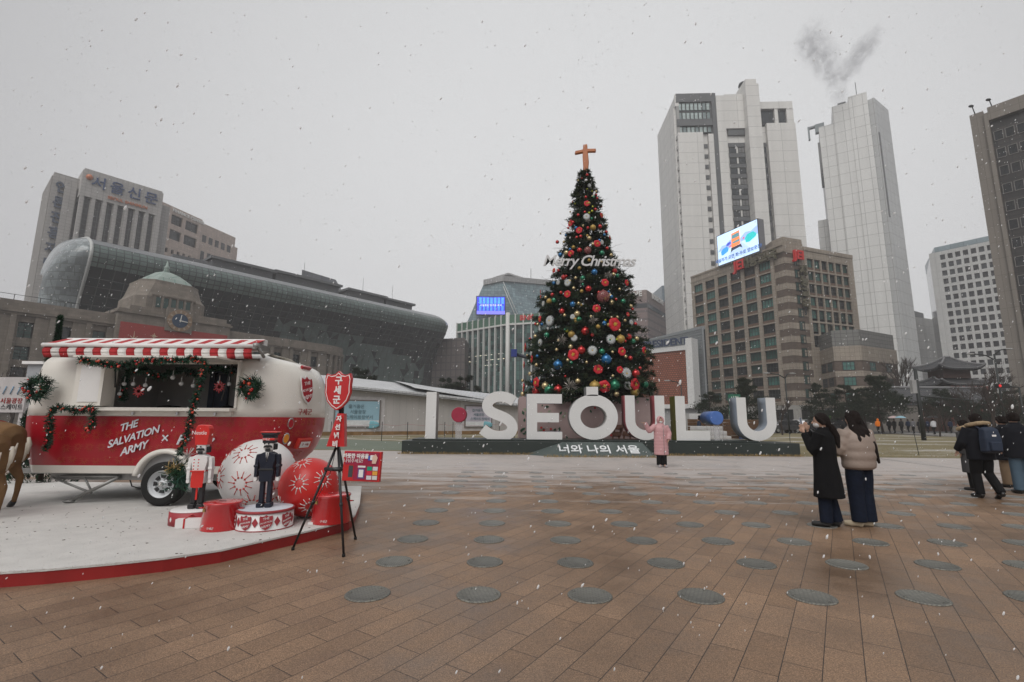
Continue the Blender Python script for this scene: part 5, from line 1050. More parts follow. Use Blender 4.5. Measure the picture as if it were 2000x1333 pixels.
root = thing('gift_box', 'small white gift box tied with red ribbon, leaning on the low pedestal', 'gift box', (-3.98,6.22,.132)); fg = (Vector((-4.14,6.22,0)), Vector((.97,.22,0)).normalized(), Vector((.22,-.97,0)).normalized())
b = MB(); b.obox(fg, 0, .34, -.2, 0, .133, .245); b.build('box', white, root, bevel=.004); b = MB(); b.obox(fg, .09, .11, -.205, .004, .133, .249); b.obox(fg, -.003, .343, -.11, -.09, .1335, .2485)
O = fg[0]+fg[1]*.1-fg[2]*.1; 
for s in (-1, 1): b.tube([O+Vector((0,0,.25)), O+Vector((s*.05,0,.285)), O+Vector((s*.08,0,.27)), O+Vector((s*.03,0,.252))], .008, 6)
b.build('ribbon', redberry, root)

# ---- tripod donation stand
TS = thing('donation_stand', 'black tripod stand with red shield sign, tapered red box and donation panel', 'donation stand', (-2.08,5.9,0)); ap = Vector((-2.08,5.9,1.20))
for f in (atZ(572,1075,0), atZ(671,1088,0), atZ(694,1054,0)):
    b = MB(); top = ap+(f-ap)*.02; b.tube([f+Vector((0,0,.02)), top], [.013,.016], 10); b.tube([f+(ap-f)*.42, f+(ap-f)*.45], .02, 10); o = b.build('leg', black, TS); b = MB(); b.tube([f, f+Vector((0,0,.03))], .018, 10); b.build('rubber_foot', rubber, o)
b = MB(); l0, l1 = ap.lerp(atZ(572,1075,0), .25), ap.lerp(atZ(671,1088,0), .25); b.tube([l0+Vector((-.02,-.01,0)), l1+Vector((.03,-.02,0))], .022, 10); l2 = ap.lerp(atZ(694,1054,0), .25); b.tube([l1, l2], .012, 8); b.tube([l2, l0], .012, 8); b.build('brace', black, TS)
b = MB(); b.tube([ap+Vector((0,0,-.05)), ap+Vector((0,0,.46))], .018, 10); b.tube([ap+Vector((.03,0,.3)), ap+Vector((.03,0,.46))], .018, 10); b.tube([ap+Vector((0,-.02,.0)), ap+Vector((-.06,-.03,-.35)), ap+Vector((-.25,-.02,-.75))], .004, 5); b.build('pole', black, TS)
Xs = Vector((.985,-.17,0)); Ns = Vector((-.17,-.985,0)); c = ap+Vector((0,-.06,.62)); 
def shield_at(w, h, d0, d1, mt, nm, c=c, X=Xs): b = MB(); b.slab([(x*w, y*h) for x, y in SHIELD], c, X, ZA, d0, d1); return b.build(nm, mt, TS)
sr = mat('sign_gloss_red', (.50,.01,.012), .3, coat=.5); shield_at(.36,.47,0,.045,sr,'shield_sign'); shield_at(.335,.435,.0455,.047,white,'shield_border'); shield_at(.315,.41,.0475,.049,sr,'shield_face')
for i, ch in enumerate('구세군'): text(ch, .105, white, TS, c+Ns*.051+ZA*(.115-i*.115)+Xs*(0.01-.006*i), Xs, ZA, .004, 'lettering', bold=.004)
z0, z1 = atY(660,872,5.86).z, atY(660,808,5.86).z; cxp = atY(657,872,5.82).x
hy = lambda X_, w, z: [Vector((cxp+X_-w, 5.80, z)), Vector((cxp+X_+w, 5.77, z)), Vector((cxp+X_+w+.0, 5.86, z)), Vector((cxp+X_-w+.02, 5.9, z))]
b = MB(); b.loft([hy(0.0,.112,z0), hy(.04,.045,z1)], True, True, False); b.build('tapered_box', sr, TS)
for i, ch in enumerate('자선냄비'): z = z1-.065-i*.098; text(ch, .070+.003*i, white, TS, Vector((cxp+.034-.010*i,5.757,z)), Vector((.245,-.04,0)), Vector((.0,0,1)), .004, 'lettering', bold=.003)
# donation panel
q = [atY(668,939,5.62), atY(741,942,5.52), atY(747,883,5.52), atY(674,881,5.62)]; O = q[0]; X = (q[1]-q[0]); Wp = X.length; X.normalize(); Yp = (q[3]-q[0]); Hp = Yp.length; Yp.normalize(); Nn = X.cross(Yp)
if Nn.y > 0: Nn = -Nn
def pn(x0, x1, y0, y1, d, mt, name='panel_patch', par=TS): b = MB(); b.slab([(x0*Wp,y0*Hp),(x1*Wp,y0*Hp),(x1*Wp,y1*Hp),(x0*Wp,y1*Hp)], O, X, Yp, d, d+.002); return b.build(name, mt, par)
b = MB(); b.slab([(0,0),(Wp,0),(Wp,Hp),(0,Hp)], O, X, Yp, -.03, .01); PN = b.build('donation_panel', sr, TS, bevel=.004)
pn(.05,.95,.55,.97,.0105,mat('panel_magenta', (.30,.012,.05), .4),par=PN); pn(.30,.95,.05,.54,.0105,mat('panel_magenta', (.30,.012,.05), .4),par=PN); pn(.16,.28,.13,.52,.0105,mat('reader_grey', (.05,.055,.06), .4),'card_reader',PN)
pn(.42,.60,.10,.43,.0135,mat('panel_violet', (.12,.07,.25), .4),par=PN); pn(.45,.57,.14,.39,.0165,white,par=PN); pn(.41,.61,.46,.52,.0135,white,par=PN)
cs_ = [(.0,.3,.18),(.6,.6,.62),(.6,.02,.05),(.7,.35,.05),(.65,.65,.68),(.6,.62,.6)]
for i in range(6): x = .66+.15*(i % 2); y = .37-.15*(i//2); pn(x,x+.13,y,y+.13,.0135,mat('app_tile_%d' % i, cs_[i], .5),'app_tile',PN)
pn(.66,.80,.70,.86,.0135,mat('panel_blue', (.03,.08,.4), .5),par=PN); pn(.72,.84,.72,.88,.0165,white,par=PN)
b = MB(); b.slab([(.78*Wp,.60*Hp),(.88*Wp,.60*Hp),(.92*Wp,.80*Hp),(.86*Wp,.92*Hp),(.78*Wp,.84*Hp)], O, X, Yp, .0195, .021); b.build('panel_patch', mat('panel_skin', (.65,.45,.36), .5), PN)
text('따뜻한 마음을', .055, white, PN, O+X*(.33*Wp)+Yp*(.83*Hp)+X.cross(Yp)*.014, X, Yp, .003, bold=.002); text('나눠주세요!', .05, white, PN, O+X*(.27*Wp)+Yp*(.67*Hp)+X.cross(Yp)*.014, X, Yp, .003)
# ================================================================ CITY LETTER SIGN
SG = thing('letter_sign', 'row of giant white block letters and two coloured dots on a long dark green plinth', 'letter sign', (3.8,21.4,0))
pf = 21.05; zt = atY(1100,861,pf).z; xl = atY(785,860,pf).x; xr = atY(1562,868,pf).x
pg = tile('plinth_green', (.020,.029,.026), 2.4, 3, .01, (.015,.02,.02), .35, .1, bump=.1)
b = MB(); b.box(xl, xr, pf, pf+2.0, 0, zt-.05); b.box(xl+.4, xr-1.6, pf+.18, pf+1.8, zt-.049, zt+.03); b.build('plinth', pg, SG, bevel=.01)
tp = [atZ(1077,893,0), atZ(1276,893,0)]; q0, q1 = atY(1140,862,pf-.0).x, atY(1254,862,pf-.0).x; q2 = atY(1026,888,pf).x
b = MB(); b.loft([[Vector((q2,pf-.004,0.0)), Vector((tp[0].x,19.95,0)), Vector((tp[1].x,19.95,0)), Vector((tp[1].x+.35,pf-.004,0))], [Vector((q0-.9,pf-.004,zt-.06)), Vector((q0-.9,pf-.03,zt-.06)), Vector((q1,pf-.03,zt-.06)), Vector((q1,pf-.004,zt-.06))]], True, True, False)
b.build('caption_panel', mat('caption_grey', (.07,.09,.085), .4, var=.06), SG)
th = math.atan2(zt-.06, 21.02-19.95); Yc = Vector((0, math.cos(th), math.sin(th))); Oc = Vector(((atY(1170,878,20.4)).x, 20.42, (20.42-19.95)*math.tan(th))); 
text('너와 나의 서울', .56, mat('caption_white', (.72,.74,.75), .5), SG, Oc+Vector((0,-.03,.02)), XA, Yc, .04, 'lettering', bold=.006, ys=1.25)
LY, LD = 21.42, .72; lw = mat('letter_white', (.62,.62,.61), .45, var=.05, vs=1.2, streak=.06)
def lp(u, v): p = atY(u, v, LY); return (p.x, p.z)
def arcpts(cx_, cz, rx, rz, a0, a1, n): return [(cx_+rx*math.cos(rad(a0+(a1-a0)*i/n)), cz+rz*math.sin(rad(a0+(a1-a0)*i/n))) for i in range(n+1)]
def sweepline(c, w): # outline of a thick stroke
    l_, r_ = [], []
    for i, p in enumerate(c):
        a, d = c[max(i-1,0)], c[min(i+1,len(c)-1)]; t = Vector((d[0]-a[0], d[1]-a[1])).normalized(); n_ = Vector((-t.y,t.x))*w/2; l_.append((p[0]+n_.x,p[1]+n_.y)); r_.append((p[0]-n_.x,p[1]-n_.y))
    return l_, r_
def letter(name, label, poly=None, strips=None, side=None, depth=LD):
    """front faces white, sides in the letter's own colour"""
    b = MB(); pv = lambda p, y: Vector((p[0], y, p[1]))
    if strips:
        l_, r_ = strips; n = len(l_); k = b.add([pv(p,LY) for p in l_]+[pv(p,LY) for p in r_]+[pv(p,LY+depth) for p in l_]+[pv(p,LY+depth) for p in r_])
        for i in range(n-1):
            b.m = 0; b.face((k+i,k+i+1,k+n+i+1,k+n+i)); b.face((k+2*n+i,k+3*n+i,k+3*n+i+1,k+2*n+i+1)); b.m = 1; b.face((k+i,k+2*n+i,k+2*n+i+1,k+i+1), True); b.face((k+n+i,k+n+i+1,k+3*n+i+1,k+3*n+i), True)
        b.m = 1; b.face((k,k+n,k+3*n,k+2*n)); b.face((k+n-1,k+3*n-1,k+4*n-1,k+2*n-1))
    else:
        n = len(poly); k = b.add([pv(p,LY) for p in poly]+[pv(p,LY+depth) for p in poly]); b.m = 0; b.face([k+i for i in range(n)]); b.face([k+2*n-1-i for i in range(n)]); b.m = 1
        for i in range(n): j = (i+1) % n; b.face((k+i,k+n+i,k+n+j,k+j))
    o = b.build(name, [lw, side or lw], SG); o['label'] = label; return o
I0, I1 = lp(830,858), lp(853,766); letter('letter', 'white letter I', [(I0[0],zt+.03),(I1[0],zt+.03),(I1[0],I1[1]),(I0[0],I1[1])], side=mat('side_grey', (.35,.35,.34), .5))
def zpx(v, u=1150): return atY(u, v, LY).z
# S
sx0, sx1 = lp(820,800)[0], lp(1012,800)[0]; zT, zB = lp(975,765)[1], zt+.03; w = .50
uS = lambda x, y: lp(760+x/4.545, 730+y/4.545)
cl = [uS(*p) for p in ((1108,248),(1070,222),(1020,206),(975,203),(930,212),(893,235),(872,268),(872,300),(892,333),(935,356),(985,375),(1040,400),(1080,432),(1097,475),(1088,512),(1060,540),(1010,556),(960,557),(905,545),(865,522),(828,492))]
from mathutils import geometry
def smooth(c, it=2):
    for _ in range(it):
        n_ = [c[0]]
        for a, d in zip(c, c[1:]): n_ += [(a[0]*.75+d[0]*.25, a[1]*.75+d[1]*.25), (a[0]*.25+d[0]*.75, a[1]*.25+d[1]*.75)]
        c = n_+[c[-1]]
    return c
letter('letter', 'white letter S', strips=sweepline(smooth(cl), .46), side=mat('side_bronze', (.25,.17,.11), .5))
e = [uS(*p) for p in ((1222,183),(1537,183),(1535,265),(1314,265),(1314,350),(1508,350),(1508,432),(1314,432),(1314,518),(1537,518))]; ex0, ex1 = e[0][0], e[-1][0]
poly = [(ex0, zt+.03), (ex1, zt+.03), (ex1, e[-1][1]), (e[8][0], e[-1][1]), (e[7][0], e[7][1]), (e[6][0], e[7][1]), (e[6][0], e[5][1]), (e[4][0], e[5][1]), (e[3][0], e[3][1]), (ex1, e[3][1]), (ex1, e[1][1]), (ex0, e[1][1])]
letter('letter', 'white letter E', poly, side=mat('side_blue_grey', (.20,.22,.30), .5))
o0, o1 = lp(1112,818), lp(1207,818); zot = zpx(771, 1160); ocx, ocz = (o0[0]+o1[0])/2, (zot+zt+.03)/2; orx, orz = (o1[0]-o0[0])/2, (zot-zt-.03)/2; wd = .49
ring = lambda k: [(ocx+(orx-k)*math.cos(a), ocz+(orz-k)*math.sin(a)) for a in [math.pi*2*i/64 for i in range(65)]]
letter('letter', 'white letter O with a small square chimney on top', strips=(ring(0), ring(wd)), side=mat('side_grey', (.35,.35,.34), .5))
c0, c1 = lp(1145,756), lp(1168,756); letter('letter_chimney', 'square chimney on the letter O', [(c0[0],zot-.06),(c1[0],zot-.06),(c1[0],c1[1]),(c0[0],c0[1])], side=mat('side_grey2', (.22,.23,.23), .5))
def u_letter(xa_, xb_, top, w, label, side):
    r_ = (xb_-xa_)/2-w/2; cx_ = (xa_+xb_)/2; zb = zt+.03+w/2; ry = r_*.95
    c = [(xa_+w/2, top)]+[(xa_+w/2, top+(zb+ry-top)*i/4) for i in range(1,4)]+arcpts(cx_, zb+ry, r_, ry, 180, 360, 24)+[(xb_-w/2, zb+ry+(top-zb-ry)*i/4) for i in range(1,4)]+[(xb_-w/2, top)]
    letter('letter', label, strips=sweepline(c, w), side=side)
u_letter(lp(1221,800)[0], lp(1298,800)[0], zpx(773,1260), .43, 'white letter U with dusty pink sides behind the person in pink', mat('side_pink', (.24,.055,.065), .5))
l0, l1 = lp(1319,800), lp(1384,800); lt = zpx(774,1330); lw_ = .43; letter('letter', 'white letter L with olive green side', [(l0[0],zt+.03),(l1[0],zt+.03),(l1[0],zt+.03+.42),(l0[0]+lw_,zt+.45),(l0[0]+lw_,lt),(l0[0],lt)], side=mat('side_olive', (.10,.11,.008), .5))
u_letter(lp(1439,800)[0], lp(1515,800)[0], zpx(777,1480), .42, 'white letter U at the right end with grey sides', mat('side_grey3', (.20,.23,.27), .45))
def dot(u, v, r_, mt, label, depth, y0=LY):
    p = atY(u, v, y0); b = MB(); rr_ = r_/FPX*y0; b.lathe([(rr_-.02,0),(rr_,.02),(rr_,depth)], p, 40, 'y'); o = b.build('dot', mt, SG); o['label'] = label
    pp = MB(); hw = rr_*.42
    pp.box(p.x-hw, p.x+hw, y0+.1, y0+.13, zt, p.z-rr_*.9); pp.box(p.x-hw, p.x-hw+.02, y0+.08, y0+.099, zt, p.z-rr_*.9); pp.box(p.x+hw-.02, p.x+hw, y0+.08, y0+.099, zt, p.z-rr_*.9)
    if depth > 1:
        for i in range(5): pp.box(p.x-hw*2+.18*i-.01, p.x-hw*2+.18*i+.01, y0+.5, y0+.52, zt, p.z-rr_*.7)
    pp.build('clear_stand', mat('acrylic', (.55,.55,.56), .1, alpha=.35), SG)
dot(896, 810.5, 14.5, mat('dot_crimson', (.28,.012,.04), .45), 'crimson dot between the letters I and S', .5)
dot(1400, 817, 13.2, mat('dot_blue', (.06,.14,.40), .45), 'blue cylinder dot between the letters L and U', 1.15)

# ================================================================ CHRISTMAS TREE
TY = 26.0; tcx = atY(1148,600,TY).x; zv = lambda v: atY(1148, v, TY).z
PROF = [(333,9),(350,15),(380,26),(420,35),(460,45),(500,60),(520,68),(545,88),(600,104),(640,110),(680,117),(720,123),(752,125),(772,120)]
PX = TY/FPX*.98
def trad(z):
    for (va, ra), (vb, rb) in zip(PROF, PROF[1:]):
        za, zb = zv(va), zv(vb)
        if zb <= z <= za: return (ra+(rb-ra)*(za-z)/(za-zb))*PX
    return PROF[0][1]*PX if z > zv(333) else PROF[-1][1]*PX
z0t, z1t = zv(775), zv(333)
TR = thing('christmas_tree', 'giant cone-shaped Christmas tree topped with an orange cross, behind the letter sign', 'christmas tree', (tcx,TY,0))
R_ = np.random.RandomState(12); C, Dd, kinds = [], [], []; tw = MB(); tw.tube([(tcx,TY,0.),(tcx,TY,6),(tcx,TY,z1t-.3)], [.35,.25,.05], 8)
tiers = []; z = z0t+.1
while z < z1t-.15: tiers.append(z); z += .52 if z < z1t-4 else .34
for ti, z in enumerate(tiers):
    r_ = trad(z); nb = int(9+r_*11); gap = 1.0
    for j in range(nb):
        a = 2*math.pi*(j+R_.rand()*.7)/nb+ti; L_ = r_*(.74+.34*R_.rand()); dr_ = np.array([math.cos(a), math.sin(a), -.10-.12*R_.rand()]); zz = z+R_.normal(0,.07)
        if R_.rand() < .35: e_ = Vector((tcx+dr_[0]*L_, TY+dr_[1]*L_, zz+dr_[2]*L_+.1)); tw.tube([(tcx+dr_[0]*.1,TY+dr_[1]*.1,zz+.12), e_], [.035,.012], 4, False)
        ns = int(8+L_*16)
        if math.sin(z*2.1+a*2.0)+math.sin(a*5+z*1.3) > .95 and z > z0t+2: continue
        for k in range(ns):
            s = L_*(1-.72*(k/ns)**1.2); lat = R_.normal(0,.05+.055*s); p = np.array([tcx+dr_[0]*s-dr_[1]*lat, TY+dr_[1]*s+dr_[0]*lat, zz+dr_[2]*s*.8+R_.normal(0,.055)])
            C.append(p); Dd.append(np.array([dr_[0],dr_[1],-.05+R_.normal(0,.25)])*.8); kinds.append(R_.randint(3))
C = np.array(C); Dd = np.array(Dd); b = MB(); sprigs(b, C, Dd, 11, .17, .030, .75, 5)
kk = np.repeat(kinds, 11).tolist(); b.mi = kk
b.build('foliage', [mat('tree_green', (.026,.050,.030), .85, vs=2, var=.5), mat('tree_dark', (.009,.015,.011), .9, vs=2, var=.5), mat('tree_olive', (.045,.058,.028), .85, vs=2, var=.4)], TR, uv=False)
# bare twigs sticking out
for i in range(120):
    z = z0t+1.2+(z1t-z0t-3)*R_.rand(); a = R_.rand()*6.28; r_ = trad(z); p = Vector((tcx+math.cos(a)*r_*.8, TY+math.sin(a)*r_*.8, z)); q = p
    ln = [p]; d = Vector((math.cos(a), math.sin(a), .3+R_.normal(0,.3)))
    for k in range(4): q = q+d*(.16+.06*R_.rand()); d = (d+Vector(R_.normal(0,.25,3))).normalized(); ln.append(q)
    tw.tube(ln, [.010,.008,.006,.005,.004], 4, False)
tw.build('trunk_and_branches', mat('tree_bark', (.045,.032,.024), .9), TR)
z = z1t; cz = atY(1144,297,TY).z; ct = atY(1144,284,TY).z; b = MB(); cm = mat('cross_copper', (.40,.12,.03), .45, var=.06)
b.slab([(-.10,z-.35),(.12,z-.35),(.20,z+.5),(.17,cz-.22),(.15,cz-.06),(.60,cz-.12),(.63,cz+.06),(.14,cz+.13),(.13,ct),(-.10,ct),(-.12,cz+.13),(-.57,cz+.10),(-.61,cz-.08),(-.13,cz-.05),(-.15,cz-.3),(-.13,z+.3)], Vector((atY(1144,300,TY).x-.03,TY,0)), Vector((.96,-.28,0)), ZA, -.1, .1); b.build('cross', cm, TR, bevel=.03)
tz = atY(1150,511,23.6); text('Merry Christmas', .80, mat('lettering_silver', (.55,.55,.55), .5), TR, tz, Vector((1,.0,0)), ZA, .08, 'lettering', bold=.008, shear=.3, space=.86)
b = MB(); b.tube([tz+Vector((-2.0,.06,-.12)), tz+Vector((2.2,.06,-.12))], .02, 5); b.build('lettering_wire', METAL, TR)
# ornaments, each one its own object
ORN = {}
def om(k): return {'R': ('bauble','red',mat('o_red', (.42,.012,.012), .16, metal=.55, coat=.5)), 'Y': ('bauble','champagne gold',mat('o_champ', (.50,.40,.22), .2, metal=.7)), 'G': ('bauble','yellow-green',mat('o_lime', (.35,.38,.03), .25, metal=.5)), 'O': ('bauble','matt gold',mat('o_gold', (.36,.24,.06), .45, metal=.35)), 'E': ('bauble','green',mat('o_green', (.005,.16,.08), .16, metal=.5, coat=.5)), 'B': ('bauble','blue',mat('o_blue', (.005,.12,.30), .16, metal=.5, coat=.5)), 'T': ('bauble','see-through',mat('o_clear', (.30,.10,.10), .08, alpha=.6)), 'W': ('bauble','white',mat('o_white', (.7,.7,.7), .3)), 'D': ('disc ornament','white',mat('o_disc', (.42,.44,.44), .3)), 'F': ('flower','red',mat('o_flower', (.50,.010,.022), .6, var=.2, vs=6)), 'S': ('starburst','silver',mat('o_silver', (.42,.39,.35), .35, metal=.6))}[k]
def omake(k):
    b = MB(); cat, cn, mt = om(k)
    if k in 'RYGOEBTW': b.ball((0,0,0), 1, 20, 14); b.lathe([(.18,.97),(.18,1.12),(.1,1.14)], (0,0,0), 10); return b, 'bauble_'+'ball', [mt]
    if k == 'D':
        b.m = 1; b.lathe([(1.0,-.14),(1.06,0),(1.0,.14)], (0,0,0), 28, 'y'); b.m = 0
        for i in range(11): a = 2*math.pi*i/11; b.ball((.5*math.cos(a),-.17,.5*math.sin(a)), (.46,.08,.25), 8, 5, Matrix.Rotation(-a,3,'Y'))
        b.m = 2; b.ball((0,-.22,0), .13, 8, 5); return b, 'disc', [mt, mat('o_disc_rim', (.16,.17,.17), .3), mat('o_yellow', (.6,.4,.05), .5)]
    if k == 'F':
        for i in range(6):
            a = 2*math.pi*i/6+.3; rows = []
            for s in range(6):
                t_ = s/5; wd_ = .62*math.sin(math.pi*min(1,(t_*.85+.15)))**.6; rows.append([Vector((math.cos(a)*t_*1.0-math.sin(a)*w_*wd_, -.15-.25*math.sin(t_*2.6)+.12*abs(w_)+.05*math.sin(7*w_+i), math.sin(a)*t_*1.0+math.cos(a)*w_*wd_)) for w_ in (-1,-.5,0,.5,1)])
            b.loft(rows, False, False, True)
        b.m = 1
        for i in range(9): a = 2.4*i; b.ball((.13*math.sqrt(i/2)*math.cos(a),-.42,.13*math.sqrt(i/2)*math.sin(a)), .085, 6, 4)
        return b, 'petals', [mt, mat('o_yellow', (.6,.4,.05), .5)]
    rr_ = np.random.RandomState(1)
    for i in range(46): a = rr_.normal(0,1,3); a /= np.linalg.norm(a); b.tube([(0,0,0), tuple(a*(.8+.4*rr_.rand()))], .022, 4)
    return b, 'rods', [mt]
c2 = [(675,333,16,'R'),(628,362,8,'R'),(595,383,10,'Y'),(665,380,14,'W'),(693,425,20,'D'),(675,458,7,'G'),(718,478,9,'G'),(755,480,12,'Y'),(663,531,15,'R'),(672,590,30,'F'),(566,590,7,'G'),(765,540,12,'R'),(545,572,12,'F'),(799,612,14,'R'),(768,645,6,'Y'),(523,663,9,'Y'),(595,692,15,'R'),(670,707,32,'D'),(800,695,26,'F'),(530,768,36,'F'),(575,808,18,'B'),(640,789,15,'Y'),(605,830,34,'F'),(727,805,28,'O'),(790,795,20,'R'),(845,784,15,'Y'),(846,845,17,'R'),(505,808,12,'R'),(484,872,12,'B'),(435,858,10,'Y'),(617,884,16,'R'),(694,901,21,'Y'),(830,870,14,'B'),(875,895,22,'F'),(803,935,24,'D'),(762,950,36,'F'),(407,934,18,'R'),(466,934,13,'Y'),(552,982,18,'O'),(606,1008,24,'R'),(680,1010,34,'T'),(807,1034,25,'E'),(435,1050,23,'B'),(490,1033,25,'Y'),(533,1038,34,'F'),(890,1052,17,'Y'),(605,1168,16,'O'),(380,1190,24,'F'),(418,1190,14,'R'),(740,1205,28,'B'),(921,1193,24,'R'),(912,1224,17,'Y'),(946,1236,19,'E'),(463,1251,24,'R'),(572,1257,15,'Y'),(635,1260,25,'E'),(376,1303,18,'B'),(415,1297,22,'D'),(500,1300,32,'D'),(833,1300,36,'F'),(1025,1300,30,'F'),(680,745,28,'S'),(865,1235,38,'S'),(620,1290,24,'S')]
c3 = [(711,213,29,'R'),(848,285,58,'T'),(921,286,20,'B'),(926,341,24,'Y'),(967,310,13,'R'),(1033,331,25,'E'),(999,216,14,'Y'),(518,262,35,'F'),(375,267,18,'R'),(270,240,22,'F'),(270,285,20,'F'),(314,292,16,'Y'),(347,329,28,'O'),(391,320,25,'E'),(292,350,26,'D'),(565,357,27,'B'),(620,350,18,'Y'),(464,420,26,'R'),(490,458,16,'Y'),(565,472,24,'D'),(606,445,28,'Y'),(624,500,27,'E'),(785,396,38,'F'),(735,470,14,'Y'),(755,510,42,'S'),(978,477,16,'Y'),(1105,373,18,'Y'),(1120,400,14,'R'),(1075,450,20,'F'),(1050,508,15,'Y'),(1108,525,26,'D'),(1147,540,18,'R'),(265,493,32,'F'),(352,510,48,'D'),(240,541,15,'Y'),(278,543,15,'B'),(218,540,14,'R'),(680,606,36,'R'),(800,565,20,'O'),(858,533,22,'B'),(947,545,62,'F'),(747,641,18,'R'),(553,635,31,'O'),(578,670,30,'D'),(324,643,27,'E'),(218,655,20,'Y'),(168,680,16,'R'),(262,713,34,'D'),(465,690,48,'S'),(134,760,46,'F'),(190,865,35,'F'),(120,920,36,'F'),(545,751,22,'Y'),(645,783,36,'R'),(573,825,52,'F'),(748,785,40,'D'),(836,795,27,'E'),(919,682,42,'D'),(1010,680,38,'O'),(1086,660,27,'R'),(1125,702,24,'E'),(1159,676,22,'Y'),(934,800,14,'Y'),(1017,795,40,'F'),(1100,856,20,'R'),(1222,795,45,'F'),(235,838,16,'B'),(143,832,14,'Y'),(428,921,44,'B'),(228,920,18,'Y'),(370,976,23,'D'),(877,870,46,'B'),(694,895,14,'Y'),(800,960,42,'F'),(1000,965,32,'F'),(1062,1000,50,'D'),(1150,1000,36,'R'),(1190,950,16,'R'),(168,1003,20,'Y'),(200,1010,42,'S'),(98,1065,14,'Y'),(146,1090,18,'D'),(185,1075,12,'B'),(235,1085,52,'F'),(120,1130,44,'F'),(100,1190,23,'Y'),(228,1165,42,'R'),(348,1157,48,'E'),(310,1115,34,'Y'),(430,1150,40,'R'),(545,1120,66,'S'),(612,1070,24,'Y'),(770,1120,48,'O'),(855,1120,55,'F'),(955,1108,46,'E'),(1075,1110,36,'D'),(1135,1100,55,'F'),(1140,1170,40,'O'),(1235,1105,34,'E'),(1180,1080,14,'E'),(970,1190,25,'Y'),(1308,990,26,'F')]
items = [(1000+x/4.597, 270+y/4.597, r_/4.597, k) for x, y, r_, k in c2]+[(1000+x/4.76, 520+y/4.76, r_/4.76, k) for x, y, r_, k in c3]
_q = random.Random(77)
for _i in range(62): _v = _q.uniform(370,765)**1.0; _h = 9+(_v-333)*.262; items.append((1148+_q.uniform(-.85,.85)*_h, _v, _q.uniform(2.2,3.6), _q.choice('YYRREBOG')))
placed = []
for (u, v, r_, k) in items:
    d_ = ray(u, v).normalized(); o_ = Vector((0,0,EYE)); best = None
    for i in range(400):   # march to the cone of foliage
        t_ = 18+i*.03; p = o_+d_*t_; rr_ = trad(p.z)
        if (p.x-tcx)**2+(p.y-TY)**2 < (rr_*.98)**2: best = p; break
    if best is None: # silhouette
        t_ = TY/d_.y; best = o_+d_*t_
    placed.append((best, r_/FPX*TY*.97, k, u, v))
zone = lambda v: 'near the top' if v < 430 else 'just above the writing' if v < 500 else 'just below the writing' if v < 580 else 'in the middle' if v < 680 else 'in the lower part' if v < 735 else 'along the bottom edge'
groups = {}
for p in placed:
    v = p[4]; rr_ = 60 if v < 500 else 110; x = p[3]-1148; k = p[2]; size = 'big' if p[1] > .19 else 'small' if p[1] < .1 else 'medium'
    lat = 'far left' if x < -rr_*.6 else 'left' if x < -rr_*.2 else 'centre' if x < rr_*.2 else 'right' if x < rr_*.6 else 'far right'; groups.setdefault((size, k, zone(v), lat), []).append(p)
ordn = ['leftmost','second from left','third from left','fourth from left','fifth from left','sixth from left']
for (size, k, zn, lat), ps in groups.items():
    ps.sort(key=lambda p: p[3]); cat, cn, mt = om(k)
    for i, (pos, r_, _, u, v) in enumerate(ps):
        lb = '%s %s %s %s of the tree, %s' % (size, cn, cat, zn, lat)+('' if len(ps) == 1 else ', %s' % ordn[i])
        nm = {'bauble':'bauble','disc ornament':'disc_ornament','flower':'flower_ornament','starburst':'starburst_ornament'}[cat]
        if k not in ORN:
            b, pn_, mts = omake(k); o = b.build(nm, mts, base=(0,0,0), uv=False); ORN[k] = o
        else: o = ORN[k].copy(); COL.objects.link(o); o.name = nm
        o.location = pos; o.scale = (r_,)*3; az = math.atan2(pos.y-TY, pos.x-tcx)+math.pi/2; o.rotation_euler = (0,0,az if k in 'DF' else RND.random()*6) ; tag(o, lb, cat, 'ornaments on the Christmas tree')
# pale pink base box around the tree with painted leaves
bx0, bx1 = atY(1094,800,23.7).x, atY(1283,800,23.7).x; bz = atY(1150,776,23.7).z
TB = thing('tree_base', 'dusty pink box round the foot of the Christmas tree with painted holly and reindeer', 'planter box', ((bx0+bx1)/2,25.5,0)); b = MB(); b.box(bx0-2.0, bx1+.0, 23.7, 28.5, 0, bz); b.build('box', mat('base_pink', (.34,.25,.24), .7, var=.06), TB)
b = MB(); rr = random.Random(21); lfm = [mat('leaf_print', (.02,.07,.035), .7, var=.3), mat('leaf_print_pale', (.22,.25,.17), .7), mat('berry_print', (.4,.03,.03), .7)]
for i in range(60):
    x = rr.choice((rr.uniform(bx0-1.9,bx0+.3), rr.uniform(bx0,bx1))); z = bz-rr.random()**2*.9 if x > bx0+.3 else rr.uniform(.6,bz-.1); a = rr.uniform(0,6.28); l_ = rr.uniform(.12,.26); d = Vector((math.cos(a), math.sin(a))); n_ = Vector((-d.y,d.x))*l_*.28; b.m = 0 if rr.random() < .75 else 1
    b.slab([tuple(Vector((0,0))), tuple(d*l_*.5-n_), tuple(d*l_), tuple(d*l_*.5+n_)], Vector((x,23.69,z)), XA, ZA, .002, .01)
for i in range(14): b.m = 2; x = rr.uniform(bx0-1.8,bx1-.2); z = rr.uniform(.7,bz-.1); b.slab([(.06*math.cos(a), .06*math.sin(a)) for a in [q*math.pi/4 for q in range(8)]], Vector((x,23.69,z)), XA, ZA, .011, .014)
b.build('leaf_print', lfm, TB, uv=False)
b = MB(); bm = mat('brown_print', (.12,.05,.03), .7)
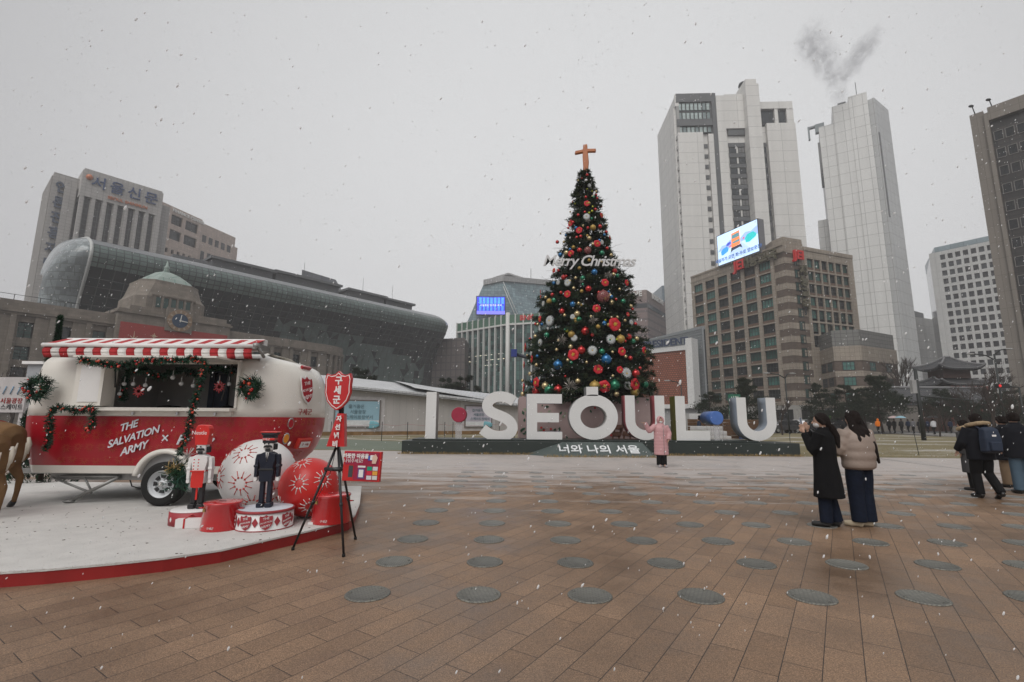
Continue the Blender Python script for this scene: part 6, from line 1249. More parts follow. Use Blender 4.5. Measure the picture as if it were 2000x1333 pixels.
for xx, zz in ((atY(1203,856,23.7).x, .62),(atY(1225,855,23.7).x, .64),(atY(1206,850,23.7).x, .95)):
    for p_ in ([(-.25,.1),(.2,.05),(.3,.2),(.2,.3),(-.2,.3)], [(.2,.25),(.3,.25),(.38,.5),(.25,.5)], [(-.2,-.08),(-.12,-.08),(-.1,.12),(-.2,.12)], [(.1,-.08),(.18,-.08),(.2,.12),(.1,.12)]): b.slab(p_, Vector((xx,23.69,zz)), XA, ZA, .004, .012)
b.build('reindeer_print', bm, TB)

# ================================================================ WHITE SITE BUILDING, LEFT
def site_wall():
    A, B = atZ(560,852,0), atZ(1060,847,0); fr, Lf = wframe(A, B); U, Nn = fr[1], fr[2]
    r = thing('site_building', 'long low white corrugated site building with posters, behind the donation stand and letter I', 'building', A)
    wl = tile('white_corrugated', (.42,.40,.385), .6, 20, .012, (.30,.29,.28), .6, .02, streak=.12)
    def htop(u, v):  # height over the wall line at a given pixel
        d_ = ray(u, v); o_ = Vector((0,0,EYE)); n_ = Nn; t_ = (A-o_).dot(n_)/d_.dot(n_); p = o_+d_*t_; return (p-A).dot(U), p.z
    pts_ = [htop(560,742+8), htop(700,757+3), htop(831,773), htop(945,786), htop(1060,797)]
    b = MB(); b.slab([(0,0),(pts_[-1][0],0)]+[(s, z) for s, z in pts_[::-1]], Vector((A.x,A.y,0)), U, ZA, -.3, 0); b.build('wall', wl, r)
    rf = tile('white_roof', (.52,.53,.54), .35, 20, .03, (.38,.39,.4), .5, .04); e = MB()
    ridge = [htop(560,728), htop(700,744), htop(808,752)]; q = [A+U*s+Nn*.6+ZA*z for s, z in pts_]; bk = [A+U*s-Nn*7+ZA*(z+1.0) for s, z in pts_]
    e.loft([q, [p+ZA*.16 for p in q], [p+ZA*.55 for p in bk]], False, False, False)
    s1, zz1 = htop(808,753); s2, zz2 = htop(955,778); e.quad(A+U*s1-Nn*1+ZA*zz1, A+U*(s2+1)+Nn*.1+ZA*(zz2-.1), A+U*(s2+3)-Nn*7+ZA*(zz2+.6), A+U*s1-Nn*7+ZA*(zz1+.9)); e.quad(A+U*s1+Nn*.3+ZA*(zz1-.25), A+U*(s2+1)+Nn*.3+ZA*(zz2-.35), A+U*(s2+1)+Nn*.1+ZA*(zz2-.1), A+U*s1-Nn*1+ZA*zz1)
    e.build('roof', rf, r); g = MB(); g.tube([p+Nn*.02-ZA*.12 for p in q], .07, 6); g.build('gutter', mat('gutter_grey', (.2,.2,.2), .6), r)
    sk = MB(); sk.obox(fr, 0, pts_[-1][0], .005, .12, -.01, .32); sk.build('timber_skirt', mat('skirt_timber', (.20,.12,.055), .8, var=.3, vs=2), r)
    for k, (u0, u1, va, vb) in enumerate(((656,741,783,833),(909,958,794,833))):
        s0, zt_ = htop(u0, va); s1, zt2 = htop(u1, va); _, zb = htop(u1, vb); cc = MB(); cc.obox(fr, s0-.5, s1+.5, .005, .06, zb-.5, zt_+.4); fo = cc.build('poster_board', mat('board_white', (.48,.46,.46), .6), r)
        c2_ = MB(); c2_.obox(fr, s0-.12, s1+.12, .061, .18, zb-.12, zt_+.12); c2_.build('poster_frame', mat('frame_bronze', (.16,.14,.13), .5), fo)
        c3_ = MB(); c3_.obox(fr, s0, s1, .181, .19, zb, zt_); c3_.build('poster', mat('poster_blue', (.26,.42,.50), .5, var=.12, vs=.6) if k == 0 else mat('poster_pink', (.46,.43,.50), .5, var=.1, vs=.6), fo)
        c4_ = MB(); c4_.obox(fr, s0+(s1-s0)*.0, s1, .191, .20, zb, zb+(zt_-zb)*.24); c4_.build('poster_base', mat('poster_white', (.6,.62,.63), .5), fo)
        O = A+U*((s0+s1)/2)+Nn*.21+ZA*((zb+zt_)/2+.2); sz = (zt_-zb)*.17
        for i, s_ in enumerate(('즐거움은','서울광장','스케이트장에서')): text(s_, sz, mat('poster_ink', (.12,.2,.24) if k == 0 else (.35,.12,.2), .6), fo, O+ZA*(sz*1.1-sz*1.25*i)+U*(sz*.4*(i-1)), U, ZA, .02)
        bl_ = MB(); bl_.ball(A+U*(s1-.8)+Nn*.15+ZA*(zb+.15), (.9,.06,.35), 16, 8); bl_.build('poster_pond', mat('poster_teal', (.14,.36,.42), .5), fo)
    return A, U, Nn
SA, SU, SN = site_wall()
b = MB(); P = []   # rope fence on the lawn
for i, (u, v) in enumerate(((645,862),(745,862),(795,862),(868,860),(884,860),(975,858),(1005,858))):
    g0 = atZ(u, v, 0); q = MB(); q.tube([g0, g0+Vector((0,0,1.25))], .025, 6); P.append(g0+Vector((0,0,1.1)))
    tag(q.build('rope_post', METAL), 'thin dark rope post on the lawn, %s in the row before the white building' % (['leftmost','second','third','fourth','fifth','sixth','rightmost'][i]), 'post', 'rope posts on the lawn')
b = MB(); 
for a, c in zip(P, P[1:]): b.tube([a, a.lerp(c,.5)-Vector((0,0,.12)), c], .012, 4)
tag(b.build('barrier_rope', mat('rope_pink', (.4,.2,.2), .8)), 'thin rope strung between the posts before the white building', 'rope')
# notice board behind the deer, far left
NB = thing('notice_board', 'white notice board with red lettering at the far left edge behind the deer', 'notice board', (-14.2,13.5,0)); q0, q1 = atY(-60,820,13.5), atY(42,820,13.5); zb, zt_ = atY(20,806,13.5).z, atY(20,737,13.5).z
b = MB(); b.box(q0.x-1, q1.x, 13.5, 13.62, zb, zt_); b.box(q1.x-.12,q1.x-.02,13.52,13.6,0,zb); b.build('board', mat('board_white', (.48,.46,.46), .6), NB); text('서울광장', .17, mat('print_red', (.3,.02,.02), .5), NB, atY(22,784,13.49), XA, ZA, .01); text('스케이트', .17, mat('ink_dark', (.08,.08,.09), .5), NB, atY(22,796,13.49), XA, ZA, .01)
b = MB(); g_ = atY(22,762,13.48)
for i in range(5): b.tube([g_+Vector((-.35+i*.2,0,.1)), g_+Vector((-.42+i*.2,0,-.12))], .012, 4)
b.build('doodle', mat('doodle_blue', (.2,.35,.5), .6), NB)
b = MB(); b.box(q0.x-3,q1.x+2.2,15.4,15.6,0,1.0); b.build('grey_box', mat('box_navy', (.05,.055,.075), .7), NB)
gt = thing('grey_kiosk', 'small grey kiosk seen between the cypress and the stone hall at far left', 'kiosk', (-27,30,0)); b = MB(); a_, c_ = atY(40,800,30), atY(80,800,30); zk = atY(60,712,30).z; b.box(a_.x, c_.x+.4, 30, 32, 0, zk); b.build('wall', mat('kiosk_grey', (.30,.31,.33), .6), gt); b = MB(); b.box(a_.x-.2, c_.x+.6, 29.8, 32.2, zk+.003, zk+.18); b.build('roof', white, gt)

# ================================================================ FOUNTAIN COVERS
def cover_mat():
    mt, t, p = _new('tread_plate'); n = t.nodes.new; l = t.links.new; p.inputs['Metallic'].default_value = .1; p.inputs['Roughness'].default_value = .55
    tc = n('ShaderNodeTexCoord'); ck = n('ShaderNodeTexBrick'); ck.inputs['Scale'].default_value = 1; ck.offset = .5; ck.inputs['Brick Width'].default_value = .05; ck.inputs['Row Height'].default_value = .022; ck.inputs['Mortar Size'].default_value = .005; mp = n('ShaderNodeMapping'); mp.inputs['Rotation'].default_value = (0,0,.6); l(tc.outputs['Object'], mp.inputs['Vector']); l(mp.outputs[0], ck.inputs['Vector'])
    ck.inputs['Color1'].default_value = (.165,.16,.138,1); ck.inputs['Color2'].default_value = (.20,.195,.168,1); ck.inputs['Mortar'].default_value = (.11,.11,.10,1); oi = n('ShaderNodeObjectInfo'); mr = n('ShaderNodeMapRange'); mr.inputs['To Min'].default_value = .86; mr.inputs['To Max'].default_value = 1.12; l(oi.outputs['Random'], mr.inputs['Value'])
    mx = n('ShaderNodeMix'); mx.data_type = 'RGBA'; mx.blend_type = 'MULTIPLY'; mx.inputs['Factor'].default_value = 1; l(ck.outputs['Color'], mx.inputs['A']); l(mr.outputs[0], mx.inputs['B']); ge = n('ShaderNodeNewGeometry'); sz = n('ShaderNodeSeparateXYZ'); l(ge.outputs['Position'], sz.inputs[0]); dy = n('ShaderNodeMapRange'); dy.inputs['From Min'].default_value = 6; dy.inputs['From Max'].default_value = 13; dy.inputs['To Max'].default_value = .45; l(sz.outputs['Y'], dy.inputs['Value']); sn = n('ShaderNodeTexNoise'); sn.inputs['Scale'].default_value = 9; sn.inputs['Detail'].default_value = 5; l(ge.outputs['Position'], sn.inputs['Vector']); ml = n('ShaderNodeMath'); ml.operation = 'MULTIPLY'; l(dy.outputs[0], ml.inputs[0]); l(sn.outputs['Fac'], ml.inputs[1]); m9 = n('ShaderNodeMath'); m9.operation = 'MULTIPLY'; m9.inputs[1].default_value = 2; l(ml.outputs[0], m9.inputs[0]); mf = n('ShaderNodeMix'); mf.data_type = 'RGBA'; l(m9.outputs[0], mf.inputs['Factor']); l(mx.outputs['Result'], mf.inputs['A']); mf.inputs['B'].default_value = (.45,.43,.42,1); l(mf.outputs['Result'], p.inputs['Base Color'])
    bp = n('ShaderNodeBump'); bp.invert = True; bp.inputs['Strength'].default_value = 1; bp.inputs['Distance'].default_value = .004; l(ck.outputs['Fac'], bp.inputs['Height']); l(bp.outputs[0], p.inputs['Normal']); return mt
cvm = cover_mat(); b = MB(); b.lathe([(.193,0),(.193,.004),(.183,.011),(.174,.011),(.172,.008),(.001,.008)], (0,0,0), 36); 
for i in range(3): a = 2.1*i; b.lathe([(.011,.008),(.011,.013),(.001,.014)], (.15*math.cos(a),.15*math.sin(a),0), 8)
cv0 = b.build('fountain_cover', cvm, base=(0,0,0)); first = True
g0 = atZ(1152,1164,0); gs = .957; nums = ['front','second','third','fourth','fifth','sixth','seventh','eighth','ninth','tenth','eleventh','twelfth']
for j in range(11):
    for i in range(-2, 12):
        x, y = g0.x+i*gs, g0.y+j*gs
        if x/y > 1.12 or y > 14.2: continue
        q = Vector((x,y,0)); 
        if first: o = cv0; first = False
        else: o = cv0.copy(); COL.objects.link(o)
        o.location = (x,y,0); o.rotation_euler = (0,0,RND.choice((0,.5,1,2.2,.9))); tag(o, 'round metal fountain cover, number %d from the left in the %s row' % (i+3, nums[j]), 'fountain cover', 'round metal fountain covers in the paving')
# ================================================================ PALACE GATE, TREES, POLES
def hip_roof(b, c, w, d, z0, z1, ridge=.45, lift=.5, over=0, n=10):
    rings = []
    for k in range(9):
        t_ = k/8; hw = w*(1-t_*(1-ridge)); hd = d*(1-t_*.97); zz = z0+(z1-z0)*(t_**1.5*.75+t_*.25); ring = []
        per = [(-1+2*i/n,-1) for i in range(n)]+[(1,-1+2*i/n) for i in range(n)]+[(1-2*i/n,1) for i in range(n)]+[(-1,1-2*i/n) for i in range(n)]
        for x, y in per: cn = (abs(x)*abs(y))**4; ring.append(Vector((c.x+x*hw*(1+.04*cn), c.y+y*hd*(1+.04*cn), zz+lift*cn*(1-t_)**2)))
        rings.append(ring)
    b.loft([[p-ZA*.25 for p in rings[0]]]+rings, True, True, False); return rings
rt = tile('roof_tiles', (.04,.042,.046), .42, 1.2, .07, (.085,.085,.09), .8, .15); pw = mat('palace_timber', (.055,.03,.025), .8, var=.2); pwall = mat('palace_wall', (.17,.155,.14), .85, var=.15); snowl = mat('snow_line', (.19,.19,.195), .9)
GT = thing('palace_gate', 'old two-tier palace gate tower with curved tiled roofs, right background', 'gate tower', (74,86,0)); gc = atY(1857,760,86); k = 86/FPX
b = MB(); r1 = hip_roof(b, Vector((gc.x,86,0)), 3.9, 2.8, atY(1857,722,86).z, atY(1857,699,86).z, .12, .7); b.build('upper_roof', rt, GT); b2 = MB(); r2 = hip_roof(b2, Vector((gc.x,86,0)), 4.3, 3.4, atY(1857,753,86).z, atY(1857,738,86).z, .62, .8); b2.build('lower_roof', rt, GT)
s = MB()
for rs in (r1, r2):
    for i in (0,10,20,30): s.tube([r_[i]+ZA*.08 for r_ in rs], .17, 6)
    s.tube([p+ZA*.02 for p in rs[0][0:11]], .07, 4)
s.tube([r1[-1][0]+ZA*.1, r1[-1][10]+ZA*.1], .2, 6); s.build('roof_ridge', snowl, GT); b = MB(); zz = [atY(1857,v,86).z for v in (740,722,800,755)]; b.box(gc.x-2.4,gc.x+2.4,84.4,87.6,zz[0],zz[1]); b.box(gc.x-3.1,gc.x+3.1,83.6,88.4,0,zz[3]); b.build('timber_storey', pw, GT)
b = MB()
for i in range(7): x = gc.x-3.0+i*1.0; b.tube([(x,82.4,0),(x,82.4,zz[3]-.2)], .18, 8)
b.build('column', mat('column_red', (.16,.04,.03), .7), GT)
HL = thing('palace_hall', 'long low palace hall with grey tiled roof in front of the gate tower', 'hall', (72,78,0)); b = MB(); x0, x1 = atY(1748,770,78).x, atY(1945,770,78).x; hz0, hz1 = atY(1800,787,78).z, atY(1800,757,78).z; mid = Vector(((x0+x1)/2,80,0))
rr_ = hip_roof(b, mid, (x1-x0)/2, 4, hz0, hz1, .93, .5, n=14); b.build('roof', rt, HL); b = MB(); b.tube([rr_[-1][0]+ZA*.1, rr_[-1][14]+ZA*.1], .22, 6); b.build('roof_ridge', snowl, HL); b = MB(); b.box(x0+1.5,x1-1.5,77.6,83,0,hz0-.1); b.build('timber_wall', pw, HL)
b = MB(); 
for i in range(9): x = x0+1.8+i*(x1-x0-3.6)/8; b.tube([(x,77.3,0),(x,77.3,hz0)], .16, 8)
b.build('column', mat('column_red', (.16,.04,.03), .7), HL)
PW = thing('palace_wall', 'pale stone boundary wall running along the street in front of the palace', 'wall', (70,75.5,0)); b = MB(); xw = atY(1695,820,75).x; b.box(xw, x0+1.2, 75, 75.5, 0, 4.0); b.box(x0+5, x1+14, 74, 74.4, 0, .9); b.build('wall', pwall, PW); b = MB(); b.box(xw-.2,x0+1.4,74.8,75.7,4.01,4.3); b.build('coping', rt, PW)
PN_ = [mat('pine_needles', (.020,.030,.018), .9, vs=1, var=.5), mat('pine_needles_pale', (.034,.042,.028), .9, vs=1, var=.4)]; bark = mat('pine_bark', (.04,.03,.025), .95, vs=4, var=.3); twig = mat('bare_twigs', (.058,.045,.040), .95)
def pine(x, y, h, w, label, seed, trunk=.35, group='pine trees beyond the lawn', tiers=7):
    root = thing('pine_tree', label, 'tree', (x,y,0), group=group); R_ = np.random.RandomState(seed); b = MB(); lean = R_.normal(0,.04,2)
    tp = lambda z: Vector((x+lean[0]*z+.12*math.sin(z*.9+seed), y+lean[1]*z, z)); b.tube([tp(h*i/6) for i in range(7)], [h*.022*(1-.13*i) for i in range(7)], 7)
    C, D = [], []
    for t_ in range(tiers):
        z = h*(trunk+(1-trunk)*t_/(tiers-1)*.97); rr_ = w*(1-.75*(t_/(tiers-1))**1.4)*R_.uniform(.8,1.1)
        for j in range(int(4+rr_*1.6)):
            a = R_.rand()*6.28; e = tp(z)+Vector((math.cos(a)*rr_*R_.uniform(.55,1), math.sin(a)*rr_*R_.uniform(.55,1), R_.normal(0,.05)*h*.5)); b.tube([tp(z-.1*rr_), e], [h*.006,h*.002], 4, False)
            for q in range(48): o = R_.normal(0,1,3)*np.array([.27,.27,.12])*rr_*.8; C.append(np.array(e)+o); D.append(np.array([o[0],o[1],.3+abs(o[2])]))
    b.build('trunk', bark, root, uv=False); f = MB(); C = np.array(C); D = np.array(D); D /= np.linalg.norm(D,axis=1)[:,None]+1e-6; sprigs(f, C, D, 9, max(.16,h*.035), max(.03,h*.006), .7, seed); f.mi = [int(v) for v in np.repeat(R_.rand(len(C)) < .35, 9)]; f.build('crown', PN_, root, uv=False); return root
def atg(u, D_): p = atY(u, 830, D_); return p.x, D_
for i, (u, D_, vt, w, tr, lb) in enumerate(((1722,62,736,3.0,.42,'tall pine standing in front of the palace wall right of the two photographers'),(1462,60,742,2.6,.3,'dense pine behind the right-hand white letter U'),(1386,62,768,2.2,.4,'slim pine behind the letter L'),(1655,64,756,2.6,.35,'pine above the heads of the two women photographers'),(1612,66,752,2.4,.3,'pine left of the phone held up by the woman in black'),(1690,68,762,2.6,.3,'pine touching the tallest pine on its left side'),(1845,66,762,2.6,.45,'pine in front of the palace hall'),(1880,64,775,2.6,.4,'small pine in front of the gate tower'),(1945,60,765,3.2,.3,'bushy pine above the man with the backpack'),(1985,58,768,2.8,.35,'pine cut off by the right edge of the picture'))):
    x, y = atg(u, D_); h = atY(u, vt, D_).z; pine(x, y, h, w, lb, 40+i, tr)
for i, (u, D_, vt, w, lb) in enumerate(((690,62,722,3.2,'round pine above the shield sign'),(722,66,737,2.6,'low pine right of the shield sign'),(865,70,742,3.0,'low pine below the curled tip of the glass hall'),(905,68,737,3.2,'bushy pine left of the letter S'),(935,72,757,2.8,'small pine just above the letter S'),(660,62,740,2.4,'small pine left of the shield sign'))):
    x, y = atg(u, D_); pine(x, y, atY(u, vt, D_).z, w, lb, 70+i, .35, 'pine trees behind the white site building', 5)
def bare_tree(x, y, h, w, label, seed, depth=6, name='bare_tree', up=.5, mt=None, r0=.02):
    root = thing(name, label, 'tree', (x,y,0), group='bare winter trees'); R_ = random.Random(seed); b = MB(); t_ = MB()
    def grow(p, d, l_, r_, k):
        q = p+d*l_*.5+Vector((R_.gauss(0,.04),R_.gauss(0,.04),0))*l_; e = q+(d+Vector((R_.gauss(0,.1),R_.gauss(0,.1),.08))).normalized()*l_*.5
        (b if k < depth-1 else t_).tube([p, q, e], [r_, r_*.85, r_*.68], 6 if k > depth-2 else 3, False)
        if k == 0: return
        for i in range(3 if k > 1 else 4):
            a = R_.uniform(0,6.28); sp = R_.uniform(.35,.75)*w; nd = (d+Vector((math.cos(a)*sp, math.sin(a)*sp, up*.35))).normalized(); grow(e if i < 2 else q, nd, l_*R_.uniform(.62,.8), r_*.62, k-1)
    grow(Vector((x,y,-.02)), Vector((0,0,1)), h*.30, h*r0, depth); t_.build('trunk', bark, root, uv=False); b.build('crown', mt or twig, root, uv=False); return root
for i, (u, D_, vt, w, dp_, lb) in enumerate(((1765,96,680,.75,6,'large bare tree with a dense fan of twigs right of the brown office block'),(1940,52,705,1.1,6,'bare spreading tree in front of the grid-window block'),(1895,58,740,1.1,6,'bare reddish tree before the gate tower'),(1833,50,775,.9,5,'thin bare tree with a support frame on the far pavement'),(1527,52,770,.9,5,'small bare tree before the green shop sign'),(1270,60,745,1.0,5,'bare tree right of the Christmas tree, against the brick lattice'),(1985,44,752,1.1,5,'bare tree at the right edge of the picture'),(18,52,695,1.1,5,'bare reddish bush-like tree at the far left edge'))):
    x, y = atg(u, D_); bare_tree(x, y, atY(u, vt, D_).z*1.02, w, lb, 90+i, dp_)
# cypress with baubles behind the caravan
x, y = atY(92,850,10.6).x, 10.6; root = thing('cypress_tree', 'narrow dark green conifer standing behind the front end of the caravan', 'tree', (x,y,0)); ht = atY(112,622,10.6).z; R_ = np.random.RandomState(5); C, D = [], []
for i in range(5200): t_ = R_.rand()**.8; z = ht*t_; a = R_.rand()*6.28; r_ = max(0, (.56*(1-t_)-.05))*(1+.18*math.sin(z*9+a*2)); C.append([x-.12*t_+math.cos(a)*r_, y+math.sin(a)*r_, z]); D.append([math.cos(a)*.7*min(1,r_*5), math.sin(a)*.7*min(1,r_*5), .8])
b = MB(); sprigs(b, np.array(C), np.array(D), 7, .075, .012, .38, 6); b.mi = np.repeat(R_.randint(0,2,len(C)),7).tolist(); b.build('crown', [GN[0],GN[1]], root, uv=False); b = MB(); b.tube([(x,y,0),(x-.12,y,ht-.1)], [.06,.02], 6); b.build('trunk', bark, root)
def post(name, label, cat, u, D_, vt, r_, extra, group=None):
    g0 = atY(u, 830, D_); h = atY(u, vt, D_).z; root = thing(name, label, cat, (g0.x,D_,0), group=group); b = MB(); b.tube([(g0.x,D_,0),(g0.x,D_,h)], [r_,r_*.75], 8); b.build('post', METAL, root); extra(root, g0.x, h); return root
def lampx(root, x, h, s=1, l_=2.2): b = MB(); b.tube([(x,root.location.y,h-.1),(x+s*l_*.4,root.location.y,h+.35),(x+s*l_,root.location.y,h+.5)], .06, 6); b.build('arm', METAL, root); b = MB(); b.ball((x+s*(l_+.3),root.location.y,h+.5), (.45,.15,.08), 10, 6); b.build('lamp_head', mat('lamp_grey', (.3,.3,.3), .4), root)
post('street_lamp', 'tall curved street lamp before the edge tower at right', 'street lamp', 1963, 46, 692, .10, lambda r, x, h: (lampx(r, x, h, 1, 1.2), lampx(r, x, h-.5, -1, 2.0)))
def pole_box(r, x, h): b = MB(); b.box(x-.55,x-.2,r.location.y-.2,r.location.y+.1,h-2.0,h-.9); b.build('sign_box', mat('lamp_grey', (.3,.3,.3), .4), r); b = MB(); b.tube([(x,r.location.y,h*.62),(x+4.5,r.location.y,h*.56)], .06, 5); b.build('arm', METAL, r)
post('utility_pole', 'thick dark pole with a small white box before the palace hall', 'pole', 1801, 40, 722, .17, pole_box)
def green_sign(r, x, h):
    for z in (h-.6, h-1.9): b = MB(); b.box(x-.6,x+.7,r.location.y-.12,r.location.y-.05,z-.45,z+.45); o = b.build('sign_panel', mat('road_green', (.01,.12,.07), .4), r); text('시청' if z > h-1 else '덕수궁', .5, white, o, Vector((x+.05,r.location.y-.13,z)), XA, ZA, .02)
post('road_sign', 'post with two green road signs behind the right-hand letter U', 'road sign', 1436, 52, 768, .06, green_sign)
post('street_lamp', 'slim street lamp before the brick lattice building', 'street lamp', 1334, 60, 752, .08, lambda r, x, h: lampx(r, x, h, -1, 1.4))
post('street_lamp', 'street lamp standing in front of the brick corner of the brown office block', 'street lamp', 1541, 56, 738, .09, lambda r, x, h: (lampx(r, x, h, -1, 1.8), lampx(r, x, h, 1, .6)))
def tl(r, x, h): b = MB(); b.tube([(x,r.location.y,h),(x-1.6,r.location.y,h+.1)], .05, 5); b.build('arm', METAL, r); b = MB(); b.box(x-1.9,x-.9,r.location.y-.15,r.location.y+.1,h-.1,h+.28); o = b.build('signal_housing', black, r); b = MB(); b.ball((x-1.7,r.location.y-.16,h+.1), (.12,.04,.12), 8, 6); b.build('red_light', mat('signal_red', (.6,.02,.02), .4, emit=.5), o)
post('traffic_light', 'traffic light arm with a lit red lamp at the right edge', 'traffic light', 2002, 40, 757, .08, tl)
# crane arm left of tree
root = thing('boom_lift', 'dark blue boom of a lift reaching out from behind the Christmas tree', 'boom lift', (tcx-2.5,29,0)); b = MB(); p0, p1 = atY(1008,693,28.5), atY(1060,706,28.5); b.tube([p0, p1], .13, 4); b.tube([p1, Vector((p1.x+.3,28.5,3)), Vector((p1.x+.3,28.5,0))], .14, 6); b.build('arm', mat('boom_grey', (.03,.035,.05), .5), root); b = MB(); b.box(p0.x-.3,p0.x+.05,28.3,28.7,p0.z-.15,p0.z+.3); b.build('bucket', mat('boom_blue', (.02,.04,.22), .5), root)
# event banner stand, steps, timber wall
ES = thing('banner_stand', 'dark blue event banner in a black frame seen through the pink-sided letter U', 'banner', (7.1,24,0)); q0, q1 = atY(1253,850,24.5), atY(1277,850,24.5); zt_ = atY(1262,795,24.5).z; b = MB(); b.box(q0.x,q1.x,24.5,24.55,.1,zt_-.05); b.build('banner', mat('event_blue', (.012,.04,.11), .6), ES)
b = MB(); b.tube([(q0.x-.05,24.5,0),(q0.x-.05,24.5,zt_+.15),(q1.x+.05,24.5,zt_+.15),(q1.x+.05,24.5,0)], .03, 5); b.build('frame', black, ES); text('2022\n서울광장', .16, mat('event_gold', (.5,.42,.2), .5), ES, Vector(((q0.x+q1.x)/2,24.48,1.55)), XA, ZA, .01)
b = MB(); b.ball(((q0.x+q1.x)/2-.05,24.48,1.0), (.24,.02,.14), 12, 8); b.build('banner_print', mat('event_cream', (.45,.43,.36), .6), ES)
KB = thing('tent_booth', 'grey and navy canopy booth behind the pink-sided letter U', 'booth', (7.6,27,0)); a_, c_ = atY(1240,790,27), atY(1283,800,27); b = MB(); b.slab([(a_.x,a_.z),(a_.x+.1,a_.z-.3),(c_.x,c_.z-.35),(c_.x,c_.z)], Vector((0,27,0)), XA, ZA, -.9, 0); b.build('canopy', mat('booth_navy', (.02,.03,.15), .6), KB); b = MB(); b.box(a_.x+.2,c_.x,27.2,27.8,0,a_.z-.5); b.build('body', mat('booth_grey', (.28,.28,.28), .7), KB)
BS = thing('stepped_bench', 'white slatted stepped bench on the lawn behind the letter L', 'bench', (13.2,36,0)); x0, x1 = atY(1362,850,36).x, atY(1428,850,36).x
for k_ in range(3):
    b = MB(); z = .35*(k_+1)
    for q in range(3): b.box(x0+.0, x1, 36+k_*.7+q*.2, 36.15+k_*.7+q*.2, z-.05, z)
    for q in range(3): b.box(x0, x1, 35.98+k_*.7, 35.997+k_*.7, z-.33+q*.1, z-.26+q*.1)
    b.build('step', mat('bench_white', (.5,.5,.5), .6), BS)
TWL = thing('timber_wall', 'brown horizontal timber wall with white blocks on top, behind the blue cylinder dot', 'wall', (17,41,0)); x0, x1 = atY(1344,830,41).x, atY(1482,830,41).x; zt_ = atY(1400,819,41).z; b = MB()
for i in range(6): b.box(x0, x1, 41, 41.1, i*zt_/6, (i+.93)*zt_/6)
b.build('planks', mat('brown_timber', (.10,.055,.03), .8, var=.3, vs=1.5), TWL); b = MB(); b.box(x0+.2,x0+2.6,41.2,42,0,zt_+.45); b.box(x1-5,x1-3,41.2,42,0,zt_+.3); b.build('white_block', mat('block_white', (.48,.48,.48), .6), TWL)
for i, (u, D_) in enumerate(((1448,40),(1466,42),(1613,38))):
    g0 = atY(u, 850, D_); b = MB(); b.lathe([(.35,.3),(.6,.75),(.62,.9),(.5,.92),(.01,.8)], (g0.x,D_,0), 16); b.tube([(g0.x,D_,0),(g0.x,D_,.35)], .2, 8); tag(b.build('planter', mat('planter_blue', (.05,.08,.22), .5)), 'round blue planter on the lawn, %s of three' % ['left','middle','right'][i], 'planter', 'blue planters on the lawn')
rp = atZ(1795,890,0); b = MB(); b.tube([rp, rp+Vector((-.1,0,.95))], .014, 5); tag(b.build('rope_post', METAL), 'thin leaning post at the lawn edge between the beige jacket and the backpack man', 'post')
for i, u in enumerate((1545,1592)): g0 = atZ(u, 885, 0); b = MB(); b.tube([g0, g0+Vector((0,0,1.0))], .014, 5); tag(b.build('rope_post', METAL), 'thin lawn post %s' % ['just right of the plinth','left of the woman in black'][i], 'post')
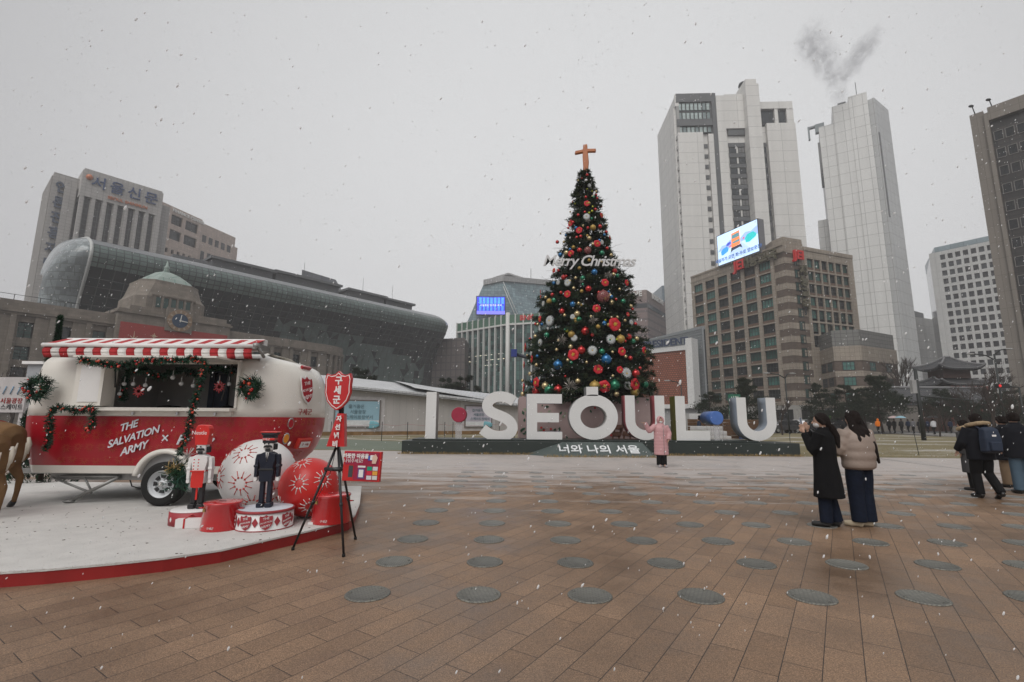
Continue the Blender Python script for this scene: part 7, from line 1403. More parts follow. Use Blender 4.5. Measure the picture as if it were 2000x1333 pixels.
# cars
def car(u, D_, rz, colr, label, snow=True, van=False):
    g0 = atY(u, 840, D_); r = thing('parked_car', label, 'car', (g0.x,D_,0), rz, 'cars on the street beyond the lawn', local=True); pm = mat('car_'+colr, {'black':(.012,.012,.014),'grey':(.10,.10,.105),'white':(.5,.5,.5)}[colr], .25, coat=.6, var=.03); b = MB()
    H_ = 1.9 if van else 1.6; pr = [(-2.3,.35),(-2.35,.7),(-2.25,.95),(-1.2 if not van else -1.9,1.02),(1.9,1.05),(2.3,.95),(2.35,.5),(2.25,.32)]; cb = [(-1.25 if not van else -1.95,1.0),(-.55 if not van else -1.3,H_-.08),(-.2,H_),(1.5,H_),(1.95,H_-.15),(2.15,1.0)]
    def ext(pl, y): b.loft([[Vector((x,-y,z)) for x, z in pl], [Vector((x,y,z)) for x, z in pl]], True, True, False)
    ext(pr, .88); b.build('body', pm, r, bevel=.08); b = MB(); b.loft([[Vector((x*(1-.0),-.74,z)) for x, z in cb], [Vector((x,.74,z)) for x, z in cb]], True, True, False); c_ = b.build('cabin', pm, r, bevel=.08)
    gl = MB(); 
    for sgn in (-1, 1):
        for xa_, xb_ in ((-.95 if not van else -1.7,-.05),(.05,1.0),(1.08,1.8)): gl.hexa([(xa_+.1,sgn*.745,1.08),(xb_,sgn*.745,1.08),(xb_,sgn*.76,1.08),(xa_+.1,sgn*.76,1.08),(xa_+.35,sgn*.745,H_-.15),(xb_,sgn*.745,H_-.15),(xb_,sgn*.76,H_-.15),(xa_+.35,sgn*.76,H_-.15)])
    gl.build('window', GD[0], c_)
    if snow: s = MB(); s.box(-.5,1.6,-.68,.68,H_+.005,H_+.05); s.loft([[Vector((-1.3 if not van else -2,-.7,1.03)), Vector((-1.3 if not van else -2,.7,1.03)), Vector((-.62 if not van else -1.36,.66,H_-.1)), Vector((-.62 if not van else -1.36,-.66,H_-.1))], [Vector((-1.36 if not van else -2.06,-.7,1.05)), Vector((-1.36 if not van else -2.06,.7,1.05)), Vector((-.66 if not van else -1.4,.66,H_-.06)), Vector((-.66 if not van else -1.4,-.66,H_-.06))]], True, True, False); s.build('snow_cover', mat('snow', (.75,.75,.76), .8), r)
    for x in (-1.45,1.4):
        for y in (-.82,.82): w_ = MB(); w_.lathe([(.2,-.1),(.33,-.1),(.35,0),(.33,.1),(.2,.1)], (x,y,.345), 20, 'y'); o = w_.build('wheel', rubber, r); w_ = MB(); w_.lathe([(.19,-.105 if y < 0 else .105),(.01,-.09 if y < 0 else .09)], (x,y,.345), 16, 'y'); w_.build('hubcap', steel, o)
    for y in (-.65,.65): w_ = MB(); w_.ball((-2.27,y,.78), (.06,.16,.09), 8, 6); w_.build('headlight', white, r)
car(1528, 60, .25, 'black', 'black car leftmost in the street right of the last letter U', False); car(1563, 62, .9, 'black', 'black car with snow on its windscreen, left of the raised phone'); car(1582, 70, .15, 'grey', 'grey car behind the raised phone', False); car(1420, 64, .5, 'white', 'pale car seen through the right-hand letter U'); car(1470, 66, .3, 'grey', 'grey car with snowy windscreen behind the last letter U', True)
car(1640, 66, .1, 'black', 'dark van in the street between the heads of the two women', False, True)

# ================================================================ PEOPLE
skin = mat('skin', (.42,.26,.19), .6, var=.05); hairm = mat('dark_hair', (.012,.008,.007), .85, var=.5, vs=40, bump=.6, bs=90); maskm = mat('mask_white', (.62,.62,.62), .8)
def human(name, label, loc, yaw, h, arms, legs, top, bottom, feet, hair='short', near=True, vox=.013, head=(0,0), topkind='jacket', tm=None, bm=None, sm=None, quilt=0, lean=0., group=None, mask=False, hood=None, hairmt=None, face=True):
    """arms: (elbow, wrist, hand direction) right then left; legs: (knee, ankle) right then left; all in a 1.65 m frame facing +Y"""
    r = thing(name, label, 'person', loc, yaw, group, local=True); k = h/1.65; V = lambda *p: Vector(p)*k; LN = lambda p: Vector((p[0], p[1]+lean*max(0,p[2]-.85), p[2]))
    b = MB(); rot = Matrix.Rotation(head[0], 3, 'Z') @ Matrix.Rotation(head[1], 3, 'X'); hc = LN((0,.015,1.525)); H_ = lambda x, y, z: (hc+rot @ Vector((x,y,z)))*k
    hips = [(.085,0,.86),(-.085,0,.86)]; sh = [LN((.165,0,1.345)), LN((-.165,0,1.345))]
    b.tube([Vector(p)*k for p in ((0,0,.82),(0,.005,1.0),LN((0,.01,1.2)),LN((0,0,1.36)),LN((0,-.005,1.40)))], [.135*k,.12*k,.13*k,.10*k,.05*k], 16, ov=.75)
    b.tube([LN((0,-.01,1.36))*k, hc*k], [.055*k,.05*k], 12); b.ball(hc*k, (.074*k,.092*k,.112*k), 20, 14, rot); b.ball(H_(0,.035,-.045), (.052*k,.058*k,.062*k), 14, 10, rot); b.tube([H_(0,.085,.02), H_(0,.115,-.015), H_(0,.088,-.025)], [.010*k,.016*k,.010*k], 8)
    for s_ in (-1,1): b.ball(H_(s_*.077,.0,-.005), (.012*k,.022*k,.032*k), 8, 6, rot); b.ball(H_(s_*.035,.082,-.028), (.018*k,.01*k,.014*k), 8, 6, rot)
    b.tube([H_(-.02,.092,-.058), H_(.02,.092,-.058)], .008*k, 6)
    for i, (kn, an) in enumerate(legs): b.tube([Vector(hips[i])*k, Vector(kn)*k, Vector(an)*k], [.085*k,.055*k,.036*k], 12); b.tube([Vector(an)*k, (Vector(an)+Vector((0,.13,-.035)))*k], [.04*k,.03*k], 10)
    for i, (el, wr, hd) in enumerate(arms):
        el, wr, hd = Vector(el), Vector(wr), Vector(hd).normalized(); b.tube([sh[i]*k, el*k, wr*k], [.05*k,.038*k,.025*k], 12)
        sd = hd.cross(Vector((0,0,1)) if abs(hd.z) < .8 else Vector((1,0,0))).normalized(); pl = wr+hd*.045; b.ball(pl*k, (.022*k,.022*k,.045*k), 10, 8, hd.to_track_quat('Z','Y').to_matrix())
        if near:
            up_ = sd.cross(hd)
            for q in range(4): o = sd*(-.027+.018*q); l_ = (.060,.072,.068,.052)[q]; base_ = wr+hd*.075+o; cu = up_*(.012+.004*q)*(1 if i == 0 else -1); b.tube([(base_-hd*.02)*k, (base_+hd*l_*.5+cu*.4)*k, (base_+hd*l_+cu*1.4)*k], [.0095*k,.0085*k,.0072*k], 8)
            s2 = -1 if i == 0 else 1; b.tube([(wr+hd*.025+sd*.018*s2)*k, (wr+hd*.055+sd*.045*s2)*k, (wr+hd*.085+sd*.052*s2)*k], [.011*k,.010*k,.008*k], 8)
    b.build('body', skin, r, remesh=(.0075 if near else .016)*k, uv=False)
    tr = MB()   # trousers
    for i, (kn, an) in enumerate(legs): kn, an = Vector(kn), Vector(an); tr.tube([Vector(hips[i])*k, (Vector(hips[i])*.5+kn*.5)*k, kn*k, (kn*.5+an*.5)*k, (an+Vector((0,0,-.015)))*k], [bottom[0]*k, bottom[0]*k, bottom[1]*k, (bottom[1]+bottom[2])/2*k, bottom[2]*k], 16)
    tr.tube([Vector((0,0,.80))*k, Vector((0,0,.95))*k, LN((0,0,1.05))*k], [.14*k,.15*k,.14*k], 16, ov=.8); tr.build('trousers', bm, r, remesh=vox*k, uv=False)
    for i, (kn, an) in enumerate(legs):   # shoes
        an = Vector(an); d_ = Vector((feet[i][0], feet[i][1], 0)).normalized(); pz = feet[i][2] if len(feet[i]) > 2 else 0; s_ = MB(); hl = an+Vector((0,0,-.045))-d_*.04; toe = hl+d_*.23+Vector((0,0,-pz)); s_.tube([hl*k, (hl+d_*.08+Vector((0,0,.012)))*k, (hl*.35+toe*.65)*k, toe*k], [.042*k,.05*k,.046*k,.034*k], 12); s_.tube([(hl+Vector((0,0,.0)))*k, (an+Vector((0,0,.02)))*k], [.04*k,.042*k], 10); o_ = s_.build('shoe', sm, r, remesh=.010*k, uv=False)
    g = MB(); z0 = top['z0']; secs = top['secs']   # coat: torso sections and sleeves fused
    rings = []; n_ = 26; zs = sorted(set([s_[0] for s_ in secs]+([z0+i*.02 for i in range(int((1.40-z0)/.02))] if quilt else [])))
    for z in zs:
        for a_, c_ in zip(secs, secs[1:]):
            if a_[0] <= z <= c_[0]: t_ = (z-a_[0])/(c_[0]-a_[0]); rx, ry, oy = [a_[j]+(c_[j]-a_[j])*t_ for j in (1,2,3)]; break
        bul = 1+(.045*abs(math.sin(math.pi*(z-z0)/quilt))-.03 if quilt else 0); c0 = LN((0,oy,z)); rings.append([Vector((c0.x+rx*bul*math.cos(2*math.pi*i/n_), c0.y+ry*bul*math.sin(2*math.pi*i/n_)*(1), c0.z))*k*1 for i in range(n_)])
    g.loft(rings, True, True, True); sr_ = top['sleeve']
    for i, (el, wr, hd) in enumerate(arms):
        el, wr = Vector(el), Vector(wr); ps, rs = [], []; st = 14 if quilt else 6
        for a_, c_, ra, rb in ((sh[i], el, sr_[0], sr_[1]), (el, wr, sr_[1], sr_[2])):
            for j in range(st+1 if a_ is el else st): t_ = j/st; p_ = a_.lerp(c_, t_); ps.append(p_*k); rs.append((ra+(rb-ra)*t_)*k*(1+(.08*abs(math.sin(t_*math.pi*2.6)) if quilt else 0)))
        g.tube(ps, rs, 16)
    if 'collar' in top: cr_ = top['collar']; g.tube([LN((0,-.01,1.36))*k, LN((0,-.01,cr_[1]))*k], [cr_[0]*k*1.05, cr_[0]*k], 16)
    coat = g.build(topkind, tm, r, remesh=vox*k, uv=False)
    if hood: hb = MB(); hb.ball(H_(0,-.02,.02), (.115*k,.125*k,.145*k), 18, 14, rot); hb.ball(H_(0,-.03,-.08), (.12*k,.12*k,.08*k), 14, 10, rot); ho = hb.build('hood', hood, r, remesh=0, uv=False)
    hh = MB(); hm = hairmt or hairm
    if hair in ('short','bun','long','tail') and not hood:
        hh.ball(H_(0,-.018,.022), (.088*k,.098*k,.108*k), 18, 12, rot)
        for s_ in (-1,1): hh.tube([H_(s_*.05,.055,.085), H_(s_*.083,.02,.03), H_(s_*.08,-.03,-.05)], [.02*k,.028*k,.03*k], 8)
        hh.tube([H_(0,-.06,.02), H_(0,-.075,-.06)], [.07*k,.06*k], 12)
    if hair == 'tail': hh.tube([H_(0,-.07,-.05), H_(.02,-.12,-.12), H_(.03,-.155,-.25), H_(.03,-.15,-.42)], [.05*k,.055*k,.05*k,.02*k], 12)
    if hair == 'long':
        for s_, l_ in ((-1,.33),(1,.50),(0,.12),(.6,.40),(-.55,.20)): hh.tube([H_(s_*.06,-.02,.02), H_(s_*.085,-.085,-.12), H_(s_*.12+.02,-.19,-.12-l_*.5), H_(s_*.15+.05,-.215,-.12-l_)], [.05*k,.055*k,.045*k,.018*k], 10)
    if hh.v: hh.build('hair', hm, r, remesh=.010*k if near else 0, uv=False)
    if mask: mk = MB(); mk.ball(H_(0,.052,-.045), (.06*k,.058*k,.052*k), 16, 12, rot); mk.build('face_mask', maskm, r, uv=False)
    if face:
        e = MB()
        for s_ in (-1,1): e.ball(H_(s_*.03,.086,.012), (.011*k,.006*k,.006*k), 8, 6, rot); e.tube([H_(s_*.046,.083,.030), H_(s_*.018,.090,.033)], .003*k, 5)
        e.build('eyes', black, r, uv=False)
    return r, H_, LN, k
ST = [((.085,.01,.46),(.09,-.01,.085)), ((-.085,.01,.46),(-.09,-.01,.085))]
dn = ((.24,.02,1.08),(.25,.08,.86),(0,.1,-1)); dnl = ((-.24,.02,1.08),(-.25,.08,.86),(0,.1,-1))
coatb = mat('coat_black', (.006,.006,.007), .9, var=.3, vs=12, bump=.4, bs=120); puffb = mat('puffer_beige', (.28,.22,.185), .6, var=.06, vs=6, bump=.25, bs=22); denim = mat('denim_dark', (.006,.010,.022), .85, var=.3, vs=20); pinkm = mat('puffer_pink', (.50,.27,.28), .55, var=.05, vs=8, bump=.2, bs=25); blackc = mat('cloth_black', (.006,.006,.007), .85); shoeb = mat('shoe_black', (.012,.012,.012), .35); shoec = mat('shoe_cream', (.45,.38,.27), .7)
A0 = atZ(1624,1030,0); r, H_, LN, k = human('person', 'woman in a long black coat with a low ponytail, holding up a phone', A0, rad(42), 1.62,
    [((.20,.12,1.10),(.07,.22,1.37),(-.2,.2,.9)), ((-.20,.09,1.08),(-.10,.22,1.34),(.15,.25,.9))], [((.09,.02,.46),(.10,-.05,.085)), ((-.08,.03,.46),(-.09,.03,.085))],
    dict(z0=.42, secs=[(.42,.235,.20,-.01),(.7,.215,.175,-.01),(.95,.20,.15,0),(1.15,.205,.15,0),(1.30,.20,.135,0),(1.37,.15,.10,0),(1.41,.075,.07,0)], sleeve=(.085,.07,.05), collar=(.075,1.44)), (.11,.09,.085), [(-.1,1),(-.15,1)], 'tail', head=(rad(22),rad(-8)), topkind='coat', tm=coatb, bm=denim, sm=shoeb, mask=True)
b = MB(); pc = Vector((-.02,.275,1.505)); b.slab(rrect(-.038,.038,-.075,.075,.012), pc*k, Vector((1,.0,0)), Vector((0,.12,.99)), -.004, .004); ph = b.build('phone', mat('phone_silver', (.35,.35,.36), .3, metal=.4), r); ph.location = (0,0,0)
b = MB(); b.slab(rrect(-.034,.034,-.068,.068,.008), pc*k+Vector((0,-.0045,0)), Vector((1,0,0)), Vector((0,.12,.99)), -.0005, .001); b.build('phone_screen', mat('phone_screen', (.05,.06,.08), .15, emit=.6), ph)
B0 = atZ(1689,1029,0); human('person', 'woman in a beige puffer jacket and wide dark jeans with long loose hair', B0, rad(14), 1.66,
    [((.27,.03,1.10),(.24,.16,.92),(-.3,.5,-.6)), ((-.28,.06,1.08),(-.17,.27,1.13),(.5,.6,.1))], ST,
    dict(z0=.80, secs=[(.80,.20,.16,0),(.83,.235,.185,-.01),(1.0,.25,.20,-.015),(1.2,.255,.20,-.015),(1.31,.225,.17,-.01),(1.385,.14,.11,0),(1.42,.085,.08,0)], sleeve=(.105,.105,.075), collar=(.09,1.455)), (.115,.10,.098), [(-.85,.6),(-.6,.8)], 'long', head=(rad(-4),rad(4)), tm=puffb, bm=denim, sm=shoec, quilt=.13, face=True)
C0 = atZ(1293,913,0); r, H_, LN, k = human('person', 'person in a long pink hooded puffer coat posing with one arm out before the letters', C0, math.pi+.0, 1.60,
    [((.40,.06,1.18),(.54,.12,1.44),(1,.1,.02)), ((-.27,.03,1.10),(-.22,.14,.90),(.5,.3,-.8))], [((.08,.01,.46),(.075,-.01,.085)), ((-.08,.01,.46),(-.075,-.01,.085))],
    dict(z0=.40, secs=[(.40,.24,.17,0),(.7,.235,.175,0),(1.0,.225,.175,0),(1.25,.23,.17,0),(1.34,.18,.14,0),(1.40,.12,.11,0),(1.45,.10,.10,0)], sleeve=(.095,.085,.06)), (.09,.09,.095), [(.25,1),(-.25,1)], 'none', head=(0,0), topkind='long_coat', tm=pinkm, bm=blackc, sm=mat('shoe_grey', (.35,.33,.34), .6), quilt=.105, mask=True, vox=.012)
b = MB(); ring = [H_(.082*math.cos(a), .055+.035*math.cos(2*a), .01+.112*math.sin(a)) for a in [i*math.pi/12 for i in range(25)]]; b.tube(ring, .030*k, 8, False); b.ball(H_(0,-.045,.01), (.112*k,.105*k,.145*k), 20, 14); b.tube([H_(-.08,.02,-.14), H_(.08,.02,-.14)], .055*k, 10); b.build('hood', pinkm, r, remesh=.012, uv=False)
b = MB(); b.ball(H_(0,-.012,.03), (.088*k,.09*k,.105*k), 16, 12); b.build('hair', hairm, r, uv=False); b = MB(); b.tube([(-.045*k,(.168 if z < 1.3 else .14)*k,z*k) for z in (.42,.6,.8,1.0,1.2,1.36)], .009, 5); b.build('zip', mat('zip_grey', (.2,.2,.2), .4, metal=.5), r)
navyc = mat('cloth_navy', (.008,.009,.013), .85, var=.2); fur = mat('hood_fur', (.36,.27,.17), .95, var=.3, vs=40, bump=1, bs=80)
D0 = atZ(1928,974,0); r, H_, LN, k = human('person', 'man with navy backpack and fur-trimmed hood walking away at the right', D0, rad(-6), 1.68,
    [((.27,-.03,1.08),(.27,.10,.88),(0,.3,-1)), ((-.26,.06,1.08),(-.27,.2,.92),(0,.3,-1))], [((.10,.02,.48),(.14,-.17,.14)), ((-.08,.08,.46),(-.09,.02,.085))],
    dict(z0=.74, secs=[(.74,.235,.17,0),(.95,.235,.175,0),(1.2,.24,.175,0),(1.33,.21,.15,0),(1.40,.12,.10,0)], sleeve=(.10,.09,.065), collar=(.10,1.44)), (.105,.085,.075), [(.2,1,.09),(-.1,1)], 'short', tm=navyc, bm=blackc, sm=shoeb, lean=.0)
b = MB(); b.tube([LN(p)*k for p in ((-.15,.06,1.40),(-.17,-.05,1.42),(-.10,-.15,1.45),(0,-.17,1.46),(.10,-.15,1.45),(.17,-.05,1.42),(.15,.06,1.40))], .042*k, 10); b.build('fur_trim', fur, r, remesh=.012, uv=False)
b = MB(); b.loft([[Vector((x*w_,-.19-y*d_,z)) *k for x, y in ((-1,0),(-.9,1),(.9,1),(1,0))] for z, w_, d_ in ((.88,.13,.10),(.92,.16,.17),(1.15,.16,.17),(1.33,.14,.14),(1.38,.09,.08))], True, True, False); bp_ = b.build('backpack', mat('backpack_navy', (.012,.022,.045), .7, var=.15), r, bevel=.03, seg=3)
b = MB(); b.box(-.035*k,.035*k,-.368*k,-.362*k,1.20*k,1.235*k); b.build('backpack_label', white, bp_); b = MB(); b.loft([[Vector((x*w_,-.35-y*.06,z))*k for x, y in ((-1,0),(-.9,1),(.9,1),(1,0))] for z, w_ in ((.93,.10),(1.10,.11))], True, True, False); b.build('backpack_pocket', mat('backpack_navy', (.012,.022,.045), .7), bp_, bevel=.015)
for s_ in (-1,1): b = MB(); b.tube([Vector((s_*.09,-.20,1.33))*k, Vector((s_*.10,-.05,1.42))*k, Vector((s_*.11,.10,1.36))*k, Vector((s_*.13,.185,1.2))*k], .018*k, 6); b.build('strap', mat('strap_navy', (.02,.03,.055), .7), bp_)
gcoat = mat('coat_grey', (.065,.065,.068), .85, var=.1)
dnn = [dn, dnl]; lc = dict(z0=.50, secs=[(.50,.25,.19,0),(.9,.235,.18,0),(1.25,.225,.17,0),(1.34,.19,.14,0),(1.40,.11,.10,0)], sleeve=(.10,.085,.065), collar=(.09,1.44))
E0 = Vector((10.2,11.2,0)); r, H_, LN, k = human('person', 'person in a grey long coat with fur hood, half hidden left of the backpack man', Vector((atY(1903,930,11.0).x,11.0,0)), rad(20), 1.55, dnn, ST, dict(lc, z0=.42, secs=[(.42,.24,.19,0)]+lc['secs'][1:]), (.09,.08,.07), [(0,1),(0,1)], 'short', tm=gcoat, bm=blackc, sm=shoeb, lean=.12, near=False)
b = MB(); b.tube([LN(p)*k for p in ((-.12,.08,1.42),(-.15,-.04,1.46),(-.08,-.13,1.50),(.08,-.13,1.50),(.15,-.04,1.46),(.12,.08,1.42))], .05*k, 10); b.build('fur_trim', fur, r, remesh=.014, uv=False)
human('person', 'person in a long black coat walking away, right of the backpack man', Vector((atY(1976,950,11.6).x,11.6,0)), rad(10), 1.66, dnn, ST, dict(lc, z0=.62, secs=[(.62,.25,.19,0)]+lc['secs'][1:]), (.10,.10,.10), [(0,1),(0,1)], 'short', tm=navyc, bm=mat('trousers_tan', (.20,.14,.09), .8), sm=shoeb, near=False)
human('person', 'person in black jacket and blue jeans cut off by the right edge of the picture', Vector((atY(2000,950,10.6).x,10.6,0)), rad(-10), 1.72, dnn, ST, dict(lc, z0=.72, secs=[(.72,.25,.19,0)]+lc['secs'][1:]), (.10,.09,.09), [(0,1),(0,1)], 'short', tm=navyc, bm=mat('denim_pale', (.07,.11,.15), .8), sm=shoeb, near=False)
# people far across the lawn
def farp(u, D_, colr, label, yaw=0., h=1.68, umb=None, bmx=None, v=None):
    g0 = atY(u, 840, D_); tmx = mat('far_'+colr, {'black':(.012,.012,.014),'orange':(.65,.16,.01),'white':(.5,.5,.52),'grey':(.12,.12,.13),'navy':(.02,.03,.06),'green':(.03,.05,.04)}[colr], .8)
    r, H_, LN, k = human('person', label, (g0.x,D_,.12 if D_ > 46 and g0.x > 40 else 0), yaw, h, [((.22,.05,1.1),(.12,.2,1.05) if umb else (.24,.1,.88),(0,.2,1) if umb else (0,.1,-1)), dnl], [((.08,.12,.46),(.09,.12,.085)), ((-.08,.06,.46),(-.09,-.16,.12))], dict(z0=.78, secs=[(.78,.22,.17,0),(1.2,.22,.16,0),(1.34,.18,.13,0),(1.40,.10,.09,0)], sleeve=(.09,.08,.06), collar=(.08,1.43)), (.10,.08,.07), [(0,1),(0,1)], 'short', near=False, vox=.03, tm=tmx, bm=bmx or blackc, sm=shoeb, group='people walking beyond the lawn', hood=tmx if colr == 'orange' else None)
    if umb:
        um = thing('umbrella', umb+' umbrella carried by a distant walker', 'umbrella', (g0.x+.1,D_+.15,1.2)); c = Vector((g0.x+.1,D_+.15,2.05)); b = MB(); rings = [[c+Vector((r_*math.cos(2*math.pi*i/16)*(1+.04*(i%2)), r_*math.sin(2*math.pi*i/16)*(1+.04*(i%2)), z)) for i in range(16)] for r_, z in ((.55,-.12),(.42,.0),(.22,.09),(.01,.12))]; b.loft(rings, True, False, True); b.build('canopy', mat('umb_'+umb, {'black':(.015,.015,.016),'pink and white':(.5,.38,.38),'light blue':(.25,.42,.5)}[umb], .7), um); b = MB(); b.tube([c+Vector((0,0,.2)), c-Vector((0,0,.9))], .012, 5); b.build('shaft', METAL, um)
farp(1716,58,'orange','person in a bright orange hooded jacket on the far pavement')
farp(1738,60,'black','distant person in black left of the pink and white umbrella'); farp(1748,59,'black','distant person in black under the pink and white umbrella',umb='pink and white'); farp(1762,58,'black','distant person in black under the light blue umbrella',umb='light blue')
farp(1775,63,'navy','distant person in navy between the umbrella pair and the pole'); farp(1785,57,'grey','distant person in grey near the dark pole'); farp(1797,60,'black','distant person in black just left of the dark pole'); farp(1806,61,'black','distant person in black just right of the dark pole'); farp(1813,62,'navy','distant person in navy second right of the dark pole'); farp(1825,54,'white','person in a white jacket under a black umbrella on the far pavement',umb='black',h=1.72); farp(1858,60,'navy','distant person alone in front of the palace hall steps')
farp(1409,42,'black','person in black walking in front of the timber wall below the blue dot',yaw=.6,bmx=denim); farp(1366,40,"navy","person in navy beside the stepped bench behind the letter L",yaw=1.2)
farp(1424,43,'navy','person in dark blue crouched beside the right-hand letter U',h=1.5)
farp(1647,60,'black','distant person between the heads of the two women'); 
# ================================================================ REINDEER
def deer(loc, yaw, k, label):
    """standing reindeer facing +X in its own frame"""
    r = thing('reindeer_figure', label, 'reindeer', loc, yaw, 'brown reindeer figures harnessed before the caravan', local=True); V = lambda x, y, z: Vector((x,y,z))*k; b = MB()
    b.tube([V(-.60,0,.98), V(-.52,0,1.0), V(-.30,0,1.02), V(0,0,.98), V(.30,0,.98), V(.50,0,1.03), V(.62,0,1.12)], [.10*k,.20*k,.235*k,.22*k,.245*k,.22*k,.15*k], 20, ov=1); b.tube([V(.52,0,1.08), V(.72,0,1.32), V(.86,0,1.52)], [.16*k,.105*k,.085*k], 14); b.ball(V(.92,0,1.58), (.13*k,.085*k,.09*k), 14, 10); b.tube([V(.95,0,1.57), V(1.12,0,1.48), V(1.19,0,1.455)], [.075*k,.05*k,.04*k], 12)
    for s in (-1,1):
        b.tube([V(-.42,s*.12,.95), V(-.50,s*.14,.72), V(-.44,s*.13,.60), V(-.60,s*.12,.42), V(-.585,s*.12,.22), V(-.56,s*.12,.07)], [.17*k,.125*k,.085*k,.048*k,.034*k,.032*k], 12)
        b.tube([V(.40,s*.12,.92), V(.40,s*.12,.66), V(.42,s*.12,.44), V(.40,s*.12,.24), V(.41,s*.12,.07)], [.12*k,.075*k,.048*k,.034*k,.033*k], 12); b.tube([V(.83,s*.07,1.62), V(.78,s*.17,1.66)], [.035*k,.012*k], 8)
    br_ = mat('reindeer_brown', (.20,.115,.055), .9, var=.18, vs=3, bump=.5, bs=160); b.build('body', br_, r, remesh=.016, uv=False)
    for x, s in ((-.55,-1),(-.55,1),(.42,-1),(.42,1)): h = MB(); h.tube([V(x-.01,s*.12,.085), V(x+.02,s*.12,.04), V(x+.07,s*.12,.012)], [.036*k,.042*k,.02*k], 10); h.build('hoof', mat('hoof_black', (.02,.02,.022), .35), r)
    t_ = MB(); t_.tube([V(-.77,0,1.02), V(-.80,0,.92), V(-.79,0,.78)], [.02*k,.03*k,.012*k], 10); t_.build('tail', mat('reindeer_cream', (.50,.45,.38), .9), r, uv=False)
    pt_ = MB(); 
    for s in (-1,1): pt_.tube([V(-.68,s*.06,.94), V(-.675,s*.085,.80), V(-.62,s*.10,.66)], [.008*k,.022*k,.008*k], 10)
    pt_.build('rump_patch', mat('reindeer_cream', (.50,.45,.38), .9), r, uv=False)
    hn = MB(); ring = [V(-.20+.02*math.sin(a), .238*math.sin(a), 1.01+.245*math.cos(a)) for a in [i*math.pi/14 for i in range(29)]]; pr = []
    for p in ring: pr.append([p+V(-.045,0,0), p+V(.045,0,0), p+V(.045,0,0)+(p-V(-.2,0,1.01)).normalized()*.012, p+V(-.045,0,0)+(p-V(-.2,0,1.01)).normalized()*.012])
    hn.loft(pr, True, True, False); ring = [V(.42, .25*math.sin(a), 1.02+.26*math.cos(a)) for a in [i*math.pi/14 for i in range(29)]]; hn.loft([[p+V(-.03,0,0), p+V(.03,0,0), p+V(.03,0,0)*1.0+(p-V(.42,0,1.02)).normalized()*.012, p+V(-.03,0,0)+(p-V(.42,0,1.02)).normalized()*.012] for p in ring], True, True, False); hn.build('harness', redberry, r)
    an = MB()
    for s in (-1,1):
        an.tube([V(.86,s*.04,1.66), V(.78,s*.12,1.85), V(.80,s*.24,2.05), V(.90,s*.30,2.25)], [.022*k,.02*k,.016*k,.008*k], 8); an.tube([V(.79,s*.15,1.9), V(.95,s*.14,2.0)], [.015*k,.006*k], 6); an.tube([V(.80,s*.24,2.05), V(.70,s*.28,2.2)], [.013*k,.006*k], 6)
    an.build('antler', mat('antler', (.35,.26,.16), .7), r, uv=False); e = MB()
    for s in (-1,1): e.ball(V(.98,s*.072,1.60), .014*k, 8, 6)
    e.ball(V(1.2,0,1.46), (.022*k,.03*k,.022*k), 8, 6); e.build('eyes_and_nose', black, r)
deer((-7.50,6.75,.132), rad(176), .93, 'brown felt reindeer figure nearest the camera, cut off by the left edge'); deer((-8.1,7.5,.132), rad(176), 1.02, 'brown felt reindeer figure behind the first one, touching the front of the caravan')

# ================================================================ SNOW, STEAM, HAZE
def snowmat():
    mt = bpy.data.materials.new('snowflake_white'); mt.use_nodes = True; t = mt.node_tree; t.nodes.clear(); n = t.nodes.new; o = n('ShaderNodeOutputMaterial'); d = n('ShaderNodeBsdfDiffuse'); s = n('ShaderNodeBsdfTranslucent'); m_ = n('ShaderNodeMixShader'); m_.inputs[0].default_value = .55
    for q in (d, s): q.inputs[0].default_value = (.96,.97,.98,1)
    t.links.new(d.outputs[0], m_.inputs[1]); t.links.new(s.outputs[0], m_.inputs[2]); m2 = n('ShaderNodeMixShader'); tr = n('ShaderNodeBsdfTransparent'); m2.inputs[0].default_value = .12; t.links.new(m_.outputs[0], m2.inputs[1]); t.links.new(tr.outputs[0], m2.inputs[2]); t.links.new(m2.outputs[0], o.inputs[0]); return mt
def snow():
    R_ = np.random.RandomState(33); fl = snowmat(); b = MB()
    oc = np.array([[1,0,0],[-1,0,0],[0,1,0],[0,-1,0],[0,0,1],[0,0,-1]]); F = [(0,2,4),(2,1,4),(1,3,4),(3,0,4),(2,0,5),(1,2,5),(3,1,5),(0,3,5)]
    V = []; Fc = []; n = 0; q = MB(); q.ball((0,0,0), 1, 10, 7); IC = np.array(q.v); IF = q.f
    for cnt, y0, y1, s0, s1 in ((80,.8,1.5,.0014,.0034),(640,1.4,4,.0028,.0068),(3200,4,11,.0055,.012),(6500,11,30,.010,.021)):
        for i in range(cnt):
            y = y0+(y1-y0)*R_.rand()**.6; x = R_.uniform(-1.15,1.15)*y; z = EYE+y*R_.uniform(-.55,1.05)
            if z < .03: continue
            OC, FF = (oc, F) if y0 > 3 else (IC, IF)
            s = s0+(s1-s0)*R_.rand()**2; p = OC*R_.uniform(.75,1.15,(len(OC),1))*s*np.array([.72,.72,1.6]); a = R_.normal(.45,.2); ca, sa = math.cos(a), math.sin(a); p = p @ np.array([[ca,0,-sa],[0,1,0],[sa,0,ca]]); V.append(p+np.array([x,y,z])); Fc += [tuple(n+i for i in f) for f in FF]; n += len(OC)
    b.v = [tuple(v) for v in np.concatenate(V).tolist()]; b.f = Fc; b.mi = [0]*len(Fc); b.sm = [True]*len(Fc); o = b.build('falling_snow', fl, base=(0,0,0), uv=False); struct(o, 'stuff'); o['label'] = 'wet white snowflakes falling through the whole scene'; o['category'] = 'snow'
snow()
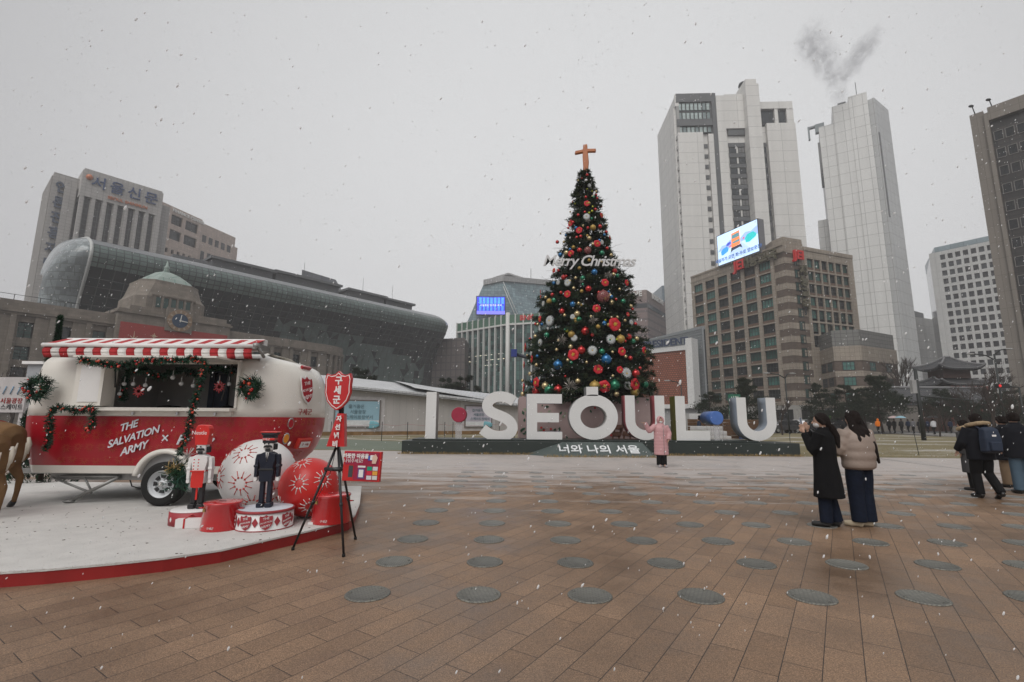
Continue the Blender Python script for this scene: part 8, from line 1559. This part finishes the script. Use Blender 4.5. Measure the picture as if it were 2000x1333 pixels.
def steam():
    """wispy plume: density worked out from the distance to two curved axes inside one box of air"""
    P0 = atY(1640,188,177); b = MB(); b.box(P0.x-13,P0.x+17,P0.y-7,P0.y+7,P0.z-4,P0.z+33)
    mt = bpy.data.materials.new('steam'); mt.use_nodes = True; t = mt.node_tree; t.nodes.clear(); n = t.nodes.new; l = t.links.new; o = n('ShaderNodeOutputMaterial'); pv = n('ShaderNodeVolumePrincipled'); pv.inputs['Color'].default_value = (.55,.55,.57,1)
    tc = n('ShaderNodeTexCoord'); mp = n('ShaderNodeMapping'); mp.inputs['Location'].default_value = (-.6,0,-.5); l(tc.outputs['Object'], mp.inputs['Vector'])
    def M(op, a, b_=None, c=None):
        q = n('ShaderNodeMath'); q.operation = op
        for i, v in enumerate((a, b_, c)):
            if v is None: continue
            if isinstance(v, (int, float)): q.inputs[i].default_value = v
            else: l(v, q.inputs[i])
        return q.outputs[0]
    wn = n('ShaderNodeTexNoise'); wn.inputs['Scale'].default_value = .16; wn.inputs['Detail'].default_value = 3; l(mp.outputs[0], wn.inputs['Vector']); wv = n('ShaderNodeVectorMath'); wv.operation = 'MULTIPLY_ADD'; l(wn.outputs['Color'], wv.inputs[0]); wv.inputs[1].default_value = (9,7,5); l(mp.outputs[0], wv.inputs[2]); w2 = n('ShaderNodeVectorMath'); w2.operation = 'SUBTRACT'; l(wv.outputs[0], w2.inputs[0]); w2.inputs[1].default_value = (4.5,3.5,2.5)
    sx = n('ShaderNodeSeparateXYZ'); l(w2.outputs[0], sx.inputs[0]); X, Y, Z = sx.outputs; s0 = n('ShaderNodeSeparateXYZ'); l(mp.outputs[0], s0.inputs[0]); Z0 = s0.outputs[2]
    def plume(k1, k2, z0, r0, rk, z1):
        zz = M('MAXIMUM', M('SUBTRACT', Z0, z0), 0.); ax = M('ADD', M('MULTIPLY', zz, k1), M('MULTIPLY', M('MULTIPLY', zz, zz), k2)); bx = M('MULTIPLY', Z0, -.13); dx = M('SUBTRACT', X, M('ADD', ax, bx)); r_ = M('ADD', M('MULTIPLY', Z0, rk), r0)
        d = M('SQRT', M('ADD', M('MULTIPLY', dx, dx), M('MULTIPLY', Y, Y))); f = M('SUBTRACT', 1., M('DIVIDE', d, r_)); f = M('MAXIMUM', f, 0.); g = n('ShaderNodeMapRange'); g.inputs['From Min'].default_value = z1-9; g.inputs['From Max'].default_value = z1; g.inputs['To Min'].default_value = 1; g.inputs['To Max'].default_value = 0; l(Z0, g.inputs['Value']); h = n('ShaderNodeMapRange'); h.inputs['From Min'].default_value = z0-.1; h.inputs['From Max'].default_value = z0+1.2; l(Z0, h.inputs['Value']); return M('MULTIPLY', M('MULTIPLY', f, g.outputs[0]), h.outputs[0])
    S_ = M('MAXIMUM', plume(-.06,-.007,-4.,3.8,.20,33), plume(.55,.012,2.,2.2,.22,32))
    nz = n('ShaderNodeTexNoise'); nz.inputs['Scale'].default_value = .34; nz.inputs['Detail'].default_value = 7; nz.inputs['Roughness'].default_value = .66; l(w2.outputs[0], nz.inputs['Vector']); nn = n('ShaderNodeMapRange'); nn.inputs['From Min'].default_value = .40; nn.inputs['From Max'].default_value = .72; l(nz.outputs['Fac'], nn.inputs['Value'])
    l(M('MULTIPLY', M('MULTIPLY', S_, nn.outputs[0]), .40), pv.inputs['Density']); l(pv.outputs[0], o.inputs['Volume'])
    ob = b.build('steam', mt, uv=False, base=P0); struct(ob, 'stuff'); ob['label'] = 'grey steam drifting up from the roof of the tallest white tower'; ob['category'] = 'steam'
steam()
def haze():
    b = MB(); b.box(-640,640,-320,700,-1.2,215); mt = bpy.data.materials.new('haze'); mt.use_nodes = True; t = mt.node_tree; t.nodes.clear(); o = t.nodes.new('ShaderNodeOutputMaterial'); pv = t.nodes.new('ShaderNodeVolumePrincipled'); pv.inputs['Color'].default_value = (.93,.93,.95,1); pv.inputs['Density'].default_value = .0007; pv.inputs['Anisotropy'].default_value = 0; t.links.new(pv.outputs[0], o.inputs['Volume']); ob = b.build('haze', mt, uv=False); struct(ob, 'stuff')
haze()
